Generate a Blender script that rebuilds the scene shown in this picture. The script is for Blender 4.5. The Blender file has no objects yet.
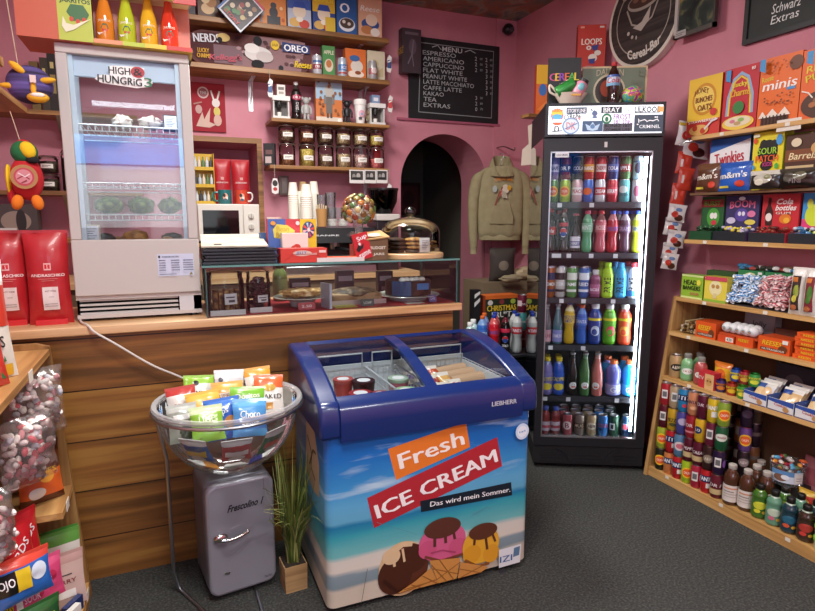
import bpy, math, random
from math import pi, sin, cos, tan, atan2, radians as R, sqrt
from mathutils import Vector, Matrix, noise
D = bpy.data
SC = bpy.context.scene
COL = SC.collection
rng = random.Random(7)
F_PX, EYE, YAW, PIT = 580.0, 1.42, R(22.5), R(8.6)
_fw = Vector((sin(YAW)*cos(PIT), cos(YAW)*cos(PIT), -sin(PIT)))
_rt = Vector((cos(YAW), -sin(YAW), 0))
_up = _rt.cross(_fw)
EYEP = Vector((0, 0, EYE))
def at(u, v, x=None, y=None, z=None):
    d = _fw + _rt*((u-407.5)/F_PX) - _up*((v-305.5)/F_PX)
    t = x/d.x if x is not None else (y/d.y if y is not None else (z-EYE)/d.z)
    return EYEP + d*t
XR, YB, ZC = 2.74, 4.30, 3.0          # right wall, back wall, ceiling
_M = {}
def lin(h):
    h = h.lstrip('#')
    c = [int(h[i:i+2], 16)/255 for i in (0, 2, 4)]
    return [x/12.92 if x <= .04045 else ((x+.055)/1.055)**2.4 for x in c] + [1]
def mat(h, rough=.5, metal=0, coat=0, emit=0, spec=.5):
    k = (h, rough, metal, coat, emit, spec)
    if k in _M: return _M[k]
    m = D.materials.new('m_%s_%d' % (h.strip('#'), len(_M))); m.use_nodes = True
    b = m.node_tree.nodes['Principled BSDF']
    b.inputs['Base Color'].default_value = lin(h)
    b.inputs['Roughness'].default_value = rough
    b.inputs['Metallic'].default_value = metal
    b.inputs['Coat Weight'].default_value = coat
    b.inputs['Specular IOR Level'].default_value = spec
    if emit:
        b.inputs['Emission Color'].default_value = lin(h)
        b.inputs['Emission Strength'].default_value = emit
    _M[k] = m
    return m
def P(h): return mat(h, .45)                # printed card
def FOIL(h): return mat(h, .28, 0, .3)      # printed glossy film
def METAL(h='#c8c8c8', r=.25): return mat(h, r, 1)
def glass(tint='#ffffff', refl=1.45, rough=.0, opac=0.0):
    k = ('glass', tint, refl, rough, opac)
    if k in _M: return _M[k]
    m = D.materials.new('glass_%d' % len(_M)); m.use_nodes = True
    nt = m.node_tree; n = nt.nodes; n.clear()
    o = n.new('ShaderNodeOutputMaterial'); t = n.new('ShaderNodeBsdfTransparent'); g = n.new('ShaderNodeBsdfGlossy')
    fr = n.new('ShaderNodeFresnel'); mx = n.new('ShaderNodeMixShader')
    t.inputs[0].default_value = lin(tint); g.inputs['Roughness'].default_value = rough
    fr.inputs[0].default_value = refl
    nt.links.new(fr.outputs[0], mx.inputs[0]); nt.links.new(t.outputs[0], mx.inputs[1]); nt.links.new(g.outputs[0], mx.inputs[2])
    last = mx
    if opac:
        df = n.new('ShaderNodeBsdfDiffuse'); df.inputs[0].default_value = lin('#ffffff')
        m2 = n.new('ShaderNodeMixShader'); m2.inputs[0].default_value = opac
        nt.links.new(mx.outputs[0], m2.inputs[1]); nt.links.new(df.outputs[0], m2.inputs[2]); last = m2
    nt.links.new(last.outputs[0], o.inputs[0])
    _M[k] = m
    return m
def nodemat(name, ramp, scale=(1, 1, 1), rough=.5, detail=4, nscale=5, kind='noise', bump=0, distort=0, rough2=None, coat=0):
    m = D.materials.new(name); m.use_nodes = True
    nt = m.node_tree; n = nt.nodes; L = nt.links
    b = n['Principled BSDF']; b.inputs['Roughness'].default_value = rough; b.inputs['Coat Weight'].default_value = coat
    tc = n.new('ShaderNodeTexCoord'); mp = n.new('ShaderNodeMapping'); mp.inputs['Scale'].default_value = scale
    L.new(tc.outputs['Object'], mp.inputs[0])
    if kind == 'noise':
        t = n.new('ShaderNodeTexNoise'); t.inputs['Scale'].default_value = nscale; t.inputs['Detail'].default_value = detail
        t.inputs['Distortion'].default_value = distort; out = t.outputs['Fac']
    elif kind == 'voronoi':
        t = n.new('ShaderNodeTexVoronoi'); t.inputs['Scale'].default_value = nscale; out = t.outputs['Distance']
    elif kind == 'cells':
        t = n.new('ShaderNodeTexVoronoi'); t.inputs['Scale'].default_value = nscale; out = t.outputs['Color']
    L.new(mp.outputs[0], t.inputs['Vector'])
    cr = n.new('ShaderNodeValToRGB'); e = cr.color_ramp.elements
    while len(e) < len(ramp): e.new(.5)
    for i, (p, h) in enumerate(ramp):
        e[i].position = p; e[i].color = lin(h)
    L.new(out, cr.inputs[0]); L.new(cr.outputs[0], b.inputs['Base Color'])
    if bump:
        bp = n.new('ShaderNodeBump'); bp.inputs['Strength'].default_value = bump; bp.inputs['Distance'].default_value = .01
        L.new(out, bp.inputs['Height']); L.new(bp.outputs[0], b.inputs['Normal'])
    return m
def woodmat(name, dark, mid, light, axis='x', plank=0, rough=.42, fine=22, knots=False):
    """grain stretched along an axis; plank > 0 gives every plank height of z its own tone and a dark joint"""
    m = D.materials.new(name); m.use_nodes = True
    nt = m.node_tree; n = nt.nodes; L = nt.links
    b = n['Principled BSDF']; b.inputs['Roughness'].default_value = rough
    tc = n.new('ShaderNodeTexCoord'); mp = n.new('ShaderNodeMapping')
    s = {'x': (.8, fine*.5, fine), 'y': (fine*.5, .8, fine), 'z': (fine, fine*.5, .8)}[axis]
    mp.inputs['Scale'].default_value = s
    L.new(tc.outputs['Object'], mp.inputs[0])
    t = n.new('ShaderNodeTexNoise'); t.inputs['Scale'].default_value = 1.6; t.inputs['Detail'].default_value = 5; t.inputs['Distortion'].default_value = .6
    L.new(mp.outputs[0], t.inputs['Vector'])
    fac = t.outputs['Fac']
    if plank:
        sx = n.new('ShaderNodeSeparateXYZ'); L.new(tc.outputs['Object'], sx.inputs[0])
        dv = n.new('ShaderNodeMath'); dv.operation = 'MULTIPLY_ADD'; dv.inputs[1].default_value = 1/plank; dv.inputs[2].default_value = .15; L.new(sx.outputs['Z'], dv.inputs[0])
        fl = n.new('ShaderNodeMath'); fl.operation = 'FLOOR'; L.new(dv.outputs[0], fl.inputs[0])
        wn = n.new('ShaderNodeTexWhiteNoise'); wn.noise_dimensions = '1D'; L.new(fl.outputs[0], wn.inputs['W'])
        # grain shifts from plank to plank
        ad = n.new('ShaderNodeVectorMath'); ad.operation = 'ADD'
        L.new(mp.outputs[0], ad.inputs[0]); L.new(wn.outputs['Color'], ad.inputs[1]); L.new(ad.outputs[0], t.inputs['Vector'])
        ma = n.new('ShaderNodeMath'); ma.operation = 'MULTIPLY_ADD'; ma.inputs[1].default_value = .22; ma.inputs[2].default_value = -.11
        L.new(wn.outputs['Value'], ma.inputs[0])
        a2 = n.new('ShaderNodeMath'); a2.operation = 'ADD'; L.new(fac, a2.inputs[0]); L.new(ma.outputs[0], a2.inputs[1])
        fac = a2.outputs[0]
    cr = n.new('ShaderNodeValToRGB'); e = cr.color_ramp.elements; e.new(.5)
    for i, (p, h) in enumerate(((.3, dark), (.5, mid), (.68, light))):
        e[i].position = p; e[i].color = lin(h)
    L.new(fac, cr.inputs[0]); col = cr.outputs[0]
    if plank:
        fr = n.new('ShaderNodeMath'); fr.operation = 'FRACT'; L.new(dv.outputs[0], fr.inputs[0])
        lt = n.new('ShaderNodeMath'); lt.operation = 'LESS_THAN'; lt.inputs[1].default_value = .025; L.new(fr.outputs[0], lt.inputs[0])
        mx = n.new('ShaderNodeMix'); mx.data_type = 'RGBA'; L.new(lt.outputs[0], mx.inputs['Factor'])
        L.new(col, mx.inputs['A']); mx.inputs['B'].default_value = lin('#2a190c'); col = mx.outputs['Result']
    if knots:
        v = n.new('ShaderNodeTexVoronoi'); v.inputs['Scale'].default_value = 1.0
        m3 = n.new('ShaderNodeMapping'); m3.inputs['Scale'].default_value = (2.2, 1, 5.0)
        L.new(tc.outputs['Object'], m3.inputs[0]); L.new(m3.outputs[0], v.inputs['Vector'])
        l2 = n.new('ShaderNodeMapRange'); l2.inputs[1].default_value = .03; l2.inputs[2].default_value = .12; l2.inputs[3].default_value = .7; l2.inputs[4].default_value = 0
        L.new(v.outputs['Distance'], l2.inputs[0])
        m4 = n.new('ShaderNodeMix'); m4.data_type = 'RGBA'; L.new(l2.outputs[0], m4.inputs['Factor'])
        L.new(col, m4.inputs['A']); m4.inputs['B'].default_value = lin('#3a1f0c'); col = m4.outputs['Result']
    L.new(col, b.inputs['Base Color'])
    return m
class MB:
    def __init__(s): s.v = []; s.f = []; s.fm = []; s.mats = []; s.T = None
    def mi(s, m):
        if m not in s.mats: s.mats.append(m)
        return s.mats.index(m)
    def add(s, vs, fs, m):
        o = len(s.v); i = s.mi(m) if not isinstance(m, list) else None
        for p in vs:
            p = Vector(p); s.v.append(s.T @ p if s.T else p)
        for k, f in enumerate(fs):
            s.f.append([o+j for j in f]); s.fm.append(i if i is not None else s.mi(m[k]))
        return s
    def box(s, x0, x1, y0, y1, z0, z1, m, front=None, top=None, right=None, left=None):
        vs = [(x0, y0, z0), (x1, y0, z0), (x1, y1, z0), (x0, y1, z0), (x0, y0, z1), (x1, y0, z1), (x1, y1, z1), (x0, y1, z1)]
        fs = [(0, 3, 2, 1), (4, 5, 6, 7), (0, 1, 5, 4), (1, 2, 6, 5), (2, 3, 7, 6), (3, 0, 4, 7)]
        return s.add(vs, fs, [m, top or m, front or m, right or m, m, left or m])
    def lathe(s, prof, m, seg=16, c=(0, 0, 0), mats=None, sx=1, sy=1):
        """profile of (r, z) bottom to top; r = 0 closes"""
        vs, fs, ms, rows = [], [], [], []
        for r, z in prof:
            if r <= 1e-6:
                rows.append([len(vs)]); vs.append((c[0], c[1], c[2]+z))
            else:
                rows.append(list(range(len(vs), len(vs)+seg)))
                for k in range(seg):
                    a = 2*pi*k/seg; vs.append((c[0]+r*cos(a)*sx, c[1]+r*sin(a)*sy, c[2]+z))
        for i in range(len(rows)-1):
            a, b = rows[i], rows[i+1]; mm = mats[i] if mats else m
            for k in range(seg):
                k2 = (k+1) % seg
                if len(a) == 1 and len(b) == 1: continue
                if len(a) == 1: fs.append((a[0], b[k2], b[k]))
                elif len(b) == 1: fs.append((a[k], a[k2], b[0]))
                else: fs.append((a[k], a[k2], b[k2], b[k]))
                ms.append(mm)
        return s.add(vs, fs, ms)
    def tube(s, pts, r, m, seg=8, closed=False, r2=None):
        pts = [Vector(p) for p in pts]; n = len(pts); vs, fs = [], []
        nrm = None
        for i, p in enumerate(pts):
            if closed: t = (pts[(i+1) % n]-pts[i-1])
            else: t = (pts[min(i+1, n-1)]-pts[max(i-1, 0)])
            t.normalize()
            if nrm is None:
                nrm = t.orthogonal().normalized()
            else:
                nrm = (nrm - t*nrm.dot(t))
                nrm = nrm.normalized() if nrm.length > 1e-6 else t.orthogonal().normalized()
            bn = t.cross(nrm)
            rr = r if r2 is None else r+(r2-r)*i/max(1, n-1)
            for k in range(seg):
                a = 2*pi*k/seg; vs.append(p+nrm*(cos(a)*rr)+bn*(sin(a)*rr))
        for i in range(n if closed else n-1):
            for k in range(seg):
                k2 = (k+1) % seg; i2 = (i+1) % n
                fs.append((i*seg+k, i*seg+k2, i2*seg+k2, i2*seg+k))
        if not closed:
            fs.append(tuple(range(seg-1, -1, -1))); fs.append(tuple(range((n-1)*seg, n*seg)))
        return s.add(vs, fs, m)
    def prism(s, pts, m, a, b, plane='xz', side=None):
        """extrude a 2D outline between a and b along the remaining axis"""
        n = len(pts)
        def q(p, d): return (p[0], d, p[1]) if plane == 'xz' else ((p[0], p[1], d) if plane == 'xy' else (d, p[0], p[1]))
        vs = [q(p, a) for p in pts]+[q(p, b) for p in pts]
        fs = [tuple(range(n)), tuple(range(2*n-1, n-1, -1))]+[(i, n+i, n+(i+1) % n, (i+1) % n) for i in range(n)]
        return s.add(vs, fs, [m, m]+[side or m]*n)
    def ell(s, c, rad, m, seg=12, rings=8, T=None):
        prof = [(sin(pi*i/rings), -cos(pi*i/rings)) for i in range(rings+1)]
        prof[0] = (0, -1); prof[-1] = (0, 1)
        k = MB(); k.lathe(prof, m, seg)
        vs = [Vector((p.x*rad[0], p.y*rad[1], p.z*rad[2])) for p in k.v]
        if T: vs = [T @ p for p in vs]
        return s.add([p+Vector(c) for p in vs], k.f, m)
    def mesh(s, name, ang=38):
        me = D.meshes.new(name); me.from_pydata([tuple(p) for p in s.v], [], s.f)
        for m in s.mats: me.materials.append(m)
        me.polygons.foreach_set('material_index', s.fm)
        me.polygons.foreach_set('use_smooth', [True]*len(s.f))
        me.update()
        if me.polygons: me.set_sharp_from_angle(angle=R(ang))
        return me
    def build(s, name, parent=None, loc=None, rz=0, ang=38, bevel=0, bseg=2):
        o = D.objects.new(name, s.mesh(name, ang)); COL.objects.link(o)
        if parent: o.parent = parent
        if loc is not None: o.location = loc
        if rz: o.rotation_euler = (0, 0, rz)
        if bevel:
            md = o.modifiers.new('edge', 'BEVEL'); md.width = bevel; md.segments = bseg; md.limit_method = 'ANGLE'; md.angle_limit = R(40)
            md.harden_normals = False
        return o
def rrect(x0, x1, z0, z1, r, n=4):
    pts = []
    for cx, cz, a0 in ((x1-r, z1-r, 0), (x0+r, z1-r, 90), (x0+r, z0+r, 180), (x1-r, z0+r, 270)):
        for k in range(n+1):
            a = R(a0+90*k/n); pts.append((cx+r*cos(a), cz+r*sin(a)))
    return pts[::-1]
def tag(o, label, cat, group=None, kind=None):
    o['label'] = label; o['category'] = cat
    if group: o['group'] = group
    if kind: o['kind'] = kind
    return o
def empty(name, loc=(0, 0, 0), rz=0):
    o = D.objects.new(name, None); COL.objects.link(o); o.location = loc; o.rotation_euler = (0, 0, rz); o.empty_display_size = .05
    return o
def struct(name, mb, **k):
    o = mb.build(name, **k); o['kind'] = 'structure'; return o
def clone(o, loc, rz=None, label=None, group=None, scale=None):
    c = o.copy(); COL.objects.link(c); c.location = loc
    if rz is not None: c.rotation_euler = (c.rotation_euler.x, c.rotation_euler.y, rz)
    if label: c['label'] = label
    if group: c['group'] = group
    if scale: c.scale = scale
    for ch in KIDS.get(o.name, ()):
        d = ch.copy(); COL.objects.link(d); d.parent = c
        for g in KIDS.get(ch.name, ()):
            e = g.copy(); COL.objects.link(e); e.parent = d
    return c
KIDS = {}
def kid(mb, name, parent, **k):
    o = mb.build(name, parent, **k); KIDS.setdefault(parent.name, []).append(o); return o
def facecam(loc, jit=0):
    return atan2(-loc[1], -loc[0])+pi/2+rng.uniform(-jit, jit)
_TX = {}
def text2d(st, bold=.012):
    k = (st, bold)
    if k in _TX: return _TX[k]
    cu = D.curves.new('t', 'FONT'); cu.body = st; cu.size = 1; cu.resolution_u = 2; cu.offset = bold; cu.fill_mode = 'FRONT'
    ob = D.objects.new('t', cu); COL.objects.link(ob)
    dg = bpy.context.evaluated_depsgraph_get(); dg.update()
    ev = ob.evaluated_get(dg); me = ev.to_mesh()
    vs = [(v.co.x, v.co.y) for v in me.vertices]; fs = [tuple(p.vertices) for p in me.polygons]
    ev.to_mesh_clear(); D.objects.remove(ob); D.curves.remove(cu)
    if vs:
        x0 = min(v[0] for v in vs); x1 = max(v[0] for v in vs); y0 = min(v[1] for v in vs); y1 = max(v[1] for v in vs)
    else: x0 = y0 = 0; x1 = y1 = 1
    r = ([((a-x0)/(y1-y0), (b-y0)/(y1-y0)) for a, b in vs], fs, (x1-x0)/(y1-y0))
    _TX[k] = r
    return r
def prt(mb, design, W, H, mp, e=.0006, curved=False, mf=P, e0=.0005):
    D2 = []
    for d in design:            # heavy lettering: the same word laid over itself with a small sideways step
        D2.append(d)
        b = d[6].get('bold', 0) if d[0] == 'T' and len(d) > 6 else 0
        if b > .03:
            st = b*1.1*d[4]*H/W*.5; D2[-1] = d[:2]+(d[2]-st,)+d[3:6]+(dict(d[6], bold=0),); D2.append(d[:2]+(d[2]+st,)+d[3:6]+(dict(d[6], bold=0),))
    for i, d in enumerate(D2):
        off = e0+e*i; k = d[0]
        vs, fs, c = [], [], None
        if k == 'R':
            _, x0, y0, x1, y1, c = d; nx, ny = (10, 6) if curved else (1, 1)
            for b in range(ny+1):
                for a in range(nx+1): vs.append(((x0+(x1-x0)*a/nx)*W, (y0+(y1-y0)*b/ny)*H))
            fs = [(b*(nx+1)+a, b*(nx+1)+a+1, (b+1)*(nx+1)+a+1, (b+1)*(nx+1)+a) for b in range(ny) for a in range(nx)]
        elif k == 'C':
            _, cx, cy, rx, ry, c = d; n = 26; rr = 3 if curved else 1
            vs = [(cx*W, cy*H)]
            for q in range(1, rr+1):
                vs += [((cx+rx*q/rr*cos(2*pi*a/n))*W, (cy+ry*q/rr*sin(2*pi*a/n))*H) for a in range(n)]
            fs = [(0, 1+a, 1+(a+1) % n) for a in range(n)]
            for q in range(1, rr):
                o = 1+(q-1)*n
                fs += [(o+a, o+n+a, o+n+(a+1) % n, o+(a+1) % n) for a in range(n)]
        elif k == 'G':
            _, pts, c = d; vs = [(x*W, y*H) for x, y in pts]
            ar = sum(vs[j-1][0]*vs[j][1]-vs[j][0]*vs[j-1][1] for j in range(len(vs)))
            fs = [tuple(range(len(vs)))] if ar > 0 else [tuple(range(len(vs)-1, -1, -1))]
        elif k == 'S':
            _, pts, w, c = d; w = w*H/2; q = [(x*W, y*H) for x, y in pts]
            for j, p in enumerate(q):
                a, b = q[max(0, j-1)], q[min(len(q)-1, j+1)]
                t = Vector((b[0]-a[0], b[1]-a[1])); t = t.normalized() if t.length > 0 else Vector((1, 0))
                vs += [(p[0]-t.y*w, p[1]+t.x*w), (p[0]+t.y*w, p[1]-t.x*w)]
            fs = [(2*j, 2*j+1, 2*j+3, 2*j+2) for j in range(len(q)-1)]
        elif k == 'T':
            st, cx, cy, h, c = d[1:6]; o = d[6] if len(d) > 6 else {}
            tv, tf, asp = text2d(st, o.get('bold', .012)); hh = h*H; ww = o['w']*W if 'w' in o else asp*hh
            sh = o.get('shear', 0); ro = R(o.get('rot', 0)); arc = o.get('arc', 0)
            for x, y in tv:
                px = (x/asp-.5)*ww+(y-.5)*sh*hh; py = (y-.5)*hh
                if arc: py += arc*hh*(1-(2*(x/asp-.5))**2)
                vs.append((cx*W+px*cos(ro)-py*sin(ro), cy*H+px*sin(ro)+py*cos(ro)))
            fs = tf
        mb.add([mp(x, y, off) for x, y in vs], fs, c if not isinstance(c, str) else mf(c))
def flat(x0, z0, y):            # front face at local y, facing -y
    return lambda X, Y, o: (x0+X, y-o, z0+Y)
def flatT(T):                   # a plane with its own matrix: x right, y up, z out
    return lambda X, Y, o: T @ Vector((X, Y, o))
def cyl(r, W, z0, c=(0, 0)):
    def f(X, Y, o):
        a = (X-W/2)/r; rr = r+o
        return (c[0]+rr*sin(a), c[1]-rr*cos(a), z0+Y)
    return f
def pname(d): return 'lettering' if sum(q[0] == 'T' for q in d)*2 > len(d) else 'print'
def print_on(parent, design, W, H, mp, name=None, curved=False, mf=P, e=.0006, e0=.0005):
    mb = MB(); prt(mb, design, W, H, mp, e, curved, mf, e0)
    return kid(mb, name or pname(design), parent, ang=60)
def carton(name, label, cat, w, h, d, loc, rz=0, col='#cc2222', side=None, top=None, design=None, group=None, mf=P, lean=0, sdesign=None):
    """closed printed box; origin at the middle of its base, front face -y"""
    mb = MB(); mb.box(-w/2, w/2, -d/2, d/2, 0, h, mf(side or col), front=mf(col), top=mf(top or side or col))
    o = mb.build(name, None, loc, rz); tag(o, label, cat, group)
    if lean: o.rotation_euler = (lean, 0, rz)
    if design or sdesign:
        m = MB()
        if design: prt(m, design, w, h, flat(-w/2, 0, -d/2))
        if sdesign:      # left side face
            prt(m, sdesign, d, h, lambda X, Y, q: (-w/2-q, d/2-X, Y))
        kid(m, pname(design or sdesign), o, ang=60)
    return o
def bag_surf(w, h, t, seed=0, crinkle=.006, flare=.0):
    def f(a, b, side=1, off=0):
        x = (a-.5)*2; zz = (b-.5)*2
        prof = max(0, 1-abs(x)**2.6)**.6*max(0, 1-abs(zz)**3.0)**.7
        n = noise.noise(Vector((a*4+seed*7.3, b*5+seed*3.1, side*2.0)))*crinkle*min(1, prof*2+.25)
        wx = w*(1-.07*max(0, 1-abs(zz)**2)+flare*b)
        return Vector(((a-.5)*wx, -side*(t/2*prof+off)-n, b*h))
    return f
def bag(name, label, cat, w, h, t, loc, rz=0, col='#cc2222', col2=None, design=None, group=None, seed=0, tilt=(0, 0), mf=FOIL, crinkle=.006, parent=None):
    """sealed film bag standing up: pillow with a flat crimp at top and bottom; origin at base"""
    f = bag_surf(w, h, t, seed, crinkle); mb = MB(); nx, ny = 10, 12
    for side in (1, -1):
        vs = [f(a/nx, b/ny, side) for b in range(ny+1) for a in range(nx+1)]
        fs, ms = [], []
        for b in range(ny):
            for a in range(nx):
                q = (b*(nx+1)+a, b*(nx+1)+a+1, (b+1)*(nx+1)+a+1, (b+1)*(nx+1)+a)
                fs.append(q if side > 0 else q[::-1]); ms.append(mf(col2) if col2 and b >= ny-2 else mf(col))
        mb.add(vs, fs, ms)
    mb.box(-w/2, w/2, -.0015, .0015, h-.004, h+.008, mf(col2 or col))
    o = mb.build(name, parent, loc, rz, ang=70); o.rotation_euler = (tilt[0], tilt[1], rz)
    if not parent: tag(o, label, cat, group)
    if design:
        m = MB(); prt(m, design, 1, 1, lambda X, Y, q: f(X, Y, 1, q+.001), curved=True, e=.0008, mf=mf)
        # keep the proportions of lettering: the design unit square is the bag face
        kid(m, pname(design), o, ang=70)
    return o
def can(name, label, cat, loc, rz=0, col='#cc2222', top='#d5d5d8', design=None, group=None, h=.115, r=.031, col2=None, slim=False):
    mb = MB(); pm = mat(col, .3, .25, .2); tm = METAL(top, .3)
    pr = [(0, .004), (r*.75, .003), (r*.8, 0), (r, .010), (r, h*.5), (r, h-.014), (r*.86, h-.003), (r*.86, h), (r*.8, h), (r*.78, h-.004), (0, h-.004)]
    p2 = mat(col2, .3, .25, .2) if col2 else pm
    mb.lathe(pr, pm, 18, mats=[tm, tm, pm, pm, p2, p2, tm, tm, tm, tm])
    o = mb.build(name, None, loc, rz); tag(o, label, cat, group)
    if design:
        W = r*pi*.95
        print_on(o, design, W, h-.026, cyl(r, W, .011), curved=True, mf=lambda c: mat(c, .35), e=.0003, e0=.0006)
    return o
BOT = {   # profiles as (r fraction, z fraction) up to the cap; rmax, height, cap r, cap h
 'cola':  ([(0, .01), (.7, 0), (.92, .02), (.98, .08), (.9, .2), (.84, .3), (.92, .42), (1, .52), (1, .62), (.9, .72), (.66, .82), (.42, .9), (.36, .94), (.36, .96)], .030, .235, .0145, .016),
 'soda':  ([(0, .01), (.7, 0), (.95, .03), (1, .1), (.97, .25), (.84, .36), (.84, .42), (1, .52), (1, .72), (.92, .79), (.6, .88), (.42, .92), (.4, .955)], .0295, .225, .0150, .015),
 'sport': ([(0, .01), (.8, 0), (1, .04), (1, .3), (.9, .36), (.9, .42), (1, .48), (1, .7), (.93, .77), (.7, .84), (.55, .87), (.55, .92)], .034, .205, .021, .024),
 'prime': ([(0, .01), (.85, 0), (1, .04), (1, .7), (.9, .76), (.86, .79), (.82, .82), (.5, .89), (.45, .92)], .035, .205, .018, .022),
 'glass': ([(0, .01), (.85, 0), (1, .03), (1, .45), (.96, .55), (.62, .74), (.46, .88), (.44, .95), (.48, .955), (.48, .98)], .031, .235, .0150, .007),
 'tea':   ([(0, .01), (.85, 0), (1, .03), (1, .66), (.95, .74), (.6, .86), (.44, .9), (.44, .93)], .036, .20, .018, .018),
 'small': ([(0, .01), (.8, 0), (1, .05), (1, .5), (.9, .58), (1, .66), (.95, .74), (.6, .84), (.5, .87), (.5, .9)], .030, .15, .017, .02),
}
_BP = {}
def bottle(kind, label, cat, loc, rz=0, liquid='#aa2222', upper=None, cap='#2244cc', band=None, bz=(.4, .7), design=None, group=None, h=None, r=None, name='drink_bottle', clear=False):
    prof, rm, hh, cr, ch = BOT[kind]; rm = r or rm; hh = h or hh
    key = (kind, liquid, upper, cap, band, bz, repr(design), h, r, name)
    if key in _BP:
        return clone(_BP[key], loc, rz, label, group)
    lm = mat(liquid, .12, 0, .5, 0, .6); um = mat(upper, .1, 0, .5, 0, .6) if upper else lm
    mb = MB(); pr = [(a*rm, b*hh) for a, b in prof]
    mb.lathe(pr+[(0, pr[-1][1])], lm, 18, mats=[um if b > .78 else lm for a, b in prof])
    o = mb.build(name, None, loc, rz, ang=60); tag(o, label, cat, group)
    c = MB(); z = pr[-1][1]
    c.lathe([(cr, z-.004), (cr*1.04, z-.003), (cr*1.04, z+ch*.85), (cr*.9, z+ch), (0, z+ch)], mat(cap, .4), 16)
    kid(c, 'cap', o)
    if band:
        b0, b1 = bz; zs = [b0*hh+(b1-b0)*hh*i/8 for i in range(9)]
        def rad(zq):
            for (a0, c0), (a1, c1) in zip(pr, pr[1:]):
                if c0 <= zq <= c1 and c1 > c0: return a0+(a1-a0)*(zq-c0)/(c1-c0)
            return rm
        b = MB(); b.lathe([(rad(q)+.0008, q) for q in zs], mat(band, .4), 18); bo = kid(b, 'label_sleeve', o, ang=60)
        if design:
            W = rm*pi*.9; m = MB()
            def f(X, Y, q):
                a = (X-W/2)/rm; zq = b0*hh+Y; rr = rad(zq)+.0014+q
                return (rr*sin(a), -rr*cos(a), zq)
            prt(m, design, W, (b1-b0)*hh, f, .0003, True, lambda c: mat(c, .4)); kid(m, pname(design), o, ang=60)
    _BP[key] = o
    return o
# === the room
XL, YR = -1.05, -1.7
pinkwall = nodemat('pink_wall_paint', [(.3, '#c57d8a'), (.5, '#cb8491'), (.7, '#d18b97')], (1, 1, 1), .62, 5, 3, bump=.05)
carpet = nodemat('dark_carpet', [(.3, '#222321'), (.5, '#353633'), (.72, '#50514c')], (1, 1, 1), .95, 5, 110, bump=.5)
ceil_m = nodemat('old_map_ceiling', [(.30, '#4a5a5c'), (.40, '#7a7264'), (.5, '#a06a54'), (.58, '#9a947e'), (.7, '#566a70')], (1, 1, 1), .8, 7, 3.2, distort=1.6)
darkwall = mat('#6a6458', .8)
shelfwood = woodmat('pine_shelf_wood', '#8f6438', '#b98a52', '#cfa468', 'y', 0, .45)
shelfwood_x = woodmat('oak_wall_shelf_wood', '#6d4a26', '#94693a', '#aa7f4c', 'x', 0, .45)
m = MB(); m.box(XL, XR, YR-3.5, 6.2, -.06, 0, carpet); struct('floor', m)
m = MB(); m.box(XL-.1, XR+.1, YR-.1, 6.2, ZC, ZC+.08, ceil_m); struct('ceiling', m)
m = MB(); m.box(XR, XR+.1, YR, YB+.24, 0, ZC, pinkwall); struct('wall_right', m)
m = MB(); m.box(XL-.1, XL, YR, YB+.24, 0, ZC, pinkwall); struct('wall_left', m)
AX0, AX1, AZC, AR = 1.724, 2.49, 1.697, .383
NX0, NX1, NZ0, NZ1 = .20, .628, 1.262, 1.935
th = .44
m = MB()
def seg(x0, x1, z0, z1): m.box(x0, x1, YB, YB+th, z0, z1, pinkwall)
seg(XL, NX0, 0, ZC); seg(NX0, NX1, 0, NZ0); seg(NX0, NX1, NZ1, ZC); seg(NX1, AX0, 0, ZC); seg(AX1, XR, 0, ZC)
m.box(NX0, NX1, YB+th-.01, YB+th, NZ0, NZ1, pinkwall)
N = 24; cxa = (AX0+AX1)/2
arc = [(cxa-AR*cos(pi*i/N), AZC+AR*sin(pi*i/N)) for i in range(N+1)]
for (xa, za), (xb, zb) in zip(arc, arc[1:]):
    vs = [(xa, YB, za), (xb, YB, zb), (xb, YB, ZC), (xa, YB, ZC), (xa, YB+th, za), (xb, YB+th, zb), (xb, YB+th, ZC), (xa, YB+th, ZC)]
    m.add(vs, [(0, 1, 2, 3), (7, 6, 5, 4), (0, 4, 5, 1)], pinkwall)
struct('wall_back', m)
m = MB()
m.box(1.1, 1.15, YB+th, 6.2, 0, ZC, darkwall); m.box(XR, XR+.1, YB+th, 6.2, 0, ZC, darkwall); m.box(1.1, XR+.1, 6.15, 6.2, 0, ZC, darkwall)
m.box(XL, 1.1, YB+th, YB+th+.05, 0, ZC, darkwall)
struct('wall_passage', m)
m = MB()
m.box(XL, XR, YR-.12, YR, 0, 1.0, pinkwall); m.box(XL, XR, YR-.12, YR, 2.5, ZC, pinkwall)
m.box(.85, XR, YR-.12, YR, 1.0, 2.5, pinkwall)
struct('wall_rear', m)
m = MB(); wf = mat('#e8e6e2', .4)
m.box(XL, .85, YR-.1, YR-.04, 1.0, 1.06, wf); m.box(XL, .85, YR-.1, YR-.04, 2.44, 2.5, wf)
for x in (XL, .79): m.box(x, x+.06, YR-.1, YR-.04, 1.06, 2.44, wf)
struct('window_1', m)
m = MB(); m.box(1.69, 2.60, YB-.018, YB, 2.165, 2.182, mat('#a85b70', .6)); struct('trim_1', m)
m = MB(); m.box(2.55, XR, YB-.012, YB, 0, ZC, pinkwall); struct('trim_2', m)
m = MB(); m.box(-6, 8, -9.2, -9, -.1, 6, mat('#e9e4dc', .9)); m.box(-6, 8, -9.02, -8.98, 2.5, 3.0, mat('#1f78e0', .6))
m.box(-.2, .6, -9.02, -8.98, 3.0, 3.6, mat('#1f78e0', .6))
for x in (-3.4, -1.2, 1.4, 3.6): m.box(x, x+.9, -9.03, -8.98, .9, 2.2, mat('#40454a', .2))
o = m.build('house_facade'); o['kind'] = 'structure'
m = MB(); m.box(-8, 10, -9, YR-.12, -.12, -.06, mat('#8d8d8b', .9)); o = m.build('street_pavement'); o['kind'] = 'structure'
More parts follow.
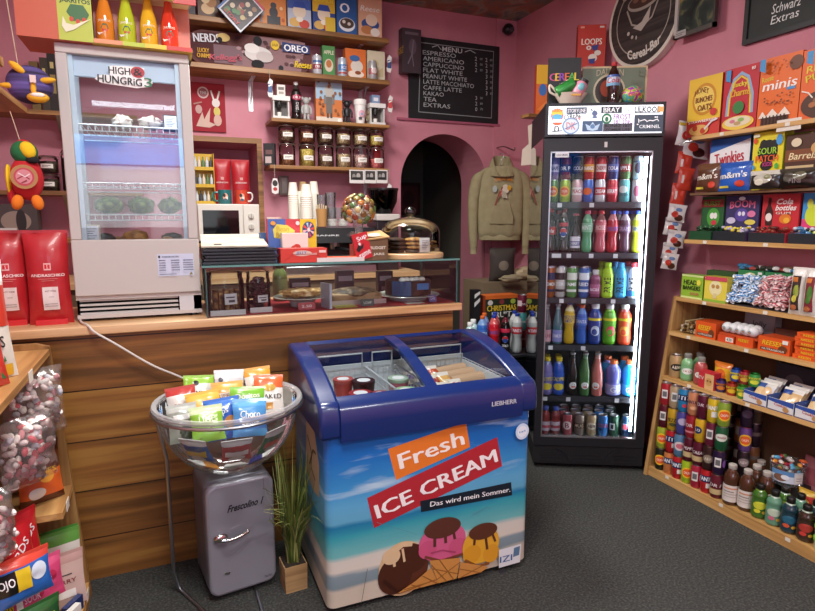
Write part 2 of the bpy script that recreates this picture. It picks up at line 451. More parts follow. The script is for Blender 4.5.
planks = woodmat('stained_pine_planks', '#5f3f1e', '#88592b', '#a07338', 'x', .20, .38, 16, True)
topwood = woodmat('beech_worktop', '#b98c5c', '#cfa577', '#dcb88c', 'x', 0, .4)
CX1, CY, CZ = 1.275, 2.43, 1.022
ct = empty('counter', (0, CY, 0))
tag(ct, 'long wooden shop counter with a front of brown horizontal pine planks', 'counter')
m = MB(); m.box(XL+.02, CX1-.035, 0, .04, .0, CZ-.034, planks); kid(m, 'plank_front', ct)
m = MB(); m.box(CX1-.075, CX1-.035, .04, .50, 0, CZ-.034, mat('#1c1815', .6)); kid(m, 'end_panel', ct)
m = MB(); m.box(XL+.02, CX1, -.028, .54, CZ-.034, CZ, topwood); kid(m, 'worktop', ct, bevel=.004)
m = MB(); m.box(XL+.02, CX1-.08, .05, .50, .45, .47, mat('#4a3826', .7)); kid(m, 'inner_shelf', ct)
bc = empty('back_cabinet', (0, 3.62, 0)); tag(bc, 'low cabinet along the pink back wall carrying the coffee machine', 'cabinet')
m = MB(); m.box(XL+.02, 1.58, 0, .67, 0, 1.03, mat('#5d4a38', .6)); kid(m, 'body', bc)
m = MB(); m.box(XL+.02, 1.60, -.02, .68, 1.03, 1.06, topwood); kid(m, 'worktop', bc)
for i in range(4):
    m = MB(); m.box(-.9+i*.62, -.32+i*.62, -.015, 0, .08, 1.0, mat('#6b563f', .55)); d = kid(m, 'door', bc)
    m = MB(); m.tube([(-.62+i*.62-.05, -.02, .9), (-.62+i*.62-.05, -.045, .9), (-.62+i*.62+.05, -.045, .9), (-.62+i*.62+.05, -.02, .9)], .005, METAL()); kid(m, 'handle', d)
def board(name, label, x0, x1, y0, zt, th=.03, brackets=()):
    e = empty(name, (x0, YB, zt)); tag(e, label, 'shelf', 'wooden shelves on the back wall')
    m = MB(); m.box(0, x1-x0, y0-YB, 0, -th, 0, shelfwood_x); kid(m, 'board', e, bevel=.003)
    for bx in brackets:
        m = MB(); m.box(bx-x0-.014, bx-x0+.014, -.006, 0, -th-.20, -th, METAL('#cfd0d2', .35))
        m.box(bx-x0-.014, bx-x0+.014, -.17, 0, -th-.006, -th, METAL('#cfd0d2', .35))
        m.prism([(-.15, -th-.006), (-.005, -th-.16), (-.005, -th-.14), (-.13, -th-.006)], METAL('#cfd0d2', .35), bx-x0-.003, bx-x0+.003, 'yz'); kid(m, 'bracket', e)
    return e
S1, S2, S3, S4 = 2.665, 2.385, 2.082, 1.774
board('wall_shelf', 'topmost wooden wall shelf, holding the row of cereal boxes under the ceiling', -.32, 1.53, 4.03, S1, .032, (.16, 1.36))
board('wall_shelf', 'second wooden wall shelf from the top, under the long maroon skateboard deck', -.32, 1.535, 4.03, S2, .032, (.60, 1.40))
board('wall_shelf', 'short wooden wall shelf with toy figures, just above the glass jars', .695, 1.54, 4.05, S3, .024, (1.40,))
board('wall_shelf', 'lowest short wooden wall shelf, carrying the two rows of glass jars', .675, 1.53, 4.05, S4, .024, (1.43,))
m = MB()
for a in ((NX1, NX1+.035, NZ0, NZ1), (NX0-.035, NX1+.035, NZ1, NZ1+.035), (NX0-.035, NX0, NZ0, NZ1)):
    m.box(a[0], a[1], YB-.02, YB-.0005, a[2], a[3], shelfwood_x)
struct('trim_3', m)
m = MB(); m.box(.16, .66, 3.86, YB+.2, NZ0-.03, NZ0-.001, shelfwood_x); o = m.build('alcove_board')
tag(o, 'wooden board in the wall alcove under the microwave', 'shelf')
# === glass-door cake fridge on the counter
white_en = mat('#bdb9b3', .42); lined = mat('#cfe0ea', .4)
DX0, DX1, DY, DH = -.330, .122, 2.50, 1.02
df = empty('display_fridge', (0, DY, CZ)); tag(df, 'tall beige countertop cake fridge with glass door at the far left of the counter', 'display fridge')
m = MB()
x0, x1, d, zw0, zw1 = DX0, DX1, .40, .285, .955
m.box(x0, x1, .03, d, .02, zw0, white_en); m.box(x0, x1, .03, d, .985, DH, white_en)
m.box(x0, x0+.03, .03, d, zw0, .985, white_en, right=lined); m.box(x1-.03, x1, .03, d, zw0, .985, white_en, left=lined)
kid(m, 'housing', df)
m = MB(); m.box(x0+.03, x1-.03, d-.02, d-.014, zw0, .985, glass('#e8eef0', 1.3)); kid(m, 'rear_glass', df)
m = MB(); b = .038
m.box(x0, x1, 0, .028, .10, zw0+.03, white_en)
m.box(x0, x1, 0, .028, .985, DH, white_en); m.box(x0, x0+b, 0, .028, zw0+.03, .985, white_en); m.box(x1-b, x1, 0, .028, zw0+.03, .985, white_en)
dr = kid(m, 'door', df, bevel=.004)
m = MB(); m.box(x0+b, x1-b, .008, .012, zw0+.03, .985, glass('#fbfdfe', 1.5)); kid(m, 'glass_pane', dr)
m = MB()
for q0 in (x0+b, x1-b-.016): m.box(q0, q0+.016, .013, .029, zw0+.03, .985, lined)
kid(m, 'inner_frame', dr)
m = MB()
m.box(x0, x1, .012, .03, .085, .1, white_en)
for i in range(4):
    m.box(x0+.01, x1-.09, .02, .03, .026+i*.017, .034+i*.017, mat('#b9b8b3', .5));
m.box(x0, x1, .03, .034, .02, .1, mat('#6c6b68', .6)); m.box(x1-.085, x1-.03, .014, .034, .02, .085, mat('#c4c6c8', .4))
m.box(x0, x1, .012, .04, .012, .026, white_en)
kid(m, 'vent_grille', df)
for fx in (x0+.03, x1-.03):
    for fy in (.05, d-.05):
        m = MB(); m.lathe([(0, 0), (.014, 0), (.012, .02), (0, .02)], mat('#222222', .6), 10, (fx, fy, 0)); kid(m, 'foot', df)
m = MB(); m.box(x0+.045, x1-.045, .05, .065, .925, .945, mat('#f4f9ff', .4, 0, 0, 30)); kid(m, 'light_tube', df)
m = MB(); m.box(x0+b, x1-b, .03, .05, .915, .983, mat('#cfe0ee', .35)); kid(m, 'light_canopy', df)
wire = mat('#dfe6ea', .3, .4)
def wire_shelf(z):
    m = MB(); a0, a1 = x0+.036, x1-.036
    for yy in (.045, d-.035): m.tube([(a0, yy, z), (a1, yy, z)], .003, wire, 6); m.tube([(a0, yy, z-.022), (a1, yy, z-.022)], .0022, wire, 6)
    for i in range(17):
        xx = a0+(a1-a0)*i/16; m.tube([(xx, .045, z-.022), (xx, .045, z), (xx, d-.035, z)], .0016, wire, 5)
    kid(m, 'wire_shelf', df)
for z in (.745, .53, .41): wire_shelf(z)
print_on(dr, [('G', [(.17, .54), (.26, .5), (.24, .92), (.30, .98), (.72, 1.02), (.85, .98), (.83, .55), (.95, .5), (.98, .3), (.9, .1), (.7, 0), (.1, .12), (0, .3), (.05, .45)], '#f2f2ee'),
   ('T', 'HIGH', .42, .76, .34, '#141414', {'w': .36, 'bold': .05}), ('C', .73, .76, .12, .26, '#b03038'), ('T', '&', .73, .76, .34, '#141414', {'w': .15, 'bold': .04}),
   ('T', 'HUNGRiG', .42, .3, .36, '#141414', {'w': .74, 'bold': .05, 'rot': -2}), ('T', '3', .9, .3, .44, '#2f7a55', {'w': .13, 'bold': .05})],
   .20, .076, flatT(Matrix.Translation((x0+.122, .0078, .882)) @ Matrix.Rotation(R(90), 4, 'X')), 'logo_sticker', e=.0008)
print_on(df, [('R', 0, 0, 1, 1, '#c3cce0'), ('R', .03, .82, .08, .93, '#20242c'), ('T', 'ENERGIE DATEN', .36, .87, .07, '#39415a')] +
   [('R', .04+.33*c, .70-.11*k, .04+.33*c+(.18+.05*((k*3+c) % 3)), .73-.11*k, '#5a6278') for k in range(5) for c in range(3)] +
   [('R', .04, .08, .5, .11, '#5a6278'), ('G', [(.86, .05), (.96, .05), (.91, .17)], '#8a7a2a')],
   .135, .088, flatT(Matrix.Translation((x1-.158, -.0005, .168)) @ Matrix.Rotation(R(90), 4, 'X')), 'data_sticker')
icing = nodemat('pale_popcorn_icing', [(.35, '#7a4a3a'), (.48, '#d8cdc0'), (.7, '#f3eee6')], (1, 1, 1), .6, 4, 45)
def lumpy(name, label, cat, loc, rad, ma, seed, group=None, amp=.25, freq=3, seg=16):
    m = MB(); m.ell((0, 0, rad[2]), rad, ma, seg, 10)
    for p in m.v:
        n = noise.noise(Vector((p.x/rad[0]*freq+seed, p.y/rad[1]*freq, p.z/rad[2]*freq)))
        q = Vector((p.x, p.y, p.z-rad[2])); q *= 1+amp*n; p.x, p.y, p.z = q.x, q.y, max(0, q.z+rad[2])
    o = m.build(name, None, loc, ang=60); return tag(o, label, cat, group)
zs = CZ+.7485
lumpy('cereal_cake', 'round pale cereal cake on the top wire rack, nearer the door hinge side', 'cake', (-.135, DY+.15, zs), (.036, .036, .026), icing, 1, 'cereal cakes', .5, 5)
lumpy('cereal_cake', 'round pale cereal cake beside the price card on the top wire rack', 'cake', (-.03, DY+.15, zs), (.044, .04, .027), icing, 5, 'cereal cakes', .5, 5)
def card(name, label, loc, w, h, rz=0, lean=R(-8), col='#e8e9ee', border='#22242a', design=None, group=None):
    m = MB(); m.box(-w/2, w/2, 0, .003, 0, h, mat(border, .5)); m.box(-w/2, w/2, 0, .025, 0, .002, mat(border, .5))
    o = m.build(name, None, loc, rz); tag(o, label, 'card', group); o.rotation_euler = (lean, 0, rz)
    print_on(o, [('R', .08, .06, .92, .94, col)]+(design or []), w, h, flat(-w/2, 0, 0)); return o
lines = [('R', .2, .78-.11*i, .8-.1*(i % 3), .81-.11*i, '#6a6d78') for i in range(6)]
card('price_card', 'small upright price card at the end of the top wire rack', (.045, DY+.13, zs+.0025), .056, .062, design=lines)
card('price_card', 'cream framed menu card standing on the bottom of the cake fridge', (-.265, DY+.05, CZ+.291), .062, .082, col='#dfe2ea', border='#b6a98a', design=lines)
avo = nodemat('green_leafy_topping', [(.35, '#2c3a1c'), (.5, '#4a5c2a'), (.65, '#7c8a45')], (1, 1, 1), .6, 4, 40)
for i, (xx, w) in enumerate(((-.205, .055), (-.085, .05), (.025, .045))):
    lumpy('wrap_roll', 'dark green %s wrap on the lowest wire rack' % ('leftmost', 'central', 'rightmost')[i], 'wrap', (xx, DY+.19, CZ+.414), (w, .05, .034), avo, i*3.3, 'wraps in the cake fridge', .35, 3)
tray_m = mat('#c9ccd0', .35)
pastry = nodemat('baked_pastry', [(.35, '#8a5526'), (.55, '#c58a45'), (.75, '#dfb374')], (1, 1, 1), .5, 4, 30)
choc = nodemat('chocolate_cake', [(.4, '#2a1810'), (.6, '#4a2c1c')], (1, 1, 1), .5, 4, 30)
for i, (xx, w, mm, nm) in enumerate(((-.225, .05, choc, 'chocolate pastry'), (-.115, .065, pastry, 'golden pastry'), (.026, .056, choc, 'row of dark slices'))):
    m = MB(); m.lathe([(0, 0), (w*.9, 0), (w, .010), (w*.96, .010), (w*.86, .004), (0, .004)], tray_m, 20, sy=.8)
    o = m.build('tray', None, (xx, DY+.15, CZ+.287)); tag(o, 'pale oval tray under the %s in the cake fridge' % nm, 'tray', 'trays in the cake fridge')
    lumpy('pastry', '%s on a tray at the bottom of the cake fridge' % nm, 'pastry', (xx, DY+.15, CZ+.2925), (w*.75, w*.5, .022 if i != 1 else .028), mm, i*2.1, None, .22, 3)
lumpy('pastry', 'small folded golden pastry between the two larger trays', 'pastry', (.005, DY+.085, CZ+.2875), (.024, .02, .018), pastry, 9.1, None, .3, 3)
card('price_card', 'small red price card in front of the golden pastry', (-.10, DY+.045, CZ+.2865), .085, .026, col='#c2303a', border='#a8232d', design=[('T', 'CROISSANT 2.50', .5, .5, .3, '#5a1018', {'w': .7})])
# === bottle box on top of the fridge
JZ = CZ+DH
jb = empty('bottle_box', (0, DY-.03, JZ+.001)); tag(jb, 'large bright soda gift box with four glass bottles on top of the cake fridge', 'box')
jx0, jx1, jh = -.435, .135, .33
m = MB()
cor = P('#c46248')
m.box(jx0, -.207, .0, .22, 0, jh, cor, left=P('#a8503f'))
kid(m, 'carton_end', jb)
m = MB()
m.box(-.205, jx1, .12, .22, 0, jh, P('#c4756a')); m.box(-.205, jx1, 0, .22, 0, .012, P('#d9c34a')); m.box(-.205, jx1, .0, .22, .19, jh, P('#e9e4d8'))
kid(m, 'bottle_tray', jb)
prt_m = MB(); prt(prt_m, [('R', .225, 0, .415, 1, '#b6c64c'), ('T', 'JARRITOS', .325, .40, .06, '#2f4a2c', {'w': .17, 'bold': .03}),
    ('G', [(.275, .29), (.30, .37), (.37, .37), (.40, .28), (.38, .22), (.31, .2)], '#3c7040'), ('C', .30, .22, .012, .025, '#c8452e'), ('C', .335, .2, .012, .025, '#c8452e'), ('C', .37, .22, .012, .025, '#c8452e'),
    ('G', [(.245, .14), (.265, .08), (.31, .11), (.41, .24), (.31, .16), (.27, .17), (.255, .24)], '#e6e3c4'),
    ('R', .415, .0, .58, .045, '#e29a6e'), ('R', .58, 0, .71, .045, '#b8cc3e'), ('R', .71, 0, .84, .045, '#e2c83a'), ('R', .84, 0, .998, .045, '#cc3a34')], jx1-jx0, jh, flat(jx0, 0, 0))
kid(prt_m, 'lettering', jb, ang=60)
m = MB(); T = Matrix.Translation((-.05, -.012, .185)) @ Matrix.Rotation(R(0), 4, 'Y')
m.box(-.05, .135, -.012, -.004, .175, .26, P('#e0d24a')); m.box(.075, .155, -.02, -.012, .165, .27, P('#c23a36')); fa = kid(m, 'fascia', jb)
print_on(fa, [('T', 'AS HIGH', .25, .6, .36, '#e9f0c0', {'w': .3}), ('T', 'IS NEVER', .55, .5, .3, '#f4f0d8', {'w': .22, 'rot': -3})], .205, .085, flat(-.05, .175, -.012))
print_on(fa, [('T', 'LOW', .5, .4, .28, '#f6e0d8', {'w': .6, 'bold': .03})], .08, .105, flat(.075, .165, -.02))
def jar_bottle(x, col, k):
    m = MB(); lm = mat(col, .1, 0, .6)
    m.lathe([(0, .004), (.026, 0), (.031, .008), (.031, .085), (.027, .11), (.017, .15), (.0135, .175), (.0135, .19), (0, .19)], lm, 18, (x, .065, .013)); o = kid(m, 'bottle', jb)
    mm = MB(); W = .07
    prt(mm, [('T', 'JARRITOS', .5, .8, .12, '#f4ead0', {'w': .62}), ('G', [(.3, .5), (.42, .68), (.6, .68), (.7, .5), (.5, .4)], '#2c5a34'), ('C', .42, .42, .05, .05, '#d8402c'), ('C', .58, .42, .05, .05, '#d8402c'),
        ('G', [(.1, .34), (.2, .22), (.4, .24), (.95, .52), (.45, .32), (.25, .3)], '#f6f0e2')], W, .085, cyl(.031, W, .022, (x, .065)), .0004, True); kid(mm, 'lettering', o)
    mm = MB(); mm.lathe([(.014, .185), (.016, .187), (.016, .197), (0, .2)], mat('#d9b23a', .3, .6), 14, (x, .065, .013)); kid(mm, 'cap', o)
for k, (x, c) in enumerate(((-.163, '#e0872c'), (-.090, '#b9cc33'), (-.014, '#e6b52c'), (.058, '#d23a28'))): jar_bottle(x, c, k)
# === red coffee bags on the counter
def coffee_bag(label, loc, rz, w=.145, h=.345, t=.085, seed=0):
    o = bag('coffee_bag', label, 'coffee bag', w, h, t, loc, rz, '#b32229', None,
        [('R', .43, .60, .60, .675, '#e8b8b4'), ('R', .45, .615, .58, .66, '#c8242b'), ('T', 'S', .515, .637, .04, '#f3d8d4', {'bold': .03}),
         ('T', 'ANDRASCHKO', .51, .545, .032, '#f5e6e2', {'w': .80, 'bold': .02}), ('R', .28, .505, .74, .51, '#dd8d88'), ('R', .36, .485, .66, .49, '#dd8d88'),
         ('R', .36, .17, .73, .42, '#dfd5d2'), ('T', 'ROT WEISS', .55, .375, .016, '#7a3a3a', {'w': .26}), ('R', .50, .31, .62, .315, '#8a8a8a'), ('R', .4, .235, .69, .24, '#777777'), ('R', .4, .21, .69, .215, '#777777')],
        'coffee bags on the counter', seed, mf=lambda c: mat(c, .38, 0, .15), crinkle=.010)
    m = MB(); m.box(-w*.36, w*.36, -t*.32, t*.32, 0, .02, mat('#c8242b', .38, 0, .15)); kid(m, 'base', o)
    return o
coffee_bag('plump red coffee bag standing right against the cake fridge', (-.415, 2.52, CZ), R(4), seed=1)
coffee_bag('red coffee bag half hidden behind its twin, at the picture edge', (-.553, 2.55, CZ), R(6), seed=2)
# === power cord over the counter front
m = MB(); pts = []
c0 = [(-.325, 2.53, CZ+.008), (-.31, 2.46, CZ+.007), (-.285, 2.40, CZ+.006), (-.262, 2.385, CZ-.02), (-.20, 2.385, .955), (-.08, 2.39, .86), (.02, 2.395, .80), (.10, 2.395, .74), (.16, 2.40, .60), (.20, 2.405, .40), (.22, 2.405, .20), (.22, 2.40, .02)]
def smooth(pts, n=6):
    P_ = [Vector(p) for p in pts]; out = []
    for i in range(len(P_)-1):
        p0, p1, p2, p3 = P_[max(0, i-1)], P_[i], P_[i+1], P_[min(len(P_)-1, i+2)]
        for k in range(n):
            t = k/n; out.append(.5*((2*p1)+(p2-p0)*t+(2*p0-5*p1+4*p2-p3)*t*t+(3*p1-p0-3*p2+p3)*t**3))
    out.append(P_[-1]); return out
m.tube(smooth(c0), .004, mat('#cfcac2', .5), 8); o = m.build('power_cord'); tag(o, 'thin white power cord hanging across the plank counter front', 'cord')
# === corner shelves behind the counter, far left
m = MB(); m.box(XL, -.70, 3.05, 4.075, 2.02, 2.05, shelfwood); o = m.build('corner_shelf'); tag(o, 'upper wooden corner shelf running along the wall behind the hanging plush toys', 'shelf')
m = MB(); m.box(XL, -.12, 4.08, YB, 1.555, 1.58, shelfwood_x); o = m.build('corner_shelf'); tag(o, 'lower corner shelf board with two small jars beside the red parrot', 'shelf')
m = MB(); m.box(XL, -.12, 4.08, YB, 2.02, 2.045, shelfwood_x); o = m.build('corner_shelf'); tag(o, 'dim corner board behind the cake fridge holding gold and black packs', 'shelf')
for i, z in enumerate((1.555, 2.02)):
    m = MB(); m.prism([(YB-.01, z-.17), (YB-.01, z-.14), (YB-.20, z), (YB-.22, z)], METAL('#aeb2b8', .4), -.56, -.535, 'yz'); o = m.build('shelf_bracket'); tag(o, 'grey steel brace under the %s corner board' % ('lower', 'dim upper')[i], 'bracket')
def jar(label, loc, r, h, content, fill=.75, tagged=True, group=None, tint='#ffffff', name='storage_jar', cat='jar', lidc=None):
    e = empty(name, loc); tag(e, label, cat, group)
    m = MB(); g = glass(tint, 1.28)
    m.lathe([(0, .002), (r*.9, 0), (r, .008), (r, h*.80), (r*.88, h*.87), (r*.88, h*.9)], g, 20); kid(m, 'glass_body', e)
    m = MB(); q = r-.003
    m.lathe([(0, .005), (q*.95, .005), (q, .012), (q, h*fill*.86), (q*.6, h*fill*.92), (0, h*fill*.9)], content, 16)
    for p in m.v:
        if p.z > h*fill*.8: p.z += .006*noise.noise(p*90)
    kid(m, 'contents', e)
    m = MB()
    if lidc: m.lathe([(0, h*.9), (r*.95, h*.9), (r*.95, h), (0, h)], mat(lidc, .4), 20)
    else:
        m.lathe([(r*.93, h*.885), (r*.95, h*.9), (r*.93, h*.915)], METAL('#c9c9c6', .3), 20)
        m.lathe([(r*.92, h*.915), (r*.93, h*.93), (r*.8, h*.985), (r*.4, h), (0, h)], g, 20)
    li = kid(m, 'lid', e)
    if not lidc:
        m = MB(); m.tube([(r*.95, 0, h*.75), (r*1.12, 0, h*.85), (r*1.1, 0, h*.95), (r*.9, 0, h*.95)], .0018, METAL(), 5); m.tube([(-r*.95, 0, h*.8), (-r*1.1, 0, h*.9), (-r*.9, 0, h*.95)], .0018, METAL(), 5); kid(m, 'clasp', li)
    if tagged:
        m = MB(); W = r*1.25; lh = min(.032, h*.25); prt(m, [('R', 0, 0, 1, 1, '#ece9df'), ('R', .15, .55, .8, .68, '#77736c'), ('R', .15, .28, .6, .38, '#8d897f')], W, lh, cyl(r, W, h*.26), .0004, True, lambda c: mat(c, .6), .001); kid(m, 'paper_label', e)
    return e
def grains(name, a, b, c): return nodemat(name, [(.3, a), (.5, b), (.7, c)], (1, 1, 1), .6, 2, 0, 'cells') if 0 else nodemat(name, [(.33, a), (.5, b), (.66, c)], (1, 1, 1), .6, 3, 95)
dk = grains('dark_dried_herbs', '#1e1812', '#3a2c1e', '#5a4a34')
p = at(50, 190, y=4.16); jar('squat glass jar with white label, lower of two beside the parrot', (p.x, 4.17, 1.581), .055, .105, dk)
p = at(48, 167, y=4.16); jar('squat glass jar with white label, stacked on another beside the parrot', (p.x, 4.17, 1.687), .055, .105, dk)
p = at(69, 180, y=4.16); jar('tall dark glass jar between the stacked jars and the cake fridge', (p.x, 4.17, 1.581), .036, .25, dk, .9, False)
for i, (u0, u1, v0, v1, c, lb) in enumerate(((30, 40, 62, 112, '#6e5a30', 'gold pack'), (41, 49, 58, 112, '#3a3428', 'olive pack'), (48, 58, 50, 112, '#241f1c', 'black pack'))):
    a, b = at(u0, 112, y=4.14), at(u1, v0, y=4.14)
    carton('tea_packet', 'tall narrow %s on the dim board behind the purple plush' % lb, 'packet', (b.x-a.x)*.58, b.z-2.046, .06, ((a.x+b.x)/2, 4.17, 2.046), 0, c, design=[('R', .2, .3, .8, .6, '#8d7a48'), ('R', .3, .7, .7, .8, '#c9b878')])
for i, (u0, u1, v0, c) in enumerate(((0, 9, 78, '#15171c'), (10, 17, 76, '#7d8894'), (17, 26, 88, '#9ea7ad'), (27, 38, 86, '#c3b48a'))):
    a, b = at(u0, 112, y=3.3), at(u1, v0, y=3.3)
    h_ = .16+.03*(i % 2)
    carton('tall_package', ('black narrow package at the outer edge of the upper corner shelf', 'blue grey package leaning on the upper corner shelf', 'pale grey package under the purple plush', 'beige packet nearest the cake fridge on the upper corner shelf')[i], 'package', .05, h_, .05, (-.90+.062*i, 3.3, 2.051), 0, c, design=[('R', .2, .5, .8, .8, '#e8e6e0')])
a, b = at(9, 232, y=4.15), at(38, 210, y=4.15)
carton('gift_box', 'grey black box with a pale picture below the lower corner board', 'box', b.x-a.x+.06, .20, .12, ((a.x+b.x)/2-.03, 4.17, 1.30), 0, '#4c4440', design=[('C', .5, .5, .35, .3, '#9a8a7c'), ('C', .62, .5, .12, .35, '#2a2624'), ('R', .1, .1, .5, .3, '#d8d4cc')])
m = MB(); m.box(XL, -.12, 4.05, YB, 1.27, 1.298, shelfwood_x); o = m.build('corner_shelf'); tag(o, 'bottom corner board carrying the grey box with a pale picture', 'shelf')
carton('game_box', 'dark red box with white label on the topmost corner above the plush toys', 'box', .16, .30, .05, (-.62, 2.62, 2.02+.0), R(10), '#5a2326', '#8a2b2e', design=[('R', .0, 0, .9, .32, '#2a2c30'), ('R', .1, .06, .8, .26, '#d8d8d4'), ('R', .2, .12, .7, .2, '#3a3a3a')])
m = MB(); m.box(-.95, -.53, 2.56, 2.72, 1.985, 2.018, shelfwood); o = m.build('corner_shelf'); tag(o, 'small wooden bracket shelf holding the dark red box at the top corner', 'shelf')
def string(mb, p0, p1, r=.0016, c='#c9b79a'): mb.tube([p0, p1], r, mat(c, .8), 5)
pc = at(30, 85, y=2.45)
e = empty('hanging_plush', (pc.x, 2.45, pc.z)); tag(e, 'purple striped plush ball with yellow fins hanging beside the cake fridge', 'plush toy')
pm = nodemat('purple_striped_fabric', [(.35, '#2b2140'), (.55, '#564a86'), (.7, '#6a5ba0')], (2, 2, 40), .85, 1, 1.1, distort=.5)
m = MB(); m.ell((0, 0, 0), (.072, .06, .064), pm, 22, 14); kid(m, 'body', e)
ym = mat('#e0ab24', .8)
for T in (((-.052, -.03, -.012), (.034, .012, .010), 0), ((-.025, -.05, .045), (.028, .012, .012), 40), ((.058, -.04, .012), (.028, .012, .010), -8)):
    m = MB(); m.ell(T[0], T[1], ym, 12, 8, Matrix.Rotation(R(T[2]), 4, 'Y')); kid(m, 'fin', e)
m = MB(); m.ell((.028, -.045, -.048), (.034, .02, .018), ym, 12, 8); m.ell((.03, -.06, -.042), (.022, .008, .008), mat('#eeeae0', .6), 10, 6); m.ell((.018, -.055, -.02), (.009, .009, .028), ym, 10, 6); kid(m, 'beak', e)
m = MB(); m.box(.012, .03, -.072, -.066, -.004, .02, mat('#ddc8c0', .7)); kid(m, 'patch', e)
m = MB(); string(m, (-.03, 0, .06), (-.05, 0, .34)); kid(m, 'string', e)
pc = at(25, 164, y=2.45); zb = pc.z
e = empty('hanging_parrot_plush', (pc.x, 2.46, zb)); e.scale = (.9,)*3; tag(e, 'red parrot plush toy with a round cardboard tag, hanging by the cake fridge', 'plush toy')
rd, gr, ye, og, bl = mat('#b81f26', .9), mat('#1f6b3c', .9), mat('#e6c21f', .9), mat('#e07a1c', .9), mat('#14181a', .9)
m = MB(); m.ell((0, 0, -.055), (.058, .045, .085), rd, 18, 14); kid(m, 'body', e)
m = MB(); m.ell((0, -.005, .045), (.047, .04, .045), gr, 16, 12); m.ell((0, .0, .075), (.028, .025, .02), rd, 12, 8); hd = kid(m, 'head', e)
m = MB(); m.ell((.018, -.035, .052), (.026, .018, .033), ye, 14, 10, Matrix.Rotation(R(-25), 4, 'Y')); kid(m, 'beak', hd)
m = MB(); m.ell((.03, -.03, .015), (.024, .016, .014), bl, 12, 8); kid(m, 'neck_patch', e)
for sx in (-1, 1):
    m = MB(); m.ell((sx*.034, -.03, -.148), (.021, .022, .030), og, 12, 8, Matrix.Rotation(R(-14*sx), 4, 'Y')); kid(m, 'foot', e)
m = MB(); m.ell((-.06, .0, -.06), (.012, .03, .06), ye, 10, 8); m.ell((-.052, .005, -.12), (.02, .025, .04), rd, 10, 8); kid(m, 'wing', e)
m = MB(); m.lathe([(0, -.002), (.046, -.002), (.046, .002), (0, .002)], mat('#a97f50', .8), 24)
T = Matrix.Translation((.002, -.060, -.052)) @ Matrix.Rotation(R(90), 4, 'X'); m.v = [T @ p for p in m.v]; tg = kid(m, 'tag_disc', e)
m = MB(); prt(m, [('C', .5, .5, .37, .37, '#b5404c'), ('C', .5, .5, .3, .3, '#c88488'), ('S', [(.25, .4), (.5, .55), (.7, .4)], .05, '#8a2430'), ('S', [(.3, .65), (.55, .5), (.72, .62)], .05, '#e8d0d0'), ('S', [(.4, .25), (.6, .35)], .05, '#8a2430')], .092, .092, flat(-.044, -.098, -.0625)); kid(m, 'lettering', tg)
m = MB(); string(m, (-.01, -.01, .09), (-.035, 0, .20)); kid(m, 'string', e)
# === sloping snack rack, far left
LU = empty('snack_rack', (-.4, 2.33, 0)); tag(LU, 'sloping wooden snack rack against the left wall, in front of the counter', 'rack')
lp = woodmat('oak_rack_board', '#6b4a28', '#8d6537', '#a07a48', 'z', 0, .5)
def lfront(z): return -.338-.062*min(1, z/.97)
m = MB(); n = [(-.95, 0), (-.95, .985), (-.44, .985), (lfront(.97), .972), (lfront(0), 0)]
m.prism([(x+.4, z) for x, z in n], lp, -.012, .012, 'xz'); kid(m, 'side_panel', LU)
for z, yn in ((.965, -1.5), (.455, -.235), (.06, -1.5)):
    m = MB(); m.box(-.95+.4, lfront(z)+.4, yn, -.013, z-.022, z, shelfwood); kid(m, 'shelf', LU)
m = MB(); m.box(-.95+.4, -.93+.4, -1.5, -.013, 0, .98, lp); kid(m, 'back_panel', LU)
m = MB(); m.box(lfront(.06)+.385, lfront(.03)+.4, -1.5, -.013, 0, .038, lp); kid(m, 'kick_board', LU)
for (z, y, t) in ((.955, -.36, ''), (.447, -.17, ''), (.052, -.10, '')):
    m = MB(); m.box(lfront(z)+.400, lfront(z)+.402, y, y+.05, z-.022, z+.012, mat('#ddd8cc', .6)); kid(m, 'price_tag', LU)
def lbag(label, x, y, z, w, h, t, col, col2=None, design=None, tilt=(R(-6), 0), seed=0, rz=R(72), group=None, name='snack_bag', cr=.007):
    return bag(name, label, 'bag', w, h, t, (x, y, z), rz, col, col2, design, group, seed, tilt, crinkle=cr)
lbag('colourful chips bag with red, green and white print on the rack top board', -.485, 1.90, .967, .17, .33, .06, '#d8d2c6', '#efece6', [('R', 0, .45, 1, .8, '#c03a2a'), ('C', .5, .62, .3, .12, '#e2a32a'), ('G', [(.2, .2), (.6, .45), (.8, .15), (.5, .05)], '#2f7a45'), ('R', .1, .02, .9, .12, '#e0b02c'), ('T', 'CHIPS', .5, .32, .1, '#141414', {'w': .6})], seed=3, rz=R(40))
lbag('white and red chips bag nearer the viewer on the rack top board', -.47, 1.79, .967, .17, .20, .06, '#c8322c', '#e8e6e0', [('C', .5, .55, .35, .2, '#e8e6e0'), ('G', [(.1, .1), (.9, .1), (.6, .4)], '#3a7a3c')], seed=4, rz=R(55))
cell = glass('#fdfafa', 1.4, .10, .06)
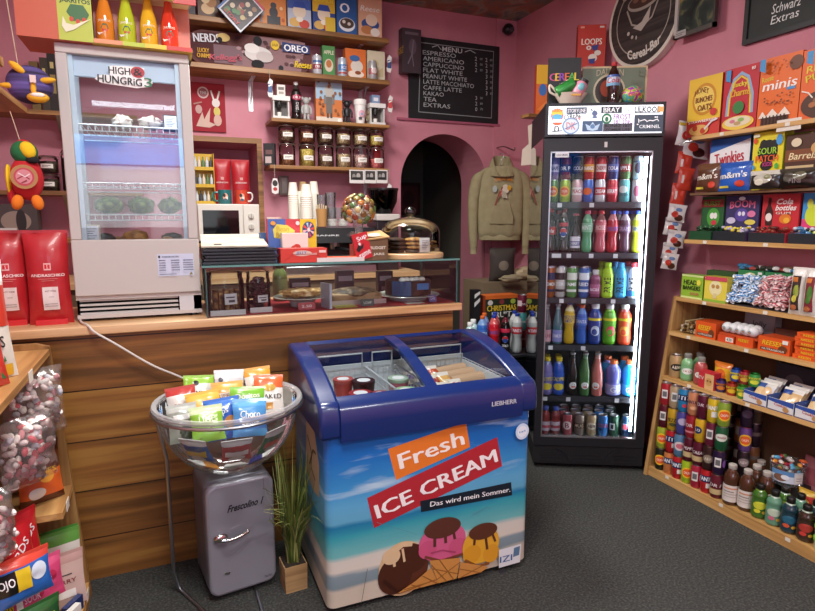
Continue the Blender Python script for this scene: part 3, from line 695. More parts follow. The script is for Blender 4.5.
def candy_bag(label, x, y, z, w, h, t, seed, rz=R(60)):
    e = empty('marshmallow_bag', (x, y, z), rz); tag(e, label, 'bag', 'clear bags of marshmallow candy')
    f = bag_surf(w, h, t, seed, .02); m = MB(); nx, ny = 12, 14
    for side in (1, -1):
        vs = [f(a/nx, b/ny, side) for b in range(ny+1) for a in range(nx+1)]
        fs = [(b*(nx+1)+a, b*(nx+1)+a+1, (b+1)*(nx+1)+a+1, (b+1)*(nx+1)+a) for b in range(ny) for a in range(nx)]
        m.add(vs, fs, cell)
    kid(m, 'clear_film', e, ang=25)
    m = MB(); r2 = random.Random(seed)
    for i in range(84):
        a, b = r2.uniform(-.40, .40), r2.uniform(.06, .88)
        m.ell((a*w, r2.uniform(-.3, .3)*t*(1-abs(2*b-1)**2*.7), b*h), (.017, .010, .009), mat(r2.choice(['#e8a0a4', '#f4ece4', '#f4e6e2', '#d85a64', '#f8f4ea', '#d8dce6', '#f8f4ee']), .5), 7, 5, Matrix.Rotation(r2.uniform(0, 3), 4, 'Y') @ Matrix.Rotation(r2.uniform(0, 3), 4, 'Z'))
    mo = kid(m, 'marshmallows', e); mo['kind'] = 'stuff'
    return e
candy_bag('clear crinkled bag of pink and white marshmallows, topmost of the rack front', -.435, 2.17, .70, .20, .23, .10, 2, R(35))
candy_bag('clear bag of mixed pink marshmallows below the topmost one', -.43, 2.02, .60, .19, .22, .10, 5, R(50))
candy_bag('clear marshmallow bag hanging lowest, above the red candy bags', -.50, 1.825, .455, .16, .21, .08, 9, R(55))
for zr, lb in ((.92, 'under the rack top board'), (.53, 'behind the red candy bags'), (.38, 'behind the pink candy bags')):
    m = MB()
    for y in (1.74, 1.70, 1.66): m.tube([(-.915, y, zr), (-.54, y, zr), (-.52, y, zr+.01)], .003, METAL(), 6)
    m.box(-.926, -.914, 1.6, 2.05, zr-.02, zr+.015, METAL()); o = m.build('hook_rail'); tag(o, 'steel rail with prong hooks '+lb, 'rail', 'hook rails in the snack rack')
lbag('orange and brown peanut candy bag at the end of the middle rack board', -.44, 2.20, .458, .14, .20, .05, '#5a2a16', '#3a1a10', [('R', 0, .12, 1, .55, '#d8622a'), ('C', .6, .45, .18, .1, '#e8a23a'), ('T', 'REESES', .5, .55, .08, '#f0c030', {'w': .7}), ('C', .35, .2, .2, .1, '#d9d4cc')], seed=6, rz=R(30))
lbag('yellow candy bag behind the two red ones on the rack', -.56, 2.08, .24, .13, .17, .035, '#e3b21f', '#e8c232', [('T', 'NERDS', .5, .6, .1, '#3a2a10', {'w': .7}), ('C', .5, .3, .2, .1, '#d8622a')], seed=7, rz=R(45))
for i, y in enumerate((1.945, 2.03)):
    lbag(('red candy bag with white lettering, nearer the viewer of two alike', 'red candy bag with white lettering, nearer the counter of two alike')[i], -.475, y, .33, .14, .165, .038, '#c41f28', '#c41f28', [('T', 'NERDS', .5, .5, .16, '#eeeaea', {'w': .75, 'rot': 35, 'bold': .04}), ('R', .4, .12, .95, .24, '#e3c21f'), ('T', 'GUMMY', .68, .18, .07, '#141414', {'w': .4}), ('R', 0, 0, 1, .1, '#2a3a80')], seed=8+i, rz=R(50))
lbag('blue white and yellow gum bag lying above the pink bags', -.445, 1.885, .30, .16, .13, .04, '#2c68b8', '#d84a3a', [('R', 0, .3, .35, .8, '#141414'), ('T', 'OJO', .18, .55, .25, '#f2f2f2', {'w': .28}), ('R', .35, .3, .6, .8, '#e8c82a'), ('C', .75, .6, .15, .2, '#d8e4f0')], seed=11, rz=R(35))
for i, (y, lb) in enumerate(((1.965, 'bright pink sour candy bag above the green one'), (2.05, 'bright pink candy bag behind, by the white green packs'))):
    lbag(lb, -.465+.02*i, y, .175, .16, .14, .035, '#d64a7a', '#dd5a86', [('R', .05, .3, .25, .7, '#e8c82a'), ('T', 'BITS', .15, .5, .2, '#1c1c1c', {'w': .18}), ('R', .3, .4, .42, .72, '#e9e9e4'), ('C', .75, .6, .1, .12, '#b82a50'), ('T', 'SOUR', .6, .55, .14, '#f2d0dc', {'w': .3})], seed=12+i, rz=R(35))
lbag('dark green candy bag with yellow lettering at the rack foot', -.43, 1.865, .155, .17, .12, .04, '#1f4a26', '#2a5a2c', [('T', 'TOXIC', .68, .6, .22, '#c8d838', {'w': .4, 'bold': .03}), ('T', 'WASTE', .68, .3, .18, '#e8d83a', {'w': .4}), ('C', .25, .5, .12, .2, '#8aa83a')], seed=14, rz=R(35))
for i, (y, c, c2, t) in enumerate(((2.25, '#c9d6b8', '#4c8a3a', 'FRUIT'), (2.21, '#d8d2c8', '#5a963f', 'VEGAN'), (2.17, '#cfb2a8', '#c09a92', 'BERRY'))):
    lbag(('pale green fruit snack pouch closest to the rack side panel', 'white pouch with green top beside the side panel', 'dusty pink pouch standing in front of the white green ones')[i], -.415+.010*i, y, .068, .135, (.24, .25, .19)[i], .02, c, c2, [('T', t, .5, .5, .08, '#4a7a3a' if i < 2 else '#8a3a3a', {'w': .6}), ('R', .25, .62, .7, .64, '#444444'), ('R', .25, .2, .75, .34, '#eeeae2')], seed=15+i, rz=R(18), cr=.003)
for i, y in enumerate((2.13, 2.08)):
    carton('wafer_packet', ('small navy packet lying at the rack foot by the side panel', 'small white packet with red print at the rack foot')[i], 'packet', .08, .05, .02, (-.37, y, .062), R(60), ('#1f2f60', '#dedbd4')[i], design=[('R', .2, .2, .8, .6, ('#d8d4cc', '#b83030')[i])])
# === tall black drinks fridge in the corner
FP, FRZ = Vector((1.872, 2.636, 0)), atan2(-.28, .538)
FD, FN = Vector((cos(FRZ), sin(FRZ), 0)), Vector((-sin(FRZ), cos(FRZ), 0))
def floc(s, y, z): return FP+FD*s+FN*y+Vector((0, 0, z))
def fat(u, v, y=0):
    r = at(u, v, z=0)-EYEP if v > 217 else EYEP-at(u, 300, z=0)
    d = _fw+_rt*((u-407.5)/F_PX)-_up*((v-305.5)/F_PX)
    t = (FP+FN*y-EYEP).dot(FN)/d.dot(FN); q = EYEP+d*t-FP
    return q.dot(FD), q.z
fr = empty('drinks_fridge', FP, FRZ); tag(fr, 'tall black glass-door drinks fridge with a lit stickered header, in the corner', 'drinks fridge')
blk = mat('#16181c', .45); blk2 = mat('#101114', .6); W_ = .607; DP = .56
inner = mat('#34383f', .5)
m = MB(); gloss = mat('#16181c', .03, 0, 1, 0, .8); m.box(0, .02, .035, DP, .135, 1.84, blk, right=inner, left=gloss); m.box(W_-.02, W_, .035, DP, .135, 1.84, blk, left=inner)
m.box(.02, W_-.02, DP-.02, DP, .135, 1.84, inner); m.box(.02, W_-.02, .035, DP-.02, .135, .15, inner); m.box(.02, W_-.02, .035, DP-.02, 1.80, 1.84, inner)
m.box(0, W_, .035, DP, 1.84, 2.005, blk); kid(m, 'cabinet', fr)
m = MB(); m.box(0, W_, .01, DP, .03, .135, blk2)
m.prism([(.12, .125), (.16, .118), (.20, .09), (.215, .05), (.20, .05), (.185, .085), (.155, .108)], blk, 0, .011, 'xz')
m.prism([(.49, .125), (.45, .118), (.41, .09), (.395, .05), (.41, .05), (.425, .085), (.455, .108)], blk, 0, .011, 'xz')
for z in (.045, .065, .085):
    for a, b in ((.04, .16), (.23, .38), (.45, .57)): m.box(a, b, .006, .011, z, z+.006, blk)
kid(m, 'kick_plate', fr)
for a in (.06, .54):
    for b in (.08, .5):
        m = MB(); m.lathe([(0, 0), (.025, 0), (.025, .03), (0, .03)], blk2, 12, (a, b, 0)); kid(m, 'foot', fr)
m = MB(); f0, f1, z0, z1 = .036, .56, .19, 1.765
m.box(0, W_, 0, .032, .14, z0, blk); m.box(0, W_, 0, .032, z1, 1.832, blk); m.box(0, f0, 0, .032, z0, z1, blk); m.box(f1, W_, 0, .032, z0, z1, blk)
dr = kid(m, 'door', fr)
m = MB(); m.box(f0, f1, .010, .016, z0, z1, glass('#fafdfe', 1.38)); kid(m, 'glass_pane', dr)
m = MB(); fm = METAL('#b9bcc0', .35); m.box(f0, f0+.006, -.001, .012, z0, z1, fm); m.box(f0, f1, -.001, .012, z0, z0+.008, fm); m.box(f1-.006, f1, -.001, .012, z0, z1, fm); m.box(f0, f1, -.001, .012, z1-.006, z1, fm); kid(m, 'seal_strip', dr)
m = MB(); m.box(.31, .325, -.003, 0, 1.785, 1.812, mat('#d9d9d6', .4)); kid(m, 'badge', dr)
m = MB(); m.box(.06, .13, -.0012, 0, 1.735, 1.76, P('#d8dade')); o = kid(m, 'sticker', dr)
print_on(o, [('T', 'COLD DRINKS', .5, .5, .5, '#33353a', {'w': .85})], .07, .025, flat(.06, 1.735, -.0012))
m = MB(); m.box(0, W_, -.012, .036, 1.838, 2.008, blk); hb = kid(m, 'header_frame', fr)
m = MB(); m.box(.016, W_-.016, -.016, -.012, 1.852, 1.992, mat('#eef4fa', .4, 0, 0, 1.0)); lp_ = kid(m, 'lit_panel', hb)
HW, HH = W_-.032, .14
print_on(lp_, [
  ('R', .02, .52, .13, .97, '#e8ecf0'), ('C', .075, .68, .055, .24, '#e0587a'), ('C', .075, .75, .05, .14, '#e8c04a'), ('C', .075, .62, .045, .10, '#58a8c8'), ('T', 'RAINBOW', .075, .84, .09, '#d8603a', {'w': .10}),
  ('R', .155, .72, .335, .95, '#3b4a5c'), ('T', 'STORYLINE', .245, .83, .14, '#e8eaee', {'w': .16}), ('G', [(.15, .56), (.30, .70), (.31, .56), (.16, .44)], '#e9e9ea'), ('T', 'CEREAL', .21, .64, .20, '#26262c', {'w': .15, 'rot': 10, 'bold': .04}), ('T', 'BAR', .25, .50, .12, '#c8404a', {'w': .08, 'rot': 10}),
  ('T', 'N', .385, .82, .14, '#3c4c70', {'bold': .05}), ('C', .405, .72, .025, .1, '#55658a'), ('R', .385, .55, .425, .62, '#55658a'),
  ('R', .46, .72, .64, .95, '#26303a'), ('T', 'BRAY', .55, .835, .17, '#e6eaec', {'w': .14, 'bold': .05}), ('T', '+', .70, .82, .1, '#7a88a8'), ('T', 'LILKOOL', .86, .83, .2, '#181c22', {'w': .22, 'bold': .02}), ('S', [(.75, .72), (.97, .72)], .02, '#20242a'), ('S', [(.75, .95), (.97, .95)], .02, '#20242a'), ('R', .95, .74, 1, .93, '#d8a868'),
  ('C', .51, .52, .045, .19, '#1f6a48'), ('C', .51, .52, .03, .12, '#e9efe8'), ('C', .51, .5, .015, .09, '#1f6a48'),
  ('T', 'FROST', .645, .58, .19, '#8a4a90', {'w': .15, 'bold': .05}), ('T', '187 TNG', .655, .41, .14, '#8a4a90', {'w': .16, 'bold': .04}),
  ('R', .75, .04, 1.0, .64, '#3d4a58'), ('S', [(.96, .40), (.95, .48), (.91, .42), (.885, .44), (.86, .40), (.84, .47), (.80, .42), (.785, .5), (.79, .36)], .035, '#eef0f2'), ('C', .93, .55, .008, .025, '#eef0f2'), ('C', .945, .55, .008, .025, '#eef0f2'), ('C', .78, .30, .008, .025, '#eef0f2'), ('T', 'CRIMINEL', .885, .22, .12, '#e4e8ec', {'w': .18}),
  ('R', .48, .06, .735, .34, '#4e4a56'), ('T', 'BONEZ 187', .605, .26, .11, '#141418', {'w': .22, 'bold': .03}), ('T', 'ZOMBIE LIFE', .605, .12, .1, '#141418', {'w': .22, 'bold': .03}),
  ('C', .075, .40, .045, .1, '#d06a48'), ('R', .035, .40, .12, .52, '#e8ecf0'), ('T', 'n', .07, .18, .2, '#2a2a30', {'bold': .04}), ('S', [(.03, .08), (.12, .1)], .04, '#2a2a30'),
  ('C', .195, .27, .078, .30, '#7d96b4'), ('C', .195, .27, .064, .25, '#c5d3e2'), ('T', 'DK', .195, .27, .26, '#c07a7a', {'w': .08, 'bold': .04}), ('S', [(.14, .16), (.25, .36)], .03, '#5878a0'),
  ('R', .295, .06, .475, .44, '#3e5674'), ('G', [(.32, .34), (.36, .26), (.385, .4), (.41, .26), (.45, .34), (.43, .12), (.385, .08), (.34, .12)], '#a9c0d4'), ('C', .385, .24, .02, .08, '#5878a0')],
  HW, HH, flat(.016, 1.852, -.016), 'sticker_print', mf=lambda c: mat(c, .4, 0, 0, .45), e=.0004)
m = MB(); m.box(f1-.022, f1-.012, .045, .055, .22, 1.74, mat('#eef6ff', .4, 0, 0, 45)); kid(m, 'light_strip', fr)
FS = [1.503, 1.229, .978, .711, .412, .168]
FSI = FS[:]
for i, z in enumerate(FS[:5]):
    m = MB(); m.box(.021, .585, .062, .5, z-.010, z-.002, mat('#22252a', .5)); m.box(.021, .585, .058, .064, z-.030, z+.002, mat('#2a2d33', .45)); sh = kid(m, 'wire_shelf', fr)
    for k, s in enumerate(((.09, .26), (.07, .15, .27, .40), (.12, .24, .40), (.07, .25), (.05, .18, .45))[i]):
        w = .05 if (i, k) == (1, 0) else .024
        m = MB(); m.box(s, s+w, .0555, .0575, z-.027, z-.004, P('#dfe3e6')); kid(m, 'price_tag', sh)
m = MB(); m.box(.021, .585, .05, .5, .152, .164, mat('#b8bcc0', .4, .6)); kid(m, 'floor_tray', fr)
def fz(i): return FS[i]+.0005
ROWN = ['top shelf', 'second shelf', 'third shelf', 'fourth shelf', 'fifth shelf', 'bottom shelf']
def fput(fn, i, u, y, dz=0):
    z = fz(i)+dz; v = {0: 195, 1: 245, 2: 290, 3: 340, 4: 390, 5: 428}[i]
    s = fat(u, v, y)[0]; l = floc(s, y, z); return l, facecam(l, .25)
CH = [('C', .5, .5, .36, .30, '#f0c030'), ('C', .5, .5, .28, .22, '#e2622a'), ('T', 'CHUPA', .5, .5, .14, '#f5e6d0', {'w': .4})]
def stripe(c1, t, tc='#f2f2f2'): return [('R', 0, .3, 1, .72, c1), ('T', t, .5, .5, .22, tc, {'w': .7, 'bold': .03})]
row1 = [ # u, lower (col, design, words), upper
  (553, ('#5a8a4a', CH, 'green and purple'), ('#8a7aa8', stripe('#d8d4e4', 'GRAPE', '#4a3a78'), 'lilac')),
  (565, ('#9fbf2c', CH, 'lime yellow'), ('#7a1f2c', stripe('#24305a', 'DR P'), 'maroon and navy')),
  (577, ('#d8aeb4', stripe('#f0e6e6', 'PEACH', '#c04a5a'), 'pale pink'), ('#201d22', stripe('#3a3238', 'COLA', '#c8c8cc'), 'black')),
  (588, ('#3a6fc4', [('C', .5, .5, .3, .2, '#e06a2a')], 'blue with orange spot'), ('#b8352f', stripe('#e0a030', 'ORANGE'), 'red and gold')),
  (600, ('#dcdce0', stripe('#c83038', 'CREAM'), 'white with red bands'), ('#c02a34', stripe('#e8dcd8', 'CHERRY', '#a82028'), 'bright red')),
  (612, ('#b82836', stripe('#d8485a', 'BERRY'), 'cherry red'), ('#27407c', stripe('#4a6ab0', 'COLA'), 'navy blue')),
  (624, ('#4fa3a8', [('C', .5, .6, .3, .2, '#cfe6e4'), ('T', 'ICED TEA', .5, .3, .14, '#1f4a54', {'w': .7})], 'teal'), ('#3f6a3a', stripe('#8a2c2c', 'APPLE'), 'dark green')),
  (637, ('#d9c4cc', [('C', .5, .5, .25, .3, '#a85a70')], 'white and pink'), ('#a9c6d8', [('C', .5, .5, .25, .3, '#3a3f52'), ('R', .1, .8, .9, .9, '#5a7a98')], 'pale blue'))]
for k, (u, lo, hi) in enumerate(row1):
    l, rz = fput(can, 0, u, .105)
    can('soda_can', '%s soda can on the lower layer of the fridge top shelf' % lo[2], 'can', l, rz, lo[0], design=lo[1], group='cans on the fridge top shelf', h=.122, r=.0285)
    can('soda_can', '%s soda can stacked on another on the fridge top shelf' % hi[2], 'can', l+Vector((0, 0, .1225)), rz, hi[0], design=hi[1], group='cans on the fridge top shelf', h=.122, r=.0285)
G2 = 'bottles on the second fridge shelf'
def fb(i, u, y, kind, label, **kw):
    l, rz = fput(None, i, u, y); return bottle(kind, label, 'bottle', l, rz, **kw)
fb(1, 550, .105, 'cola', 'dark cola bottle with red label on the second fridge shelf', liquid='#1c1010', upper='#2a1a16', cap='#b22028', band='#c03030', bz=(.42, .6), design=[('T', 'Cola', .5, .5, .5, '#f0e6e4', {'w': .6, 'shear': .2})], group=G2)
fb(1, 563, .105, 'cola', 'dark cola bottle with round blue red badge on the second fridge shelf', liquid='#191214', upper='#6a5a58', cap='#8a3a40', band='#191416', bz=(.3, .72), design=[('C', .5, .4, .22, .26, '#e8e8ea'), ('C', .5, .47, .22, .16, '#c03038'), ('C', .5, .31, .2, .12, '#2a4a9a'), ('R', .2, .75, .8, .95, '#b02a38')], group=G2)
fb(1, 575, .105, 'glass', 'slim dark glass bottle with white blue label on the second fridge shelf', liquid='#201618', upper='#2a1e20', cap='#c05060', band='#d8d4e0', bz=(.12, .42), design=[('R', 0, .2, 1, .6, '#5a4a8a'), ('T', 'CHERRY', .5, .4, .25, '#f0f0f4', {'w': .7})], group=G2, r=.027, h=.21)
fb(1, 586.5, .105, 'soda', 'mint green soda bottle with pink cap on the second fridge shelf', liquid='#4f9f72', upper='#79b994', cap='#d05a74', band='#8ac0a0', bz=(.5, .72), design=[('T', 'MINT', .5, .5, .5, '#e8f2ec', {'w': .6})], group=G2)
fb(1, 600, .105, 'soda', 'pink soda bottle with red cap on the second fridge shelf', liquid='#c05a66', upper='#8a5a58', cap='#c03a40', band='#c86a74', bz=(.5, .72), design=[('T', 'ROSE', .5, .5, .5, '#f0dcdc', {'w': .6})], group=G2)
fb(1, 611.5, .105, 'soda', 'red fruit soda bottle with blue cap on the second fridge shelf', liquid='#b02430', upper='#c8848a', cap='#2a50b8', band='#b83040', bz=(.5, .66), design=[('T', 'FRUIT', .5, .5, .6, '#3a58b0', {'w': .7, 'bold': .04})], group=G2)
fb(1, 624, .105, 'soda', 'dark purple soda bottle with blue cap on the second fridge shelf', liquid='#5a3f52', upper='#a49aa8', cap='#2a50b8', band='#6a5070', bz=(.5, .66), design=[('T', 'GRAPE', .5, .5, .6, '#c8b8d8', {'w': .7, 'bold': .04})], group=G2)
fb(1, 637, .105, 'soda', 'neon yellow soda bottle with blue cap on the second fridge shelf', liquid='#b6cf28', upper='#d3e07a', cap='#2a58c8', band='#cddc5a', bz=(.5, .66), design=[('T', 'FANTA', .5, .5, .6, '#3a58b0', {'w': .7, 'bold': .04})], group=G2)
for u, c, cp, lb in ((557, '#1c1010', '#b22028', 'dark cola'), (593, '#8a3a44', '#c03a40', 'dull pink'), (617, '#8a2430', '#2a50b8', 'dull red'), (631, '#8fa02c', '#2a58c8', 'dull lime')):
    fb(1, u, .19, 'soda', 'second row %s bottle behind the gap on the second fridge shelf' % lb, liquid=c, upper='#8a8484', cap=cp, group=G2)
G3 = 'cans and bottles on the third fridge shelf'
for u, c, c2, t, lb in ((549.5, '#b0602c', '#24365e', 'LEMON', 'brown and navy'), (560, '#cfcfcc', '#2a2a2c', 'ZERO', 'white and black'), (571.5, '#5f9a54', '#e0e6dc', 'FAME', 'green'), (583.5, '#3a68b4', '#dfe6ee', 'RED', 'blue and silver')):
    l, rz = fput(None, 2, u, .105)
    can('energy_can', 'tall %s energy drink can on the third fridge shelf' % lb, 'can', l, rz, c, design=[('R', 0, .62, 1, .9, c2), ('T', t, .5, .45, .14, '#eef0f0', {'w': .75, 'bold': .03}), ('R', .1, .15, .9, .25, c2)], group=G3, h=.168, r=.0285)
    l, rz = fput(None, 2, u+2, .175)
    can('energy_can', 'tall %s energy drink can of the second row, third fridge shelf' % lb, 'can', l, rz, c, design=[('R', 0, .62, 1, .9, c2)], group=G3, h=.168, r=.0285)
fb(2, 595, .105, 'small', 'short purple juice bottle with white cap on the third fridge shelf', liquid='#8a4a6a', upper='#c8b0b8', cap='#d8d4d8', band='#a85a80', bz=(.15, .5), design=[('T', 'acai', .5, .5, .4, '#f2e6ee', {'w': .6})], group=G3)
PR = lambda: [('T', 'PRIME', .5, .5, .3, '#14161a', {'rot': 90, 'w': .95, 'bold': .02})]
for u, c, cp, lb in ((607, '#a8d42c', '#9ccc20', 'lime green'), (620, '#2f9fdc', '#2a94d4', 'sky blue'), (633, '#e2e6ea', '#d84048', 'white red topped')):
    fb(2, u, .105, 'prime', '%s sports drink bottle with upright lettering on the third fridge shelf' % lb, liquid=c, cap=cp, band=c, bz=(.06, .7), design=PR()+([('R', 0, .0, 1, .25, '#3a8ad0')] if lb.startswith('white') else []), group=G3, h=.19, r=.031)
    fb(2, u-6, .18, 'prime', '%s sports drink bottle standing behind its twin, third fridge shelf' % lb, liquid=c, cap=cp, group=G3, h=.19, r=.031)
G4 = 'bottles on the fourth fridge shelf'
fb(3, 546, .105, 'glass', 'clear marble soda bottle with pink label on the fourth fridge shelf', liquid='#6a6c70', upper='#a8b0b2', cap='#d0d4d8', band='#d8a8b4', bz=(.06, .36), design=[('T', 'RAMUNE', .5, .5, .3, '#a83a54', {'w': .8})], group=G4, r=.027, h=.225)
fb(3, 557, .105, 'glass', 'clear marble soda bottle with violet label on the fourth fridge shelf', liquid='#4a7480', upper='#a8bec2', cap='#d0d4d8', band='#8a90d0', bz=(.06, .36), design=[('T', 'RAMUNE', .5, .5, .3, '#e8e8f4', {'w': .8})], group=G4, r=.027, h=.225)
fb(3, 568.5, .105, 'soda', 'golden yellow soda bottle with blue cap on the fourth fridge shelf', liquid='#c9a81c', upper='#d8cfa0', cap='#27409c', band='#e0c030', bz=(.5, .72), design=[('T', 'MEZZO', .5, .65, .4, '#28489c', {'w': .75, 'bold': .04}), ('T', 'MIX', .5, .25, .3, '#28489c', {'w': .5})], group=G4, h=.24)
fb(3, 581, .105, 'soda', 'blue soda bottle with orange cap on the fourth fridge shelf', liquid='#2f62c0', upper='#5a86cc', cap='#d8683a', band='#3a70cc', bz=(.5, .7), design=[('T', 'FANTA', .5, .5, .45, '#dfe8f4', {'w': .7, 'bold': .04})], group=G4, h=.22)
fb(3, 578, .18, 'soda', 'blue soda bottle with orange cap, second row of the fourth fridge shelf', liquid='#2f62c0', upper='#5a86cc', cap='#d8683a', group=G4, h=.22)
for u, c, up, d, lb in ((594, '#1c3c8c', '#2a50a4', '#c8d8ec', 'dark blue'), (608.5, '#5aa81e', '#86c84a', '#d84a5a', 'bright green'), (623.5, '#d84a28', '#d86a70', '#f0b050', 'orange red')):
    fb(3, u, .11, 'sport', '%s sports bottle with yellow band and white cap on the fourth fridge shelf' % lb, liquid=c, upper=up, cap='#dfe6e8', band=c, bz=(.08, .7), design=[('R', 0, .86, 1, .96, '#e0d030'), ('C', .55, .45, .25, .2, d), ('C', .5, .4, .15, .12, c)], group=G4, h=.225, r=.0355)
    fb(3, u-1, .195, 'sport', '%s sports bottle of the second row, fourth fridge shelf' % lb, liquid=c, upper=up, cap='#c8d4d8', group=G4, h=.225, r=.0355)
G5 = 'bottles on the fifth fridge shelf'
for u, c, lb in ((546.5, '#7a74b4', 'lavender'), (558, '#2858c0', 'royal blue')):
    fb(4, u, .105, 'tea', '%s lemonade bottle with yellow cap and label on the fifth fridge shelf' % lb, liquid=c, upper='#8aa0c8', cap='#d9c22a', band=c, bz=(.08, .6), design=[('C', .5, .3, .35, .18, '#e0d040'), ('T', 'CALYPSO', .5, .7, .2, '#e6d63a', {'w': .8, 'bold': .04})], group=G5, h=.215, r=.032)
    fb(4, u-1, .185, 'tea', '%s lemonade bottle with yellow cap, second row of the fifth fridge shelf' % lb, liquid=c, upper='#8aa0c8', cap='#c4b02a', group=G5, h=.215, r=.032)
for u, c, up, lb in ((571.5, '#14120f', '#3a3a34', 'black'), (584, '#4a7a44', '#7a9a74', 'green'), (596.5, '#cf7a70', '#d8a49c', 'salmon pink')):
    fb(4, u, .105, 'glass', '%s glass soda bottle with round fruit logo on the fifth fridge shelf' % lb, liquid=c, upper=up, cap='#a8a8a4', band=None, group=G5, r=.0305, h=.245)
    l, rz = fput(None, 4, u, .105)
    mm = MB(); prt(mm, [('C', .5, .5, .26, .34, '#e8ece8'), ('G', [(.38, .5), (.46, .66), (.6, .64), (.64, .48), (.5, .42)], '#2c6a3a'), ('C', .45, .38, .07, .08, '#d84a2c'), ('C', .58, .38, .07, .08, '#d84a2c')], .08, .06, cyl(.0306, .08, .03), .0003, True, e0=.0006); par = [q for q in D.objects if q.get('label', '').startswith(lb+' glass soda bottle with round')][0]; kid(mm, 'logo', par)
    fb(4, u-1, .185, 'glass', '%s glass soda bottle of the second row, fifth fridge shelf' % lb, liquid=c, upper=up, cap='#a8a8a4', group=G5, r=.0305, h=.245)
for u, c, up, lb in ((612.5, '#6a6cc0', '#8a8ccc', 'violet'), (629, '#1f9ad8', '#3ab0e0', 'cyan')):
    fb(4, u, .115, 'sport', '%s sports bottle with orange cap and letter G on the fifth fridge shelf' % lb, liquid=c, upper=up, cap='#e2703a', band='#9a9cd0' if lb == 'violet' else '#38aade', bz=(.06, .34), design=[('T', 'G', .5, .5, .55, '#f0f0f4', {'bold': .05})], group=G5, r=.041, h=.20)
    fb(4, u-6, .215, 'sport', '%s sports bottle with orange cap, second row of the fifth fridge shelf' % lb, liquid='#2f8ccc' if lb == 'violet' else c, upper=up, cap='#e2703a', group=G5, r=.041, h=.20)
G6 = 'bottles and cans on the fridge bottom shelf'
for k, u in enumerate((545, 555)):
    fb(5, u, .115, 'small', ('red brown small bottle with blue cap, closest to the fridge hinge side', 'red brown small bottle with blue cap beside the pink can')[k], liquid='#8a2f30', upper='#7a3434', cap='#3a50a8', band='#c8bcc8', bz=(.15, .48), design=[('R', .1, .3, .9, .6, '#b04a54')], group=G6, r=.027, h=.165)
row6 = [(567, '#b05058', [('C', .5, .5, .3, .25, '#e0d0d0'), ('T', 'B', .5, .5, .3, '#8a2a34', {'bold': .05})], 'dusty red'), (579, '#8a7c70', [('R', 0, .35, 1, .65, '#4a2e1e'), ('T', 'MUG', .5, .5, .2, '#e8dcc0', {'w': .6})], 'brown and silver'),
        (591, '#b9a27c', [('C', .5, .5, .32, .22, '#e6dcc4'), ('T', 'A&W', .5, .5, .2, '#3a2418', {'w': .5, 'bold': .04})], 'tan'), (602.5, '#2f74b8', [('T', 'COOL', .5, .55, .22, '#d04a54', {'w': .7, 'bold': .05}), ('C', .3, .3, .1, .08, '#1a3a6a')], 'bright blue'),
        (613.5, '#1f4a34', [('R', .2, .3, .55, .7, '#dfe4df'), ('R', .28, .36, .46, .62, '#222222')], 'dark green'), (626, '#1f3f66', [('R', .2, .3, .6, .7, '#7a94b0'), ('C', .5, .5, .2, .15, '#c8485a')], 'navy')]
for u, c, d, lb in row6:
    l, rz = fput(None, 5, u, .115); can('soda_can', '%s soda can in front on the fridge bottom shelf' % lb, 'can', l, rz, c, design=d, group=G6, h=.125, r=.029)
    for q, yy in enumerate((.19, .265) if u < 620 else ()):
        l, rz = fput(None, 5, u-(9 if u > 620 else 5)+q, yy); can('soda_can', '%s soda can, %s row of the fridge bottom shelf' % (lb, ('second', 'third')[q]), 'can', l, rz, c, design=None, group=G6, h=.125, r=.029)
# === things on the fridge
def fu(u, v, y): s, z = fat(u, v, y); return s, z
FT = 2.006
s0, s1 = fat(549, 100, .06)[0], fat(582, 100, .06)[0]; zt = fat(565, 55, .06)[1]
e = carton('black_card_sign', 'upright black card sign lettered CEREAL on top of the drinks fridge', 'sign', s1-s0, zt-FT, .02, floc((s0+s1)/2, .125, FT), FRZ, '#17191a')
m = MB(); cols = ['#c04a8a', '#e0b03a', '#8a4ab0', '#d86a3a', '#5aa84a', '#e0c83a']
prt(m, [('T', ch, .14+.145*i, .62, .15, cols[i], {'bold': .07}) for i, ch in enumerate('CEREAL')], s1-s0, zt-FT, flat(-(s1-s0)/2, 0, -.01), .0008); kid(m, 'lettering', e)
e = empty('sign_bowl', floc(fat(571, 100, .03)[0], .05, FT), FRZ); tag(e, 'white bowl figure with a green can and pink pot leaning out, on the drinks fridge', 'bowl')
m = MB(); m.lathe([(0, 0), (.045, 0), (.055, .012), (.088, .060), (.084, .060), (.05, .016), (0, .014)], mat('#d8cfbe', .5), 26, sy=.6); kid(m, 'bowl_body', e)
m = MB(); m.tube(smooth([(-.07, 0, .05), (-.105, 0, .07), (-.11, 0, .10), (-.10, 0, .10), (-.06, 0, .055)]), .006, mat('#d8cfbe', .5), 8); kid(m, 'spout', e)
m = MB(); prt(m, [('R', .1, .35, .9, .85, '#d8a44a'), ('S', [(.5, .35), (.55, -.3)], .1, '#b88ab0')], .06, .02, lambda X, Y, o: (-.03+X+.02, -.049-o, .034+Y)); kid(m, 'print', e)
m = MB(); T = Matrix.Translation((-.03, -.01, .085)) @ Matrix.Rotation(R(-118), 4, 'Y'); m.T = T; m.lathe([(0, -.05), (.03, -.05), (.032, -.04), (.032, .04), (.028, .05), (0, .05)], mat('#2f8a3a', .35, .2), 18); prt(m, [('T', 'Soda', .5, .5, .4, '#e6efe6', {'rot': 90, 'w': .8})], .06, .08, lambda X, Y, o: ((.0325+o)*sin((X-.03)/.032+pi/2), -(.0325+o)*cos((X-.03)/.032+.9), -.04+Y)); kid(m, 'green_can', e)
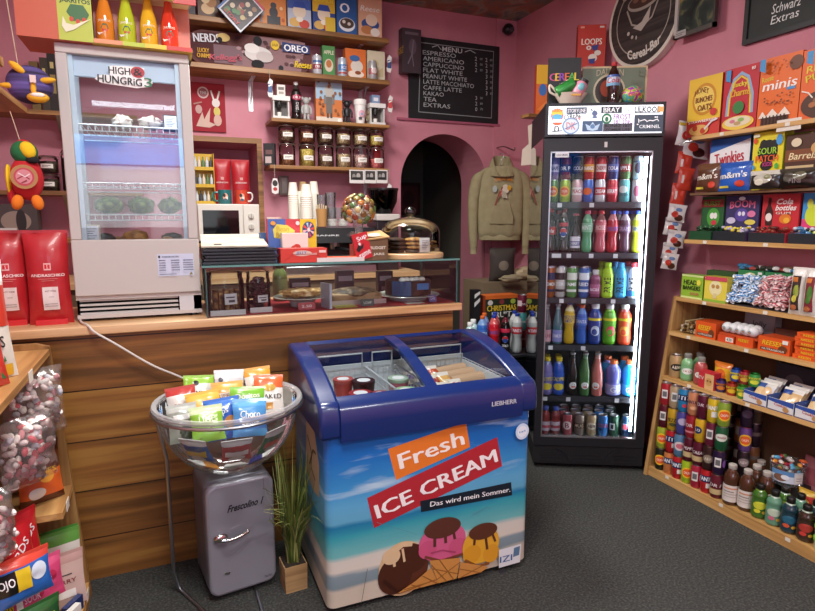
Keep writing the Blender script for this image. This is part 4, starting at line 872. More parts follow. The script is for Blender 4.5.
m = MB(); m.T = Matrix.Translation((.045, -.02, .085)) @ Matrix.Rotation(R(28), 4, 'Y'); m.lathe([(0, -.04), (.028, -.04), (.032, -.02), (.03, .02), (.022, .03), (0, .03)], mat('#d890a4', .4), 16); m.lathe([(0, .03), (.024, .03), (.024, .045), (0, .045)], mat('#1a1a1c', .4), 16); m.ell((0, -.03, 0), (.018, .006, .02), mat('#78c0c8', .4)); kid(m, 'pink_pot', e)
s0, s1 = fat(583, 100, .12)[0], fat(648, 100, .12)[0]; zt = fat(640, 64, .12)[1]
e = carton('painted_canvas', 'green grey painted canvas with round emblem behind the cola bottle on the fridge', 'picture', s1-s0, zt-FT, .02, floc((s0+s1)/2, .165, FT), FRZ, '#6c7a64', '#c9b58c')
m = MB(); cw, chh = s1-s0, zt-FT
prt(m, [('R', .0, .96, 1, 1, '#c9b58c'), ('R', .97, 0, 1, 1, '#c9b58c'), ('C', .42, .42, .25, .40, '#cdbfa0'), ('C', .42, .42, .22, .35, '#3a2a24'), ('C', .38, .48, .1, .2, '#a84a34'), ('C', .46, .36, .08, .16, '#8a3a2c'), ('T', 'DALTON', .42, .84, .15, '#b8ac90', {'w': .42, 'arc': .25}), ('T', 'DEN', .40, .06, .12, '#b8ac90', {'w': .25})] + [('C', .7+.25*rng.random(), .3+.6*rng.random(), .05, .05, '#6d7a64') for i in range(9)], cw, chh, flat(-cw/2, 0, -.01)); kid(m, 'lettering', e)
l = floc(fat(613, 100, .06)[0], .07, FT); bottle('cola', 'cola bottle with red cap and blue white label, standing on the fridge', 'bottle', l, facecam(l), liquid='#2a1814', upper='#3a241e', cap='#b02a2a', band='#b8c8d8', bz=(.46, .72), design=[('R', 0, .0, 1, .25, '#7ab0d0'), ('T', 'Cola', .5, .5, .5, '#c03a44', {'w': .7, 'shear': .2}), ('R', 0, .8, 1, 1, '#3a5aa0')], h=.21, r=.034)
l = floc(fat(633, 96, .06)[0], .075, FT)
m = MB(); m.ell((0, 0, .05), (.058, .055, .05), nodemat('graffiti_ball_print', [(.3, '#4a9ab0'), (.42, '#6ab04a'), (.5, '#e0c83a'), (.58, '#c84a9a'), (.7, '#7a4aa8')], (1, 1, 1), .4, 0, 26, distort=1.5), 20, 14); e = m.build('printed_ball', None, l, FRZ); tag(e, 'colourful graffiti printed ball at the end of the fridge top', 'ball')
print_on(e, [('T', 'CEREAL', .5, .5, .5, '#d8486a', {'w': .8, 'bold': .06})], .09, .03, lambda X, Y, o: ((.059+o)*sin((X-.045)/.06), -(.057+o)*cos((X-.045)/.06), .032+Y), curved=True)
s0, s1 = fat(533, 92, .12)[0], fat(548, 92, .12)[0]
q = at(537, 115, y=3.26); q2 = at(544, 66, y=3.26)
carton('cereal_box', 'yellow and orange cereal box peeking out on the wall side of the drinks fridge', 'box', .085, q2.z-q.z, .05, (q.x+.03, 3.26, q.z), R(-20), '#d86a2a', '#b8402a', design=[('R', 0, .62, 1, 1, '#e0b02a'), ('C', .5, .5, .3, .12, '#3a70b8'), ('G', [(.1, .1), (.9, .3), (.9, .05)], '#e8843a')])
m = MB(); m.box(q.x-.09, XR, 3.22, 3.31, q.z-.02, q.z-.001, shelfwood_x); o = m.build('wall_bracket_shelf'); tag(o, 'small wooden bracket shelf under the yellow orange cereal box by the fridge', 'shelf')
# === right wall decoration
WR = R(-90)
def onwall(u, v): return at(u, v, x=XR)
c = Vector((XR, 2.85, 2.60)); rr = .285
e = empty('round_sign', (XR-.001, c.y, c.z), WR); tag(e, 'large round dark wooden shop sign with white rim high on the pink wall', 'sign')
def disc(mb, r, y0, y1, ma, r2=None, side=None, seg=48):
    pts = [(r*cos(2*pi*i/seg), r*sin(2*pi*i/seg)) for i in range(seg)]; mb.prism(pts, ma, y0, y1, 'xz', side)
m = MB(); disc(m, rr, -.045, 0, mat('#d9d2c4', .5)); kid(m, 'rim', e)
m = MB(); disc(m, rr-.022, -.048, -.045, woodmat('dark_sign_wood', '#231d1b', '#37302d', '#4a423d', 'x', 0, .5)); f = kid(m, 'face', e)
D2 = 2*rr
def ring(cx, cy, r0, w, a0=0, a1=360, n=40): return ('S', [(cx+r0*cos(R(a0+(a1-a0)*i/n)), cy+r0*sin(R(a0+(a1-a0)*i/n))) for i in range(n+1)], w, '#a39c90')
print_on(f, [ring(.5, .5, .37, .012), ('T', 'Cereal-Bar', .54, .20, .10, '#d8d2c6', {'w': .46, 'arc': -.5, 'bold': .03, 'rot': 8}), ('C', .5, .66, .22, .09, '#a39c90'), ('C', .5, .67, .20, .07, '#4a342c'),
   ('C', .40, .69, .04, .025, '#7a5a48'), ('C', .52, .66, .04, .025, '#8a6a52'), ('C', .60, .70, .04, .022, '#7a5a48'), ('S', [(.28, .62), (.36, .46), (.5, .40), (.64, .46), (.72, .62)], .02, '#a39c90'), ('G', [(.38, .42), (.5, .45), (.62, .58), (.60, .44), (.5, .36)], '#b8b1a5'),
   ('C', .32, .38, .02, .02, '#b8b1a5'), ('C', .38, .33, .018, .018, '#b8b1a5'), ('C', .44, .31, .012, .02, '#b8b1a5'), ('S', [(.62, .76), (.8, .88)], .025, '#a39c90'), ('T', 'Cereal', .30, .80, .07, '#a39c90', {'w': .2, 'rot': 35})], D2, D2, flat(-rr, -rr, -.048), 'lettering')
ya, yb = at(676, 20, x=XR-.06).y, at(716, 20, x=XR-.06).y; z0 = at(696, 33, x=XR-.06).z
e = empty('framed_poster', (XR-.050, (ya+yb)/2, z0), WR); tag(e, 'dark fantasy poster in a pale frame beside the round sign', 'poster')
w = ya-yb; m = MB(); fm = mat('#b9b4ac', .5)
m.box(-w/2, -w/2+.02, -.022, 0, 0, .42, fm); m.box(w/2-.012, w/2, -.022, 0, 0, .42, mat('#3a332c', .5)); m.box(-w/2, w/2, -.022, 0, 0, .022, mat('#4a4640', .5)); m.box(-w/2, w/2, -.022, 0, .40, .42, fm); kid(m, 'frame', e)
m = MB(); m.box(-w/2+.02, w/2-.012, -.012, -.001, .022, .40, nodemat('dark_poster_print', [(.3, '#15181a'), (.5, '#2f3a34'), (.6, '#6a6a4a'), (.72, '#b08a3a')], (1, 1, 1), .35, 4, 9, distort=1)); pp = kid(m, 'print', e)
m = MB(); m.box(-w/2+.012, -w/2+.085, -.0235, -.022, .004, .036, P('#a8a6a2')); prt(m, [('R', .1, .55, .9, .65, '#5a5a58'), ('R', .1, .25, .7, .35, '#5a5a58')], .073, .032, flat(-w/2+.012, .004, -.0235)); kid(m, 'sticker', e)
ya = onwall(745, 44).y; z0 = onwall(745, 46).z
e = empty('chalkboard', (XR-.001, ya, z0-.0), WR); tag(e, 'black framed chalkboard with handwritten Schwarz and Extras in the top corner', 'chalkboard')
m = MB(); bw_, bh = .75, .62; fk = mat('#1d1f1e', .5)
m.box(0, .022, -.022, 0, 0, bh, fk); m.box(bw_-.022, bw_, -.022, 0, 0, bh, fk); m.box(.022, bw_-.022, -.022, 0, 0, .022, fk); m.box(.022, bw_-.022, -.022, 0, bh-.022, bh, fk); kid(m, 'frame', e)
m = MB(); m.box(.022, bw_-.022, -.010, -.001, .022, bh-.022, nodemat('chalkboard_slate', [(.3, '#262b29'), (.7, '#353b38')], (1, 1, 1), .7, 3, 4)); b_ = kid(m, 'slate', e)
def wu(u, v): q = onwall(u, v); return (ya-q.y)/bw_, (q.z-z0)/bh
(a1, b1), (c1, d1), (a2, b2), (c2, d2) = wu(774, 9), wu(803, 1), wu(773, 21), wu(801, 12)
print_on(b_, [('T', 'Schwarz', (a1+c1)/2, (b1+d1)/2, .07, '#d9dcd6', {'w': c1-a1, 'bold': .0, 'shear': .15}), ('T', 'Extras', (a2+c2)/2, (b2+d2)/2, .06, '#d9dcd6', {'w': c2-a2, 'bold': .0, 'shear': .15})], bw_, bh, flat(0, 0, -.010))
q = at(513, 29, y=YB-.09)
e = empty('security_camera', (q.x-.03, YB-.05, q.z)); tag(e, 'small black dome camera fixed in the ceiling corner', 'camera')
m = MB(); m.ell((0, -.02, 0), (.045, .045, .045), mat('#1b1d20', .3), 18, 12); kid(m, 'housing', e)
m = MB(); m.lathe([(0, 0), (.022, 0), (.022, .012), (.015, .014), (0, .010)], mat('#3a3d42', .2), 16); m.T = None
T = Matrix.Translation((0, -.060, -.012)) @ Matrix.Rotation(R(95), 4, 'X'); m.v = [T @ p for p in m.v]; kid(m, 'lens', e)
m = MB(); m.box(-.02, .02, 0, .05, -.01, .02, mat('#1b1d20', .4)); kid(m, 'mount', e)
qa, qb = onwall(578, 66), onwall(604, 35)
e = carton('cereal_box', 'red cereal box lettered LOOPS standing on a ledge over the drinks fridge', 'box', .175, .27, .06, (XR-.13, at(590, 60, x=XR-.13).y, at(590, 70, x=XR-.13).z), R(-28), '#c23a2c', '#8e2a22', design=[('T', 'LOOPS', .5, .62, .14, '#f4ecdc', {'w': .72, 'bold': .06}), ('C', .4, .48, .09, .05, '#e8e2d4'), ('C', .4, .48, .04, .02, '#c23a2c'), ('G', [(.5, .52), (.75, .55), (.7, .42), (.55, .42)], '#34408a'), ('C', .55, .25, .16, .09, '#e8e2d4'), ('G', [(.4, .22), (.65, .24), (.62, .12), (.44, .12)], '#34408a'), ('C', .72, .36, .12, .06, '#e8e2d4'), ('R', .08, .92, .22, .96, '#e8a08a'), ('R', .76, .92, .92, .96, '#e8dcd0')])
m = MB(); l = at(590, 70, x=XR-.13); m.box(XR-.22, XR, l.y-.09, l.y+.30, l.z-.02, l.z-.001, pinkwall); o = m.build('wall_ledge'); tag(o, 'small pink wall ledge tucked above the drinks fridge', 'shelf')
q = onwall(568, 57)
m = MB(); T = Matrix.Translation((XR-.07, l.y+.18, l.z+.05)) @ Matrix.Rotation(R(90), 4, 'X'); m.lathe([(0, -.09), (.048, -.09), (.05, -.08), (.05, .08), (.048, .09), (0, .09)], mat('#b79a92', .5), 20); m.v = [T @ p for p in m.v]; o = m.build('paper_roll'); tag(o, 'pale paper roll lying beside the red box over the fridge', 'roll')
# === hoodies
hood_m = nodemat('olive_sweat_fabric', [(.3, '#978d69'), (.5, '#9e9470'), (.7, '#a59b77')], (1, 1, 1), .92, 3, 14)
def hoodie(label, loc, rz, sc=1, seed=0, printit=True):
    e = empty('hoodie', loc, rz); tag(e, label, 'hoodie')
    # torso: stacked rings, soft folds
    m = MB(); rows = [(.0, .225, .060), (.02, .235, .075), (.05, .245, .085), (.20, .252, .085), (.40, .258, .085), (.52, .262, .080), (.58, .245, .072), (.615, .19, .060), (.635, .11, .05)]
    n = 40; vs = []; fs = []
    for i, (z, w, d) in enumerate(rows):
        for k in range(n):
            a = 2*pi*k/n; x = w*abs(cos(a))**.75*(1 if cos(a) >= 0 else -1); y = d*abs(sin(a))**.8*(1 if sin(a) >= 0 else -1)
            fold = .010*sin(x*38+seed+z*6)*(1 if y < 0 else 0)*(1-z*.8)+.012*noise.noise(Vector((x*7, z*6, seed)))
            vs.append((x, y+fold, z-.62))
    for i in range(len(rows)-1):
        for k in range(n): fs.append((i*n+k, i*n+(k+1) % n, (i+1)*n+(k+1) % n, (i+1)*n+k))
    m.add(vs, fs, hood_m); kid(m, 'body', e, ang=70)
    for s in (-1, 1):
        pts = smooth([(s*.19, 0, -.03), (s*.245, 0, -.08), (s*.285, -.01, -.20), (s*.300, -.02, -.34), (s*.30, -.025, -.52), (s*.29, -.03, -.71)], 4)
        m = MB(); rads = [.075, .078, .072, .062, .055, .045]; N = len(pts); sg = 14; vs, fs = [], []
        for i, p in enumerate(pts):
            t = i/(N-1)*5; j = min(4, int(t)); r = rads[j]+(rads[j+1]-rads[j])*(t-j)
            for k in range(sg):
                a = 2*pi*k/sg; rr2 = r*(1+.10*noise.noise(Vector((cos(a)*2, i*.55, s*3+seed)))); vs.append((p.x+rr2*cos(a)*.95, p.y+rr2*sin(a)*.75, p.z+rr2*.12*cos(a)*-s))
        for i in range(N-1):
            for k in range(sg): fs.append((i*sg+k, i*sg+(k+1) % sg, (i+1)*sg+(k+1) % sg, (i+1)*sg+k))
        m.add(vs, fs, hood_m); sl = kid(m, 'sleeve', e, ang=80)
        m = MB(); p = pts[-1]; m.lathe([(.042, -.06), (.038, -.05), (.040, 0), (.046, .01)], hood_m, 14, (p.x, p.y, p.z), sy=.8); kid(m, 'cuff', sl)
        if s == 1 and printit:
            m = MB(); prt(m, [('T', 'CEREALBAR', .5, .5, .7, '#c84a38', {'w': .95, 'bold': .05})], .30, .035, lambda X, Y, o: (.302+.045+.008*(X/.3)-.02, -.058-o+.002, -.62+X) if 0 else (.318+Y*.6, -.066-o, -.60+X)); kid(m, 'lettering', sl)
    # hood lying open at the neck
    m = MB(); sg, N = 24, 7; vs, fs = [], []
    for i in range(N):
        t = i/(N-1);
        for k in range(sg):
            a = 2*pi*k/sg; front = max(0, -sin(a)); back = max(0, sin(a))
            w = .15-.06*t*t; d = .10-.015*t
            z = -.06-.025*front+.155*t*max(0, 1-front)**.8+.02*back*t
            vs.append((w*cos(a)*(1+.05*noise.noise(Vector((a*2, t*2, seed)))), d*sin(a)-.01-.03*front*(1-t), z))
    for i in range(N-1):
        for k in range(sg): fs.append((i*sg+k, i*sg+(k+1) % sg, (i+1)*sg+(k+1) % sg, (i+1)*sg+k))
    # inner lining folds back down
    base = len(vs)
    for k in range(sg):
        a = 2*pi*k/sg; vs.append((.05*cos(a), .04*sin(a)+.01, -.06))
    for k in range(sg): fs.append(((N-1)*sg+k, (N-1)*sg+(k+1) % sg, base+(k+1) % sg, base+k))
    m.add(vs, fs, hood_m); kid(m, 'hood', e, ang=80)
    m = MB(); z0 = -.50
    m.prism([(-.13, z0), (.13, z0), (.13, z0+.06), (.085, z0+.19), (-.085, z0+.19), (-.13, z0+.06)], hood_m, -.098, -.088, 'xz'); kid(m, 'front_pocket', e, bevel=.004)
    m = MB(); wf_ = .018
    m.lathe([(.232, -.645), (.236, -.64), (.236, -.60), (.225, -.595)], hood_m, 36, sy=.31); kid(m, 'hem_band', e)
    if printit:
        m = MB(); prt(m, [('T', 'CEREAL BAR', .5, .92, .10, '#e08a2a', {'w': .8, 'bold': .05, 'arc': .5}), ('C', .58, .62, .16, .16, '#d8cfb8'), ('C', .74, .66, .09, .09, '#e0a82a'), ('S', [(.45, .7), (.3, .45), (.15, .05)], .06, '#8a3a26'), ('C', .12, .62, .10, .12, '#a8b0a8'), ('G', [(.35, .6), (.6, .5), (.66, .3), (.45, .3)], '#b8ae98'), ('S', [(.42, .6), (.34, .35)], .04, '#c8452c'), ('S', [(.6, .42), (.66, .28)], .04, '#d8d0bc')], .25, .25, lambda X, Y, o: (-.11+X, -.094-o-.012*sin(pi*min(1, max(0, X/.25))), -.345+Y)); kid(m, 'lettering', e)
    m = MB(); mt = METAL('#9a9a98', .3)
    m.tube(smooth([(0, 0, .02), (0, 0, .07), (.02, 0, .09), (.025, 0, .115), (0, 0, .13), (-.018, 0, .115)]), .003, mt, 6); m.tube([(-.17, 0, -.035), (0, 0, .02), (.17, 0, -.035)], .006, mt, 6); kid(m, 'hanger', e)
    if sc != 1: e.scale = (sc*.84, sc*.95, sc*1.02)
    return e
q = at(501, 168, y=4.06)
hoodie('olive hoodie with an orange cartoon print hanging beside the arched passage', (q.x, 4.06, q.z), R(-22), .86, 1)
q2 = at(529, 160, y=3.24)
m = MB(); m.T = Matrix.Translation((q2.x, 3.24, q2.z-.04)) @ Matrix.Rotation(R(-30), 4, 'Z') @ Matrix.Rotation(R(6), 4, 'Y'); m.prism([(-.05, 0), (.05, .02), (.06, .12), (.03, .22), (.05, .30), (-.04, .25), (-.02, .14), (-.055, .10)], mat('#cdbfae', .7), -.001, .001, 'xz'); o = m.build('hanging_paper_tag'); tag(o, 'torn cream paper tag hanging beside the drinks fridge', 'tag')
m = MB(); m.tube([(2.2, YB-.005, 1.94), (2.2, YB-.05, 1.94)], .002, METAL());
m = MB(); a = Vector((q.x, 0, 0)); hk = at(498, 152, y=YB)
m.tube(smooth([(hk.x-.02, YB, hk.z+.03), (hk.x-.02, YB-.12, hk.z+.03), (hk.x+.0, YB-.24, hk.z-.01), (hk.x, YB-.25, hk.z+.01)]), .005, METAL('#8a8a88'), 8); o = m.build('coat_hook'); tag(o, 'small metal coat hook above the printed hoodie', 'hook')
# === menu chalkboard on the back wall
e = empty('menu_board', (1.787, YB-.001, 2.184)); tag(e, 'black coffee menu chalkboard with white handwriting on the back wall', 'chalkboard')
bw_, bh = .79, .60
m = MB(); m.box(0, bw_, -.02, 0, 0, bh, mat('#15181a', .65)); kid(m, 'slate', e)
rows = [('ESPRESSO', '2', '00', '2', '60'), ('AMERICANO', '2', '50', '2', '90'), ('CAPPUCCINO', '2', '80', '3', '20'), ('FLAT WHITE', '', '', '3', '50'), ('PEANUT WHITE', '', '', '3', '90'), ('LATTE MACCHIATO', '', '', '3', '60'), ('CAFFE LATTE', '', '', '3', '60'), ('KAKAO', '3', '00', '', ''), ('TEA', '2', '80', '', ''), ('EXTRAS', '0', '70', '', '')]
ds = [('S', [(.10, .08), (.92, .07), (.93, .93), (.12, .93), (.10, .08)], .012, '#8d9494'), ('T', 'MENU', .46, .885, .06, '#c2c8c8', {'w': .22}), ('S', [(.24, .89), (.30, .92), (.34, .87)], .01, '#b0b6b6'), ('S', [(.60, .88), (.66, .91), (.72, .88)], .01, '#b0b6b6')]
wd = [.36, .45, .45, .43, .48, .56, .42, .22, .14, .29]
for i, r_ in enumerate(rows):
    y_ = .815-.072*i
    ds.append(('T', r_[0], .14+wd[i]/2, y_, .052, '#b6bdbd', {'w': wd[i], 'bold': .0}))
    if r_[1]: ds += [('T', r_[1], .725, y_-.005, .05, '#b6bdbd', {'bold': 0}), ('T', r_[2], .785, y_, .03, '#9aa2a2', {'bold': 0})]
    if r_[3]: ds += [('T', r_[3], .845, y_-.005, .05, '#b6bdbd', {'bold': 0}), ('T', r_[4], .90, y_, .03, '#9aa2a2', {'bold': 0})]
print_on(e, ds, bw_, bh, flat(0, 0, -.02))
q0, q1 = at(402, 72, y=YB-.09), at(421, 30, y=YB-.09)
carton('hanging_box', 'narrow dark purple box with yellow spine hung at the menu board corner', 'box', q1.x-q0.x, q1.z-q0.z, .07, ((q0.x+q1.x)/2, YB-.058, q0.z), R(0), '#41363c', '#3a2f30', design=[('C', .55, .6, .2, .18, '#5d5058'), ('S', [(.3, .2), (.5, .4), (.6, .75)], .03, '#79707a'), ('S', [(.6, .15), (.5, .5)], .02, '#79707a'), ('R', .15, .86, .85, .92, '#6c636a')], sdesign=[('T', 'DATING TEXTE', .5, .5, .4, '#c9a42a', {'rot': 90, 'w': .7})])
q0, q1 = at(405, 215, y=6.1), at(428, 188, y=6.1)
carton('framed_picture', 'dim red framed picture deep inside the arched passage', 'picture', .28, .36, .02, (2.55, 6.13, 1.45), 0, '#4a2020', '#241414', design=[('R', .1, .1, .9, .9, '#6a3030'), ('C', .5, .5, .25, .25, '#4a1c1c')])
# === black drinks table in the gap beside the fridge
e = empty('side_cooler', (2.02, 3.34, 0)); tag(e, 'low black cooler cabinet behind the ice cream chest, topped with drink bottles', 'cabinet')
TZ = .53
m = MB(); m.box(-.22, .38, -.16, .30, .02, TZ-.02, mat('#1b1c1f', .45)); kid(m, 'body', e)
m = MB(); m.box(-.24, .40, -.185, .32, TZ-.02, TZ, mat('#26272b', .35)); kid(m, 'top', e, bevel=.004)
m = MB(); m.box(-.20, .36, -.178, -.16, .06, TZ-.05, mat('#101114', .25)); d_ = kid(m, 'door', e)
m = MB(); m.box(.30, .312, -.186, -.178, .1, TZ-.08, METAL()); kid(m, 'handle', d_)
for fx in (-.2, .36):
    m = MB(); m.box(fx-.02, fx+.02, -.14, .28, 0, .02, mat('#0c0c0d', .6)); kid(m, 'foot', e)
GB = 'drinks on the low cooler beside the fridge'
def tb(u, v, y, kind, label, **kw):
    p = at(u, v, y=y); l = Vector((p.x, y, TZ+.0005)); return bottle(kind, label, 'bottle', l, facecam(l, .1), group=GB, **kw)
y0 = 3.22
for k, (u, y_) in enumerate(((470, y0), (473, y0+.09))):
    tb(u, 340, y_, 'prime', ('pale mint sports bottle with white cap, end of the cooler row', 'pale mint sports bottle standing behind its twin on the cooler')[k], liquid='#a9d8d4', upper='#c0e2de', cap='#e2e6e2', band='#a9d8d4', bz=(.06, .68), design=[('T', 'PRIME', .5, .5, .3, '#1c2426', {'rot': 90, 'w': .9, 'bold': .02})], h=.225, r=.036)
BH = dict(h=.262, r=.036)
tb(482, 345, y0, 'soda', 'blue soda bottle with orange cap on the low cooler', liquid='#2f62b4', upper='#6f93c4', cap='#dc6a2c', band='#3a6cc0', bz=(.5, .68), design=[('T', 'FANTA', .5, .5, .45, '#c8d8ee', {'w': .7, 'bold': .04})], **BH)
tb(493.5, 345, y0, 'soda', 'red soda bottle with blue cap on the low cooler', liquid='#c01c2a', upper='#c85a5c', cap='#2a44a8', band='#c42834', bz=(.5, .68), design=[('T', 'FANTA', .5, .5, .45, '#3a50a8', {'w': .7, 'bold': .04})], **BH)
tb(505, 345, y0, 'cola', 'dark cola bottle with blue red badge on the low cooler', liquid='#17120f', upper='#6c2430', cap='#1a1a1c', band='#17141a', bz=(.12, .66), design=[('R', 0, .82, 1, 1, '#c02a4a'), ('C', .5, .5, .2, .16, '#e6e6ea'), ('C', .5, .55, .2, .1, '#c03038'), ('C', .5, .44, .19, .09, '#2a4a9a'), ('T', 'ZERO', .5, .2, .1, '#e0e0e4')], **BH)
tb(516.5, 345, y0, 'soda', 'clear soda bottle with blue cap and red label on the low cooler', liquid='#a9b0b0', upper='#c3c8c8', cap='#2a44a8', band='#b8323c', bz=(.5, .68), design=[('T', 'FANTA', .5, .5, .45, '#e6e8f0', {'w': .7, 'bold': .04})], **BH)
for u, c, cp, up, lb in ((484, '#2f62b4', '#dc6a2c', '#6f93c4', 'blue soda bottle with orange cap'), (494.5, '#c01c2a', '#2a44a8', '#c85a5c', 'red soda bottle with blue cap'), (514, '#a9b0b0', '#2a44a8', '#c3c8c8', 'clear soda bottle with blue cap')):
    tb(u, 338, y0+.095, 'soda', 'second row %s on the low cooler' % lb, liquid=c, upper=up, cap=cp, **BH)
for k, (u, c, t, lb) in enumerate(((521.5, '#6a1f36', 'DR P', 'maroon'),)):
    for j, (c2, lb2) in enumerate((('#7a2a30', 'brick red'), ('#3f8a8c', 'teal'), (c, lb))):
        p = at(u, 340, y=3.36); l = Vector((p.x, 3.36, TZ+.0005+.1225*j))
        can('soda_can', '%s can at %s of the can column beside the fridge' % (lb2, ('the foot', 'the middle', 'the top')[j]), 'can', l, facecam(l), c2, design=[('R', .1, .35, .45, .75, '#cdb8bc'), ('T', t if j == 2 else 'SODA', .65, .5, .14, '#e0d4d4', {'w': .5})], group=GB, h=.122, r=.036)
q0, q1 = at(484, 335, y=3.46), at(517, 294, y=3.46)
carton('advent_box', 'dark printed box with yellow Christmas lettering behind the cooler bottles', 'box', q1.x-q0.x, q1.z-TZ, .10, ((q0.x+q1.x)/2, 3.50, TZ), 0, '#2a3324', '#8a3a20', '#d86a2a', design=[('R', 0, .93, 1, 1, '#d86a2a'), ('C', .15, .86, .08, .05, '#d8d0c8'), ('C', .5, .87, .08, .05, '#8a3a3a'), ('C', .85, .87, .08, .05, '#a8c04a'), ('T', 'CHRISTMAS', .5, .75, .11, '#e8c43a', {'w': .9, 'bold': .06}), ('T', 'FRUIT', .5, .62, .11, '#eceae4', {'w': .6, 'bold': .06}), ('R', 0, 0, 1, .5, '#3a2a24')])
q0 = at(478, 300, y=3.46)
carton('striped_packet', 'black and white striped packet at the end of the printed Christmas box', 'packet', .055, .40, .06, (q0.x, 3.50, TZ), 0, '#1c1c1e', design=[('G', [(.1, .7), (.9, .8), (.9, .86), (.1, .78)], '#d8d8d4'), ('G', [(.1, .85), (.9, .93), (.9, .98), (.1, .92)], '#d8d8d4')])
m = MB(); m.box(2.13, 2.70, 3.68, 4.0, 0, .95, mat('#7a6a52', .8)); o = m.build('cardboard_crate'); tag(o, 'brown cardboard crate under the paper bags below the hoodie', 'crate'); m = None
q = at(497, 291, y=3.75)
bag('paper_bag', 'dark brown printed paper bag below the hoodie hem', 'bag', .20, .24, .09, (q.x+.02, 3.72, .951), R(-15), '#3a322c', None, [('C', .5, .5, .2, .15, '#7a6e60')], None, 31, mf=lambda c: mat(c, .75))
lumpy('paper_sack', 'crumpled cream paper sack lying beside the dark brown bag', 'sack', (q.x+.22, 3.74, .951), (.11, .07, .05), mat('#b8a684', .8), 4, None, .35, 2)
lumpy('paper_sack', 'crumpled pale paper sack lying over the Christmas box end', 'sack', (q.x+.03, 3.58+.03, .951), (.09, .05, .03), mat('#8f8468', .8), 8, None, .35, 2)
# === goods on the back wall shelves
def bwbox(name, label, cat, u0, u1, v0, z, y, d, col, design=None, side=None, h=None, group=None, rz=0):
    a, b = at(u0, 100, y=y), at(u1, 100, y=y); hh = h or (at((u0+u1)/2, v0, y=y).z-z)
    a = at(u0, 0, y=y); b = at(u1, 0, y=y)
    if z < 2.4: a = at(u0, v0, y=y); b = at(u1, v0, y=y)
    return carton(name, label, cat, b.x-a.x-.004, hh, d, ((a.x+b.x)/2, y+d/2, z+.0005), rz, col, side, None, design, group)
GC = 'cereal boxes on the topmost wall shelf'
bwbox('cereal_box', 'dark cereal box at the soda crate end of the topmost shelf', 'box', 172, 195, 0, S1, 4.07, .07, '#3a3438', [('C', .5, .3, .4, .2, '#6a5a50')], h=.28, group=GC)
bwbox('cereal_box', 'brown cereal box with cream cookie picture on the topmost shelf', 'box', 197, 220, 0, S1, 4.07, .07, '#5a4030', [('C', .45, .2, .3, .12, '#d8b888'), ('C', .6, .35, .25, .12, '#a8743c'), ('C', .35, .4, .2, .1, '#e0c89a'), ('R', 0, .55, 1, .8, '#2a3458')], h=.28, group=GC)
bwbox('cereal_box', 'rusty cereal box half hidden behind the hanging picture case', 'box', 222, 250, 0, S1, 4.09, .06, '#7a4a3a', [('C', .3, .2, .2, .1, '#b88a70')], h=.28, group=GC)
bwbox('cereal_box', 'orange cereal box with a grey standing figure and a spoon', 'box', 252, 286, 0, S1, 4.07, .07, '#d8843a', [('R', .42, .02, .82, .22, '#33343a'), ('C', .62, .30, .13, .12, '#33343a'), ('C', .62, .45, .09, .07, '#3c3d44'), ('C', .25, .30, .10, .12, '#8a8a90'), ('R', .22, .05, .28, .25, '#8a8a90'), ('C', .85, .4, .05, .04, '#f0c890'), ('C', .1, .5, .05, .04, '#b85a20'), ('C', .9, .15, .05, .04, '#b85a20'), ('T', 'PUFFS', .5, .75, .14, '#f2e2b0', {'w': .7, 'bold': .05})], h=.28, group=GC)
def capn(c1): return [('R', 0, .45, 1, .8, c1), ('C', .5, .40, .28, .16, '#e8d8c0'), ('G', [(.2, .48), (.8, .48), (.7, .62), (.3, .62)], '#2a4aa0'), ('C', .3, .15, .25, .1, '#d8b060'), ('C', .7, .12, .22, .1, '#c84a3a'), ('C', .5, .22, .15, .06, '#f0e8d8'), ('T', 'CRUNCH', .5, .72, .1, '#e8d040', {'w': .8, 'bold': .06})]
bwbox('cereal_box', 'white blue cereal box of crunchy bites beside the orange one', 'box', 287, 311, 0, S1, 4.07, .07, '#b9c4d4', capn('#3a5aa8'), h=.28, group=GC)
bwbox('cereal_box', 'navy and yellow cereal box in the middle of the topmost shelf row', 'box', 312, 335, 0, S1, 4.07, .07, '#2f4a8c', capn('#d8b02a')+[('R', .55, 0, 1, .35, '#d8b83a')], h=.28, group=GC)
bwbox('cereal_box', 'blue cereal box with a bowl of dark loops, second from the menu board', 'box', 336, 357, 0, S1, 4.07, .07, '#2a5a98', [('T', 'O', .4, .62, .22, '#eef0f4', {'bold': .08}), ('C', .5, .24, .4, .16, '#dfe2e6'), ('C', .5, .27, .34, .12, '#4a3c34'), ('C', .35, .3, .08, .04, '#d8cfc4'), ('C', .6, .26, .08, .04, '#d8cfc4')], h=.28, group=GC)
bwbox('cereal_box', 'peach cereal box with milk bowl at the menu board end of the topmost shelf', 'box', 358, 382, 0, S1, 4.07, .07, '#d8a888', [('T', 'Reese', .5, .68, .13, '#e8e4da', {'w': .8, 'bold': .06, 'shear': .2}), ('C', .5, .32, .38, .14, '#34508a'), ('C', .55, .42, .25, .14, '#e0c8b0'), ('C', .35, .18, .25, .1, '#b87a4a'), ('C', .7, .14, .2, .1, '#e4ddd0')], h=.28, group=GC)
q = at(241, 9, y=3.99); e = empty('hanging_case', (q.x, 3.985, q.z)); tag(e, 'square picture case hanging on its corner in front of the topmost shelf', 'picture case')
s = .112; m = MB(); T = Matrix.Rotation(R(45), 4, 'Y'); m.T = T; m.box(-s*.85, s*.85, -.014, .014, -s, s, P('#3a4660'), front=P('#c8ccd4')); m.T = None; cs = kid(m, 'case', e)
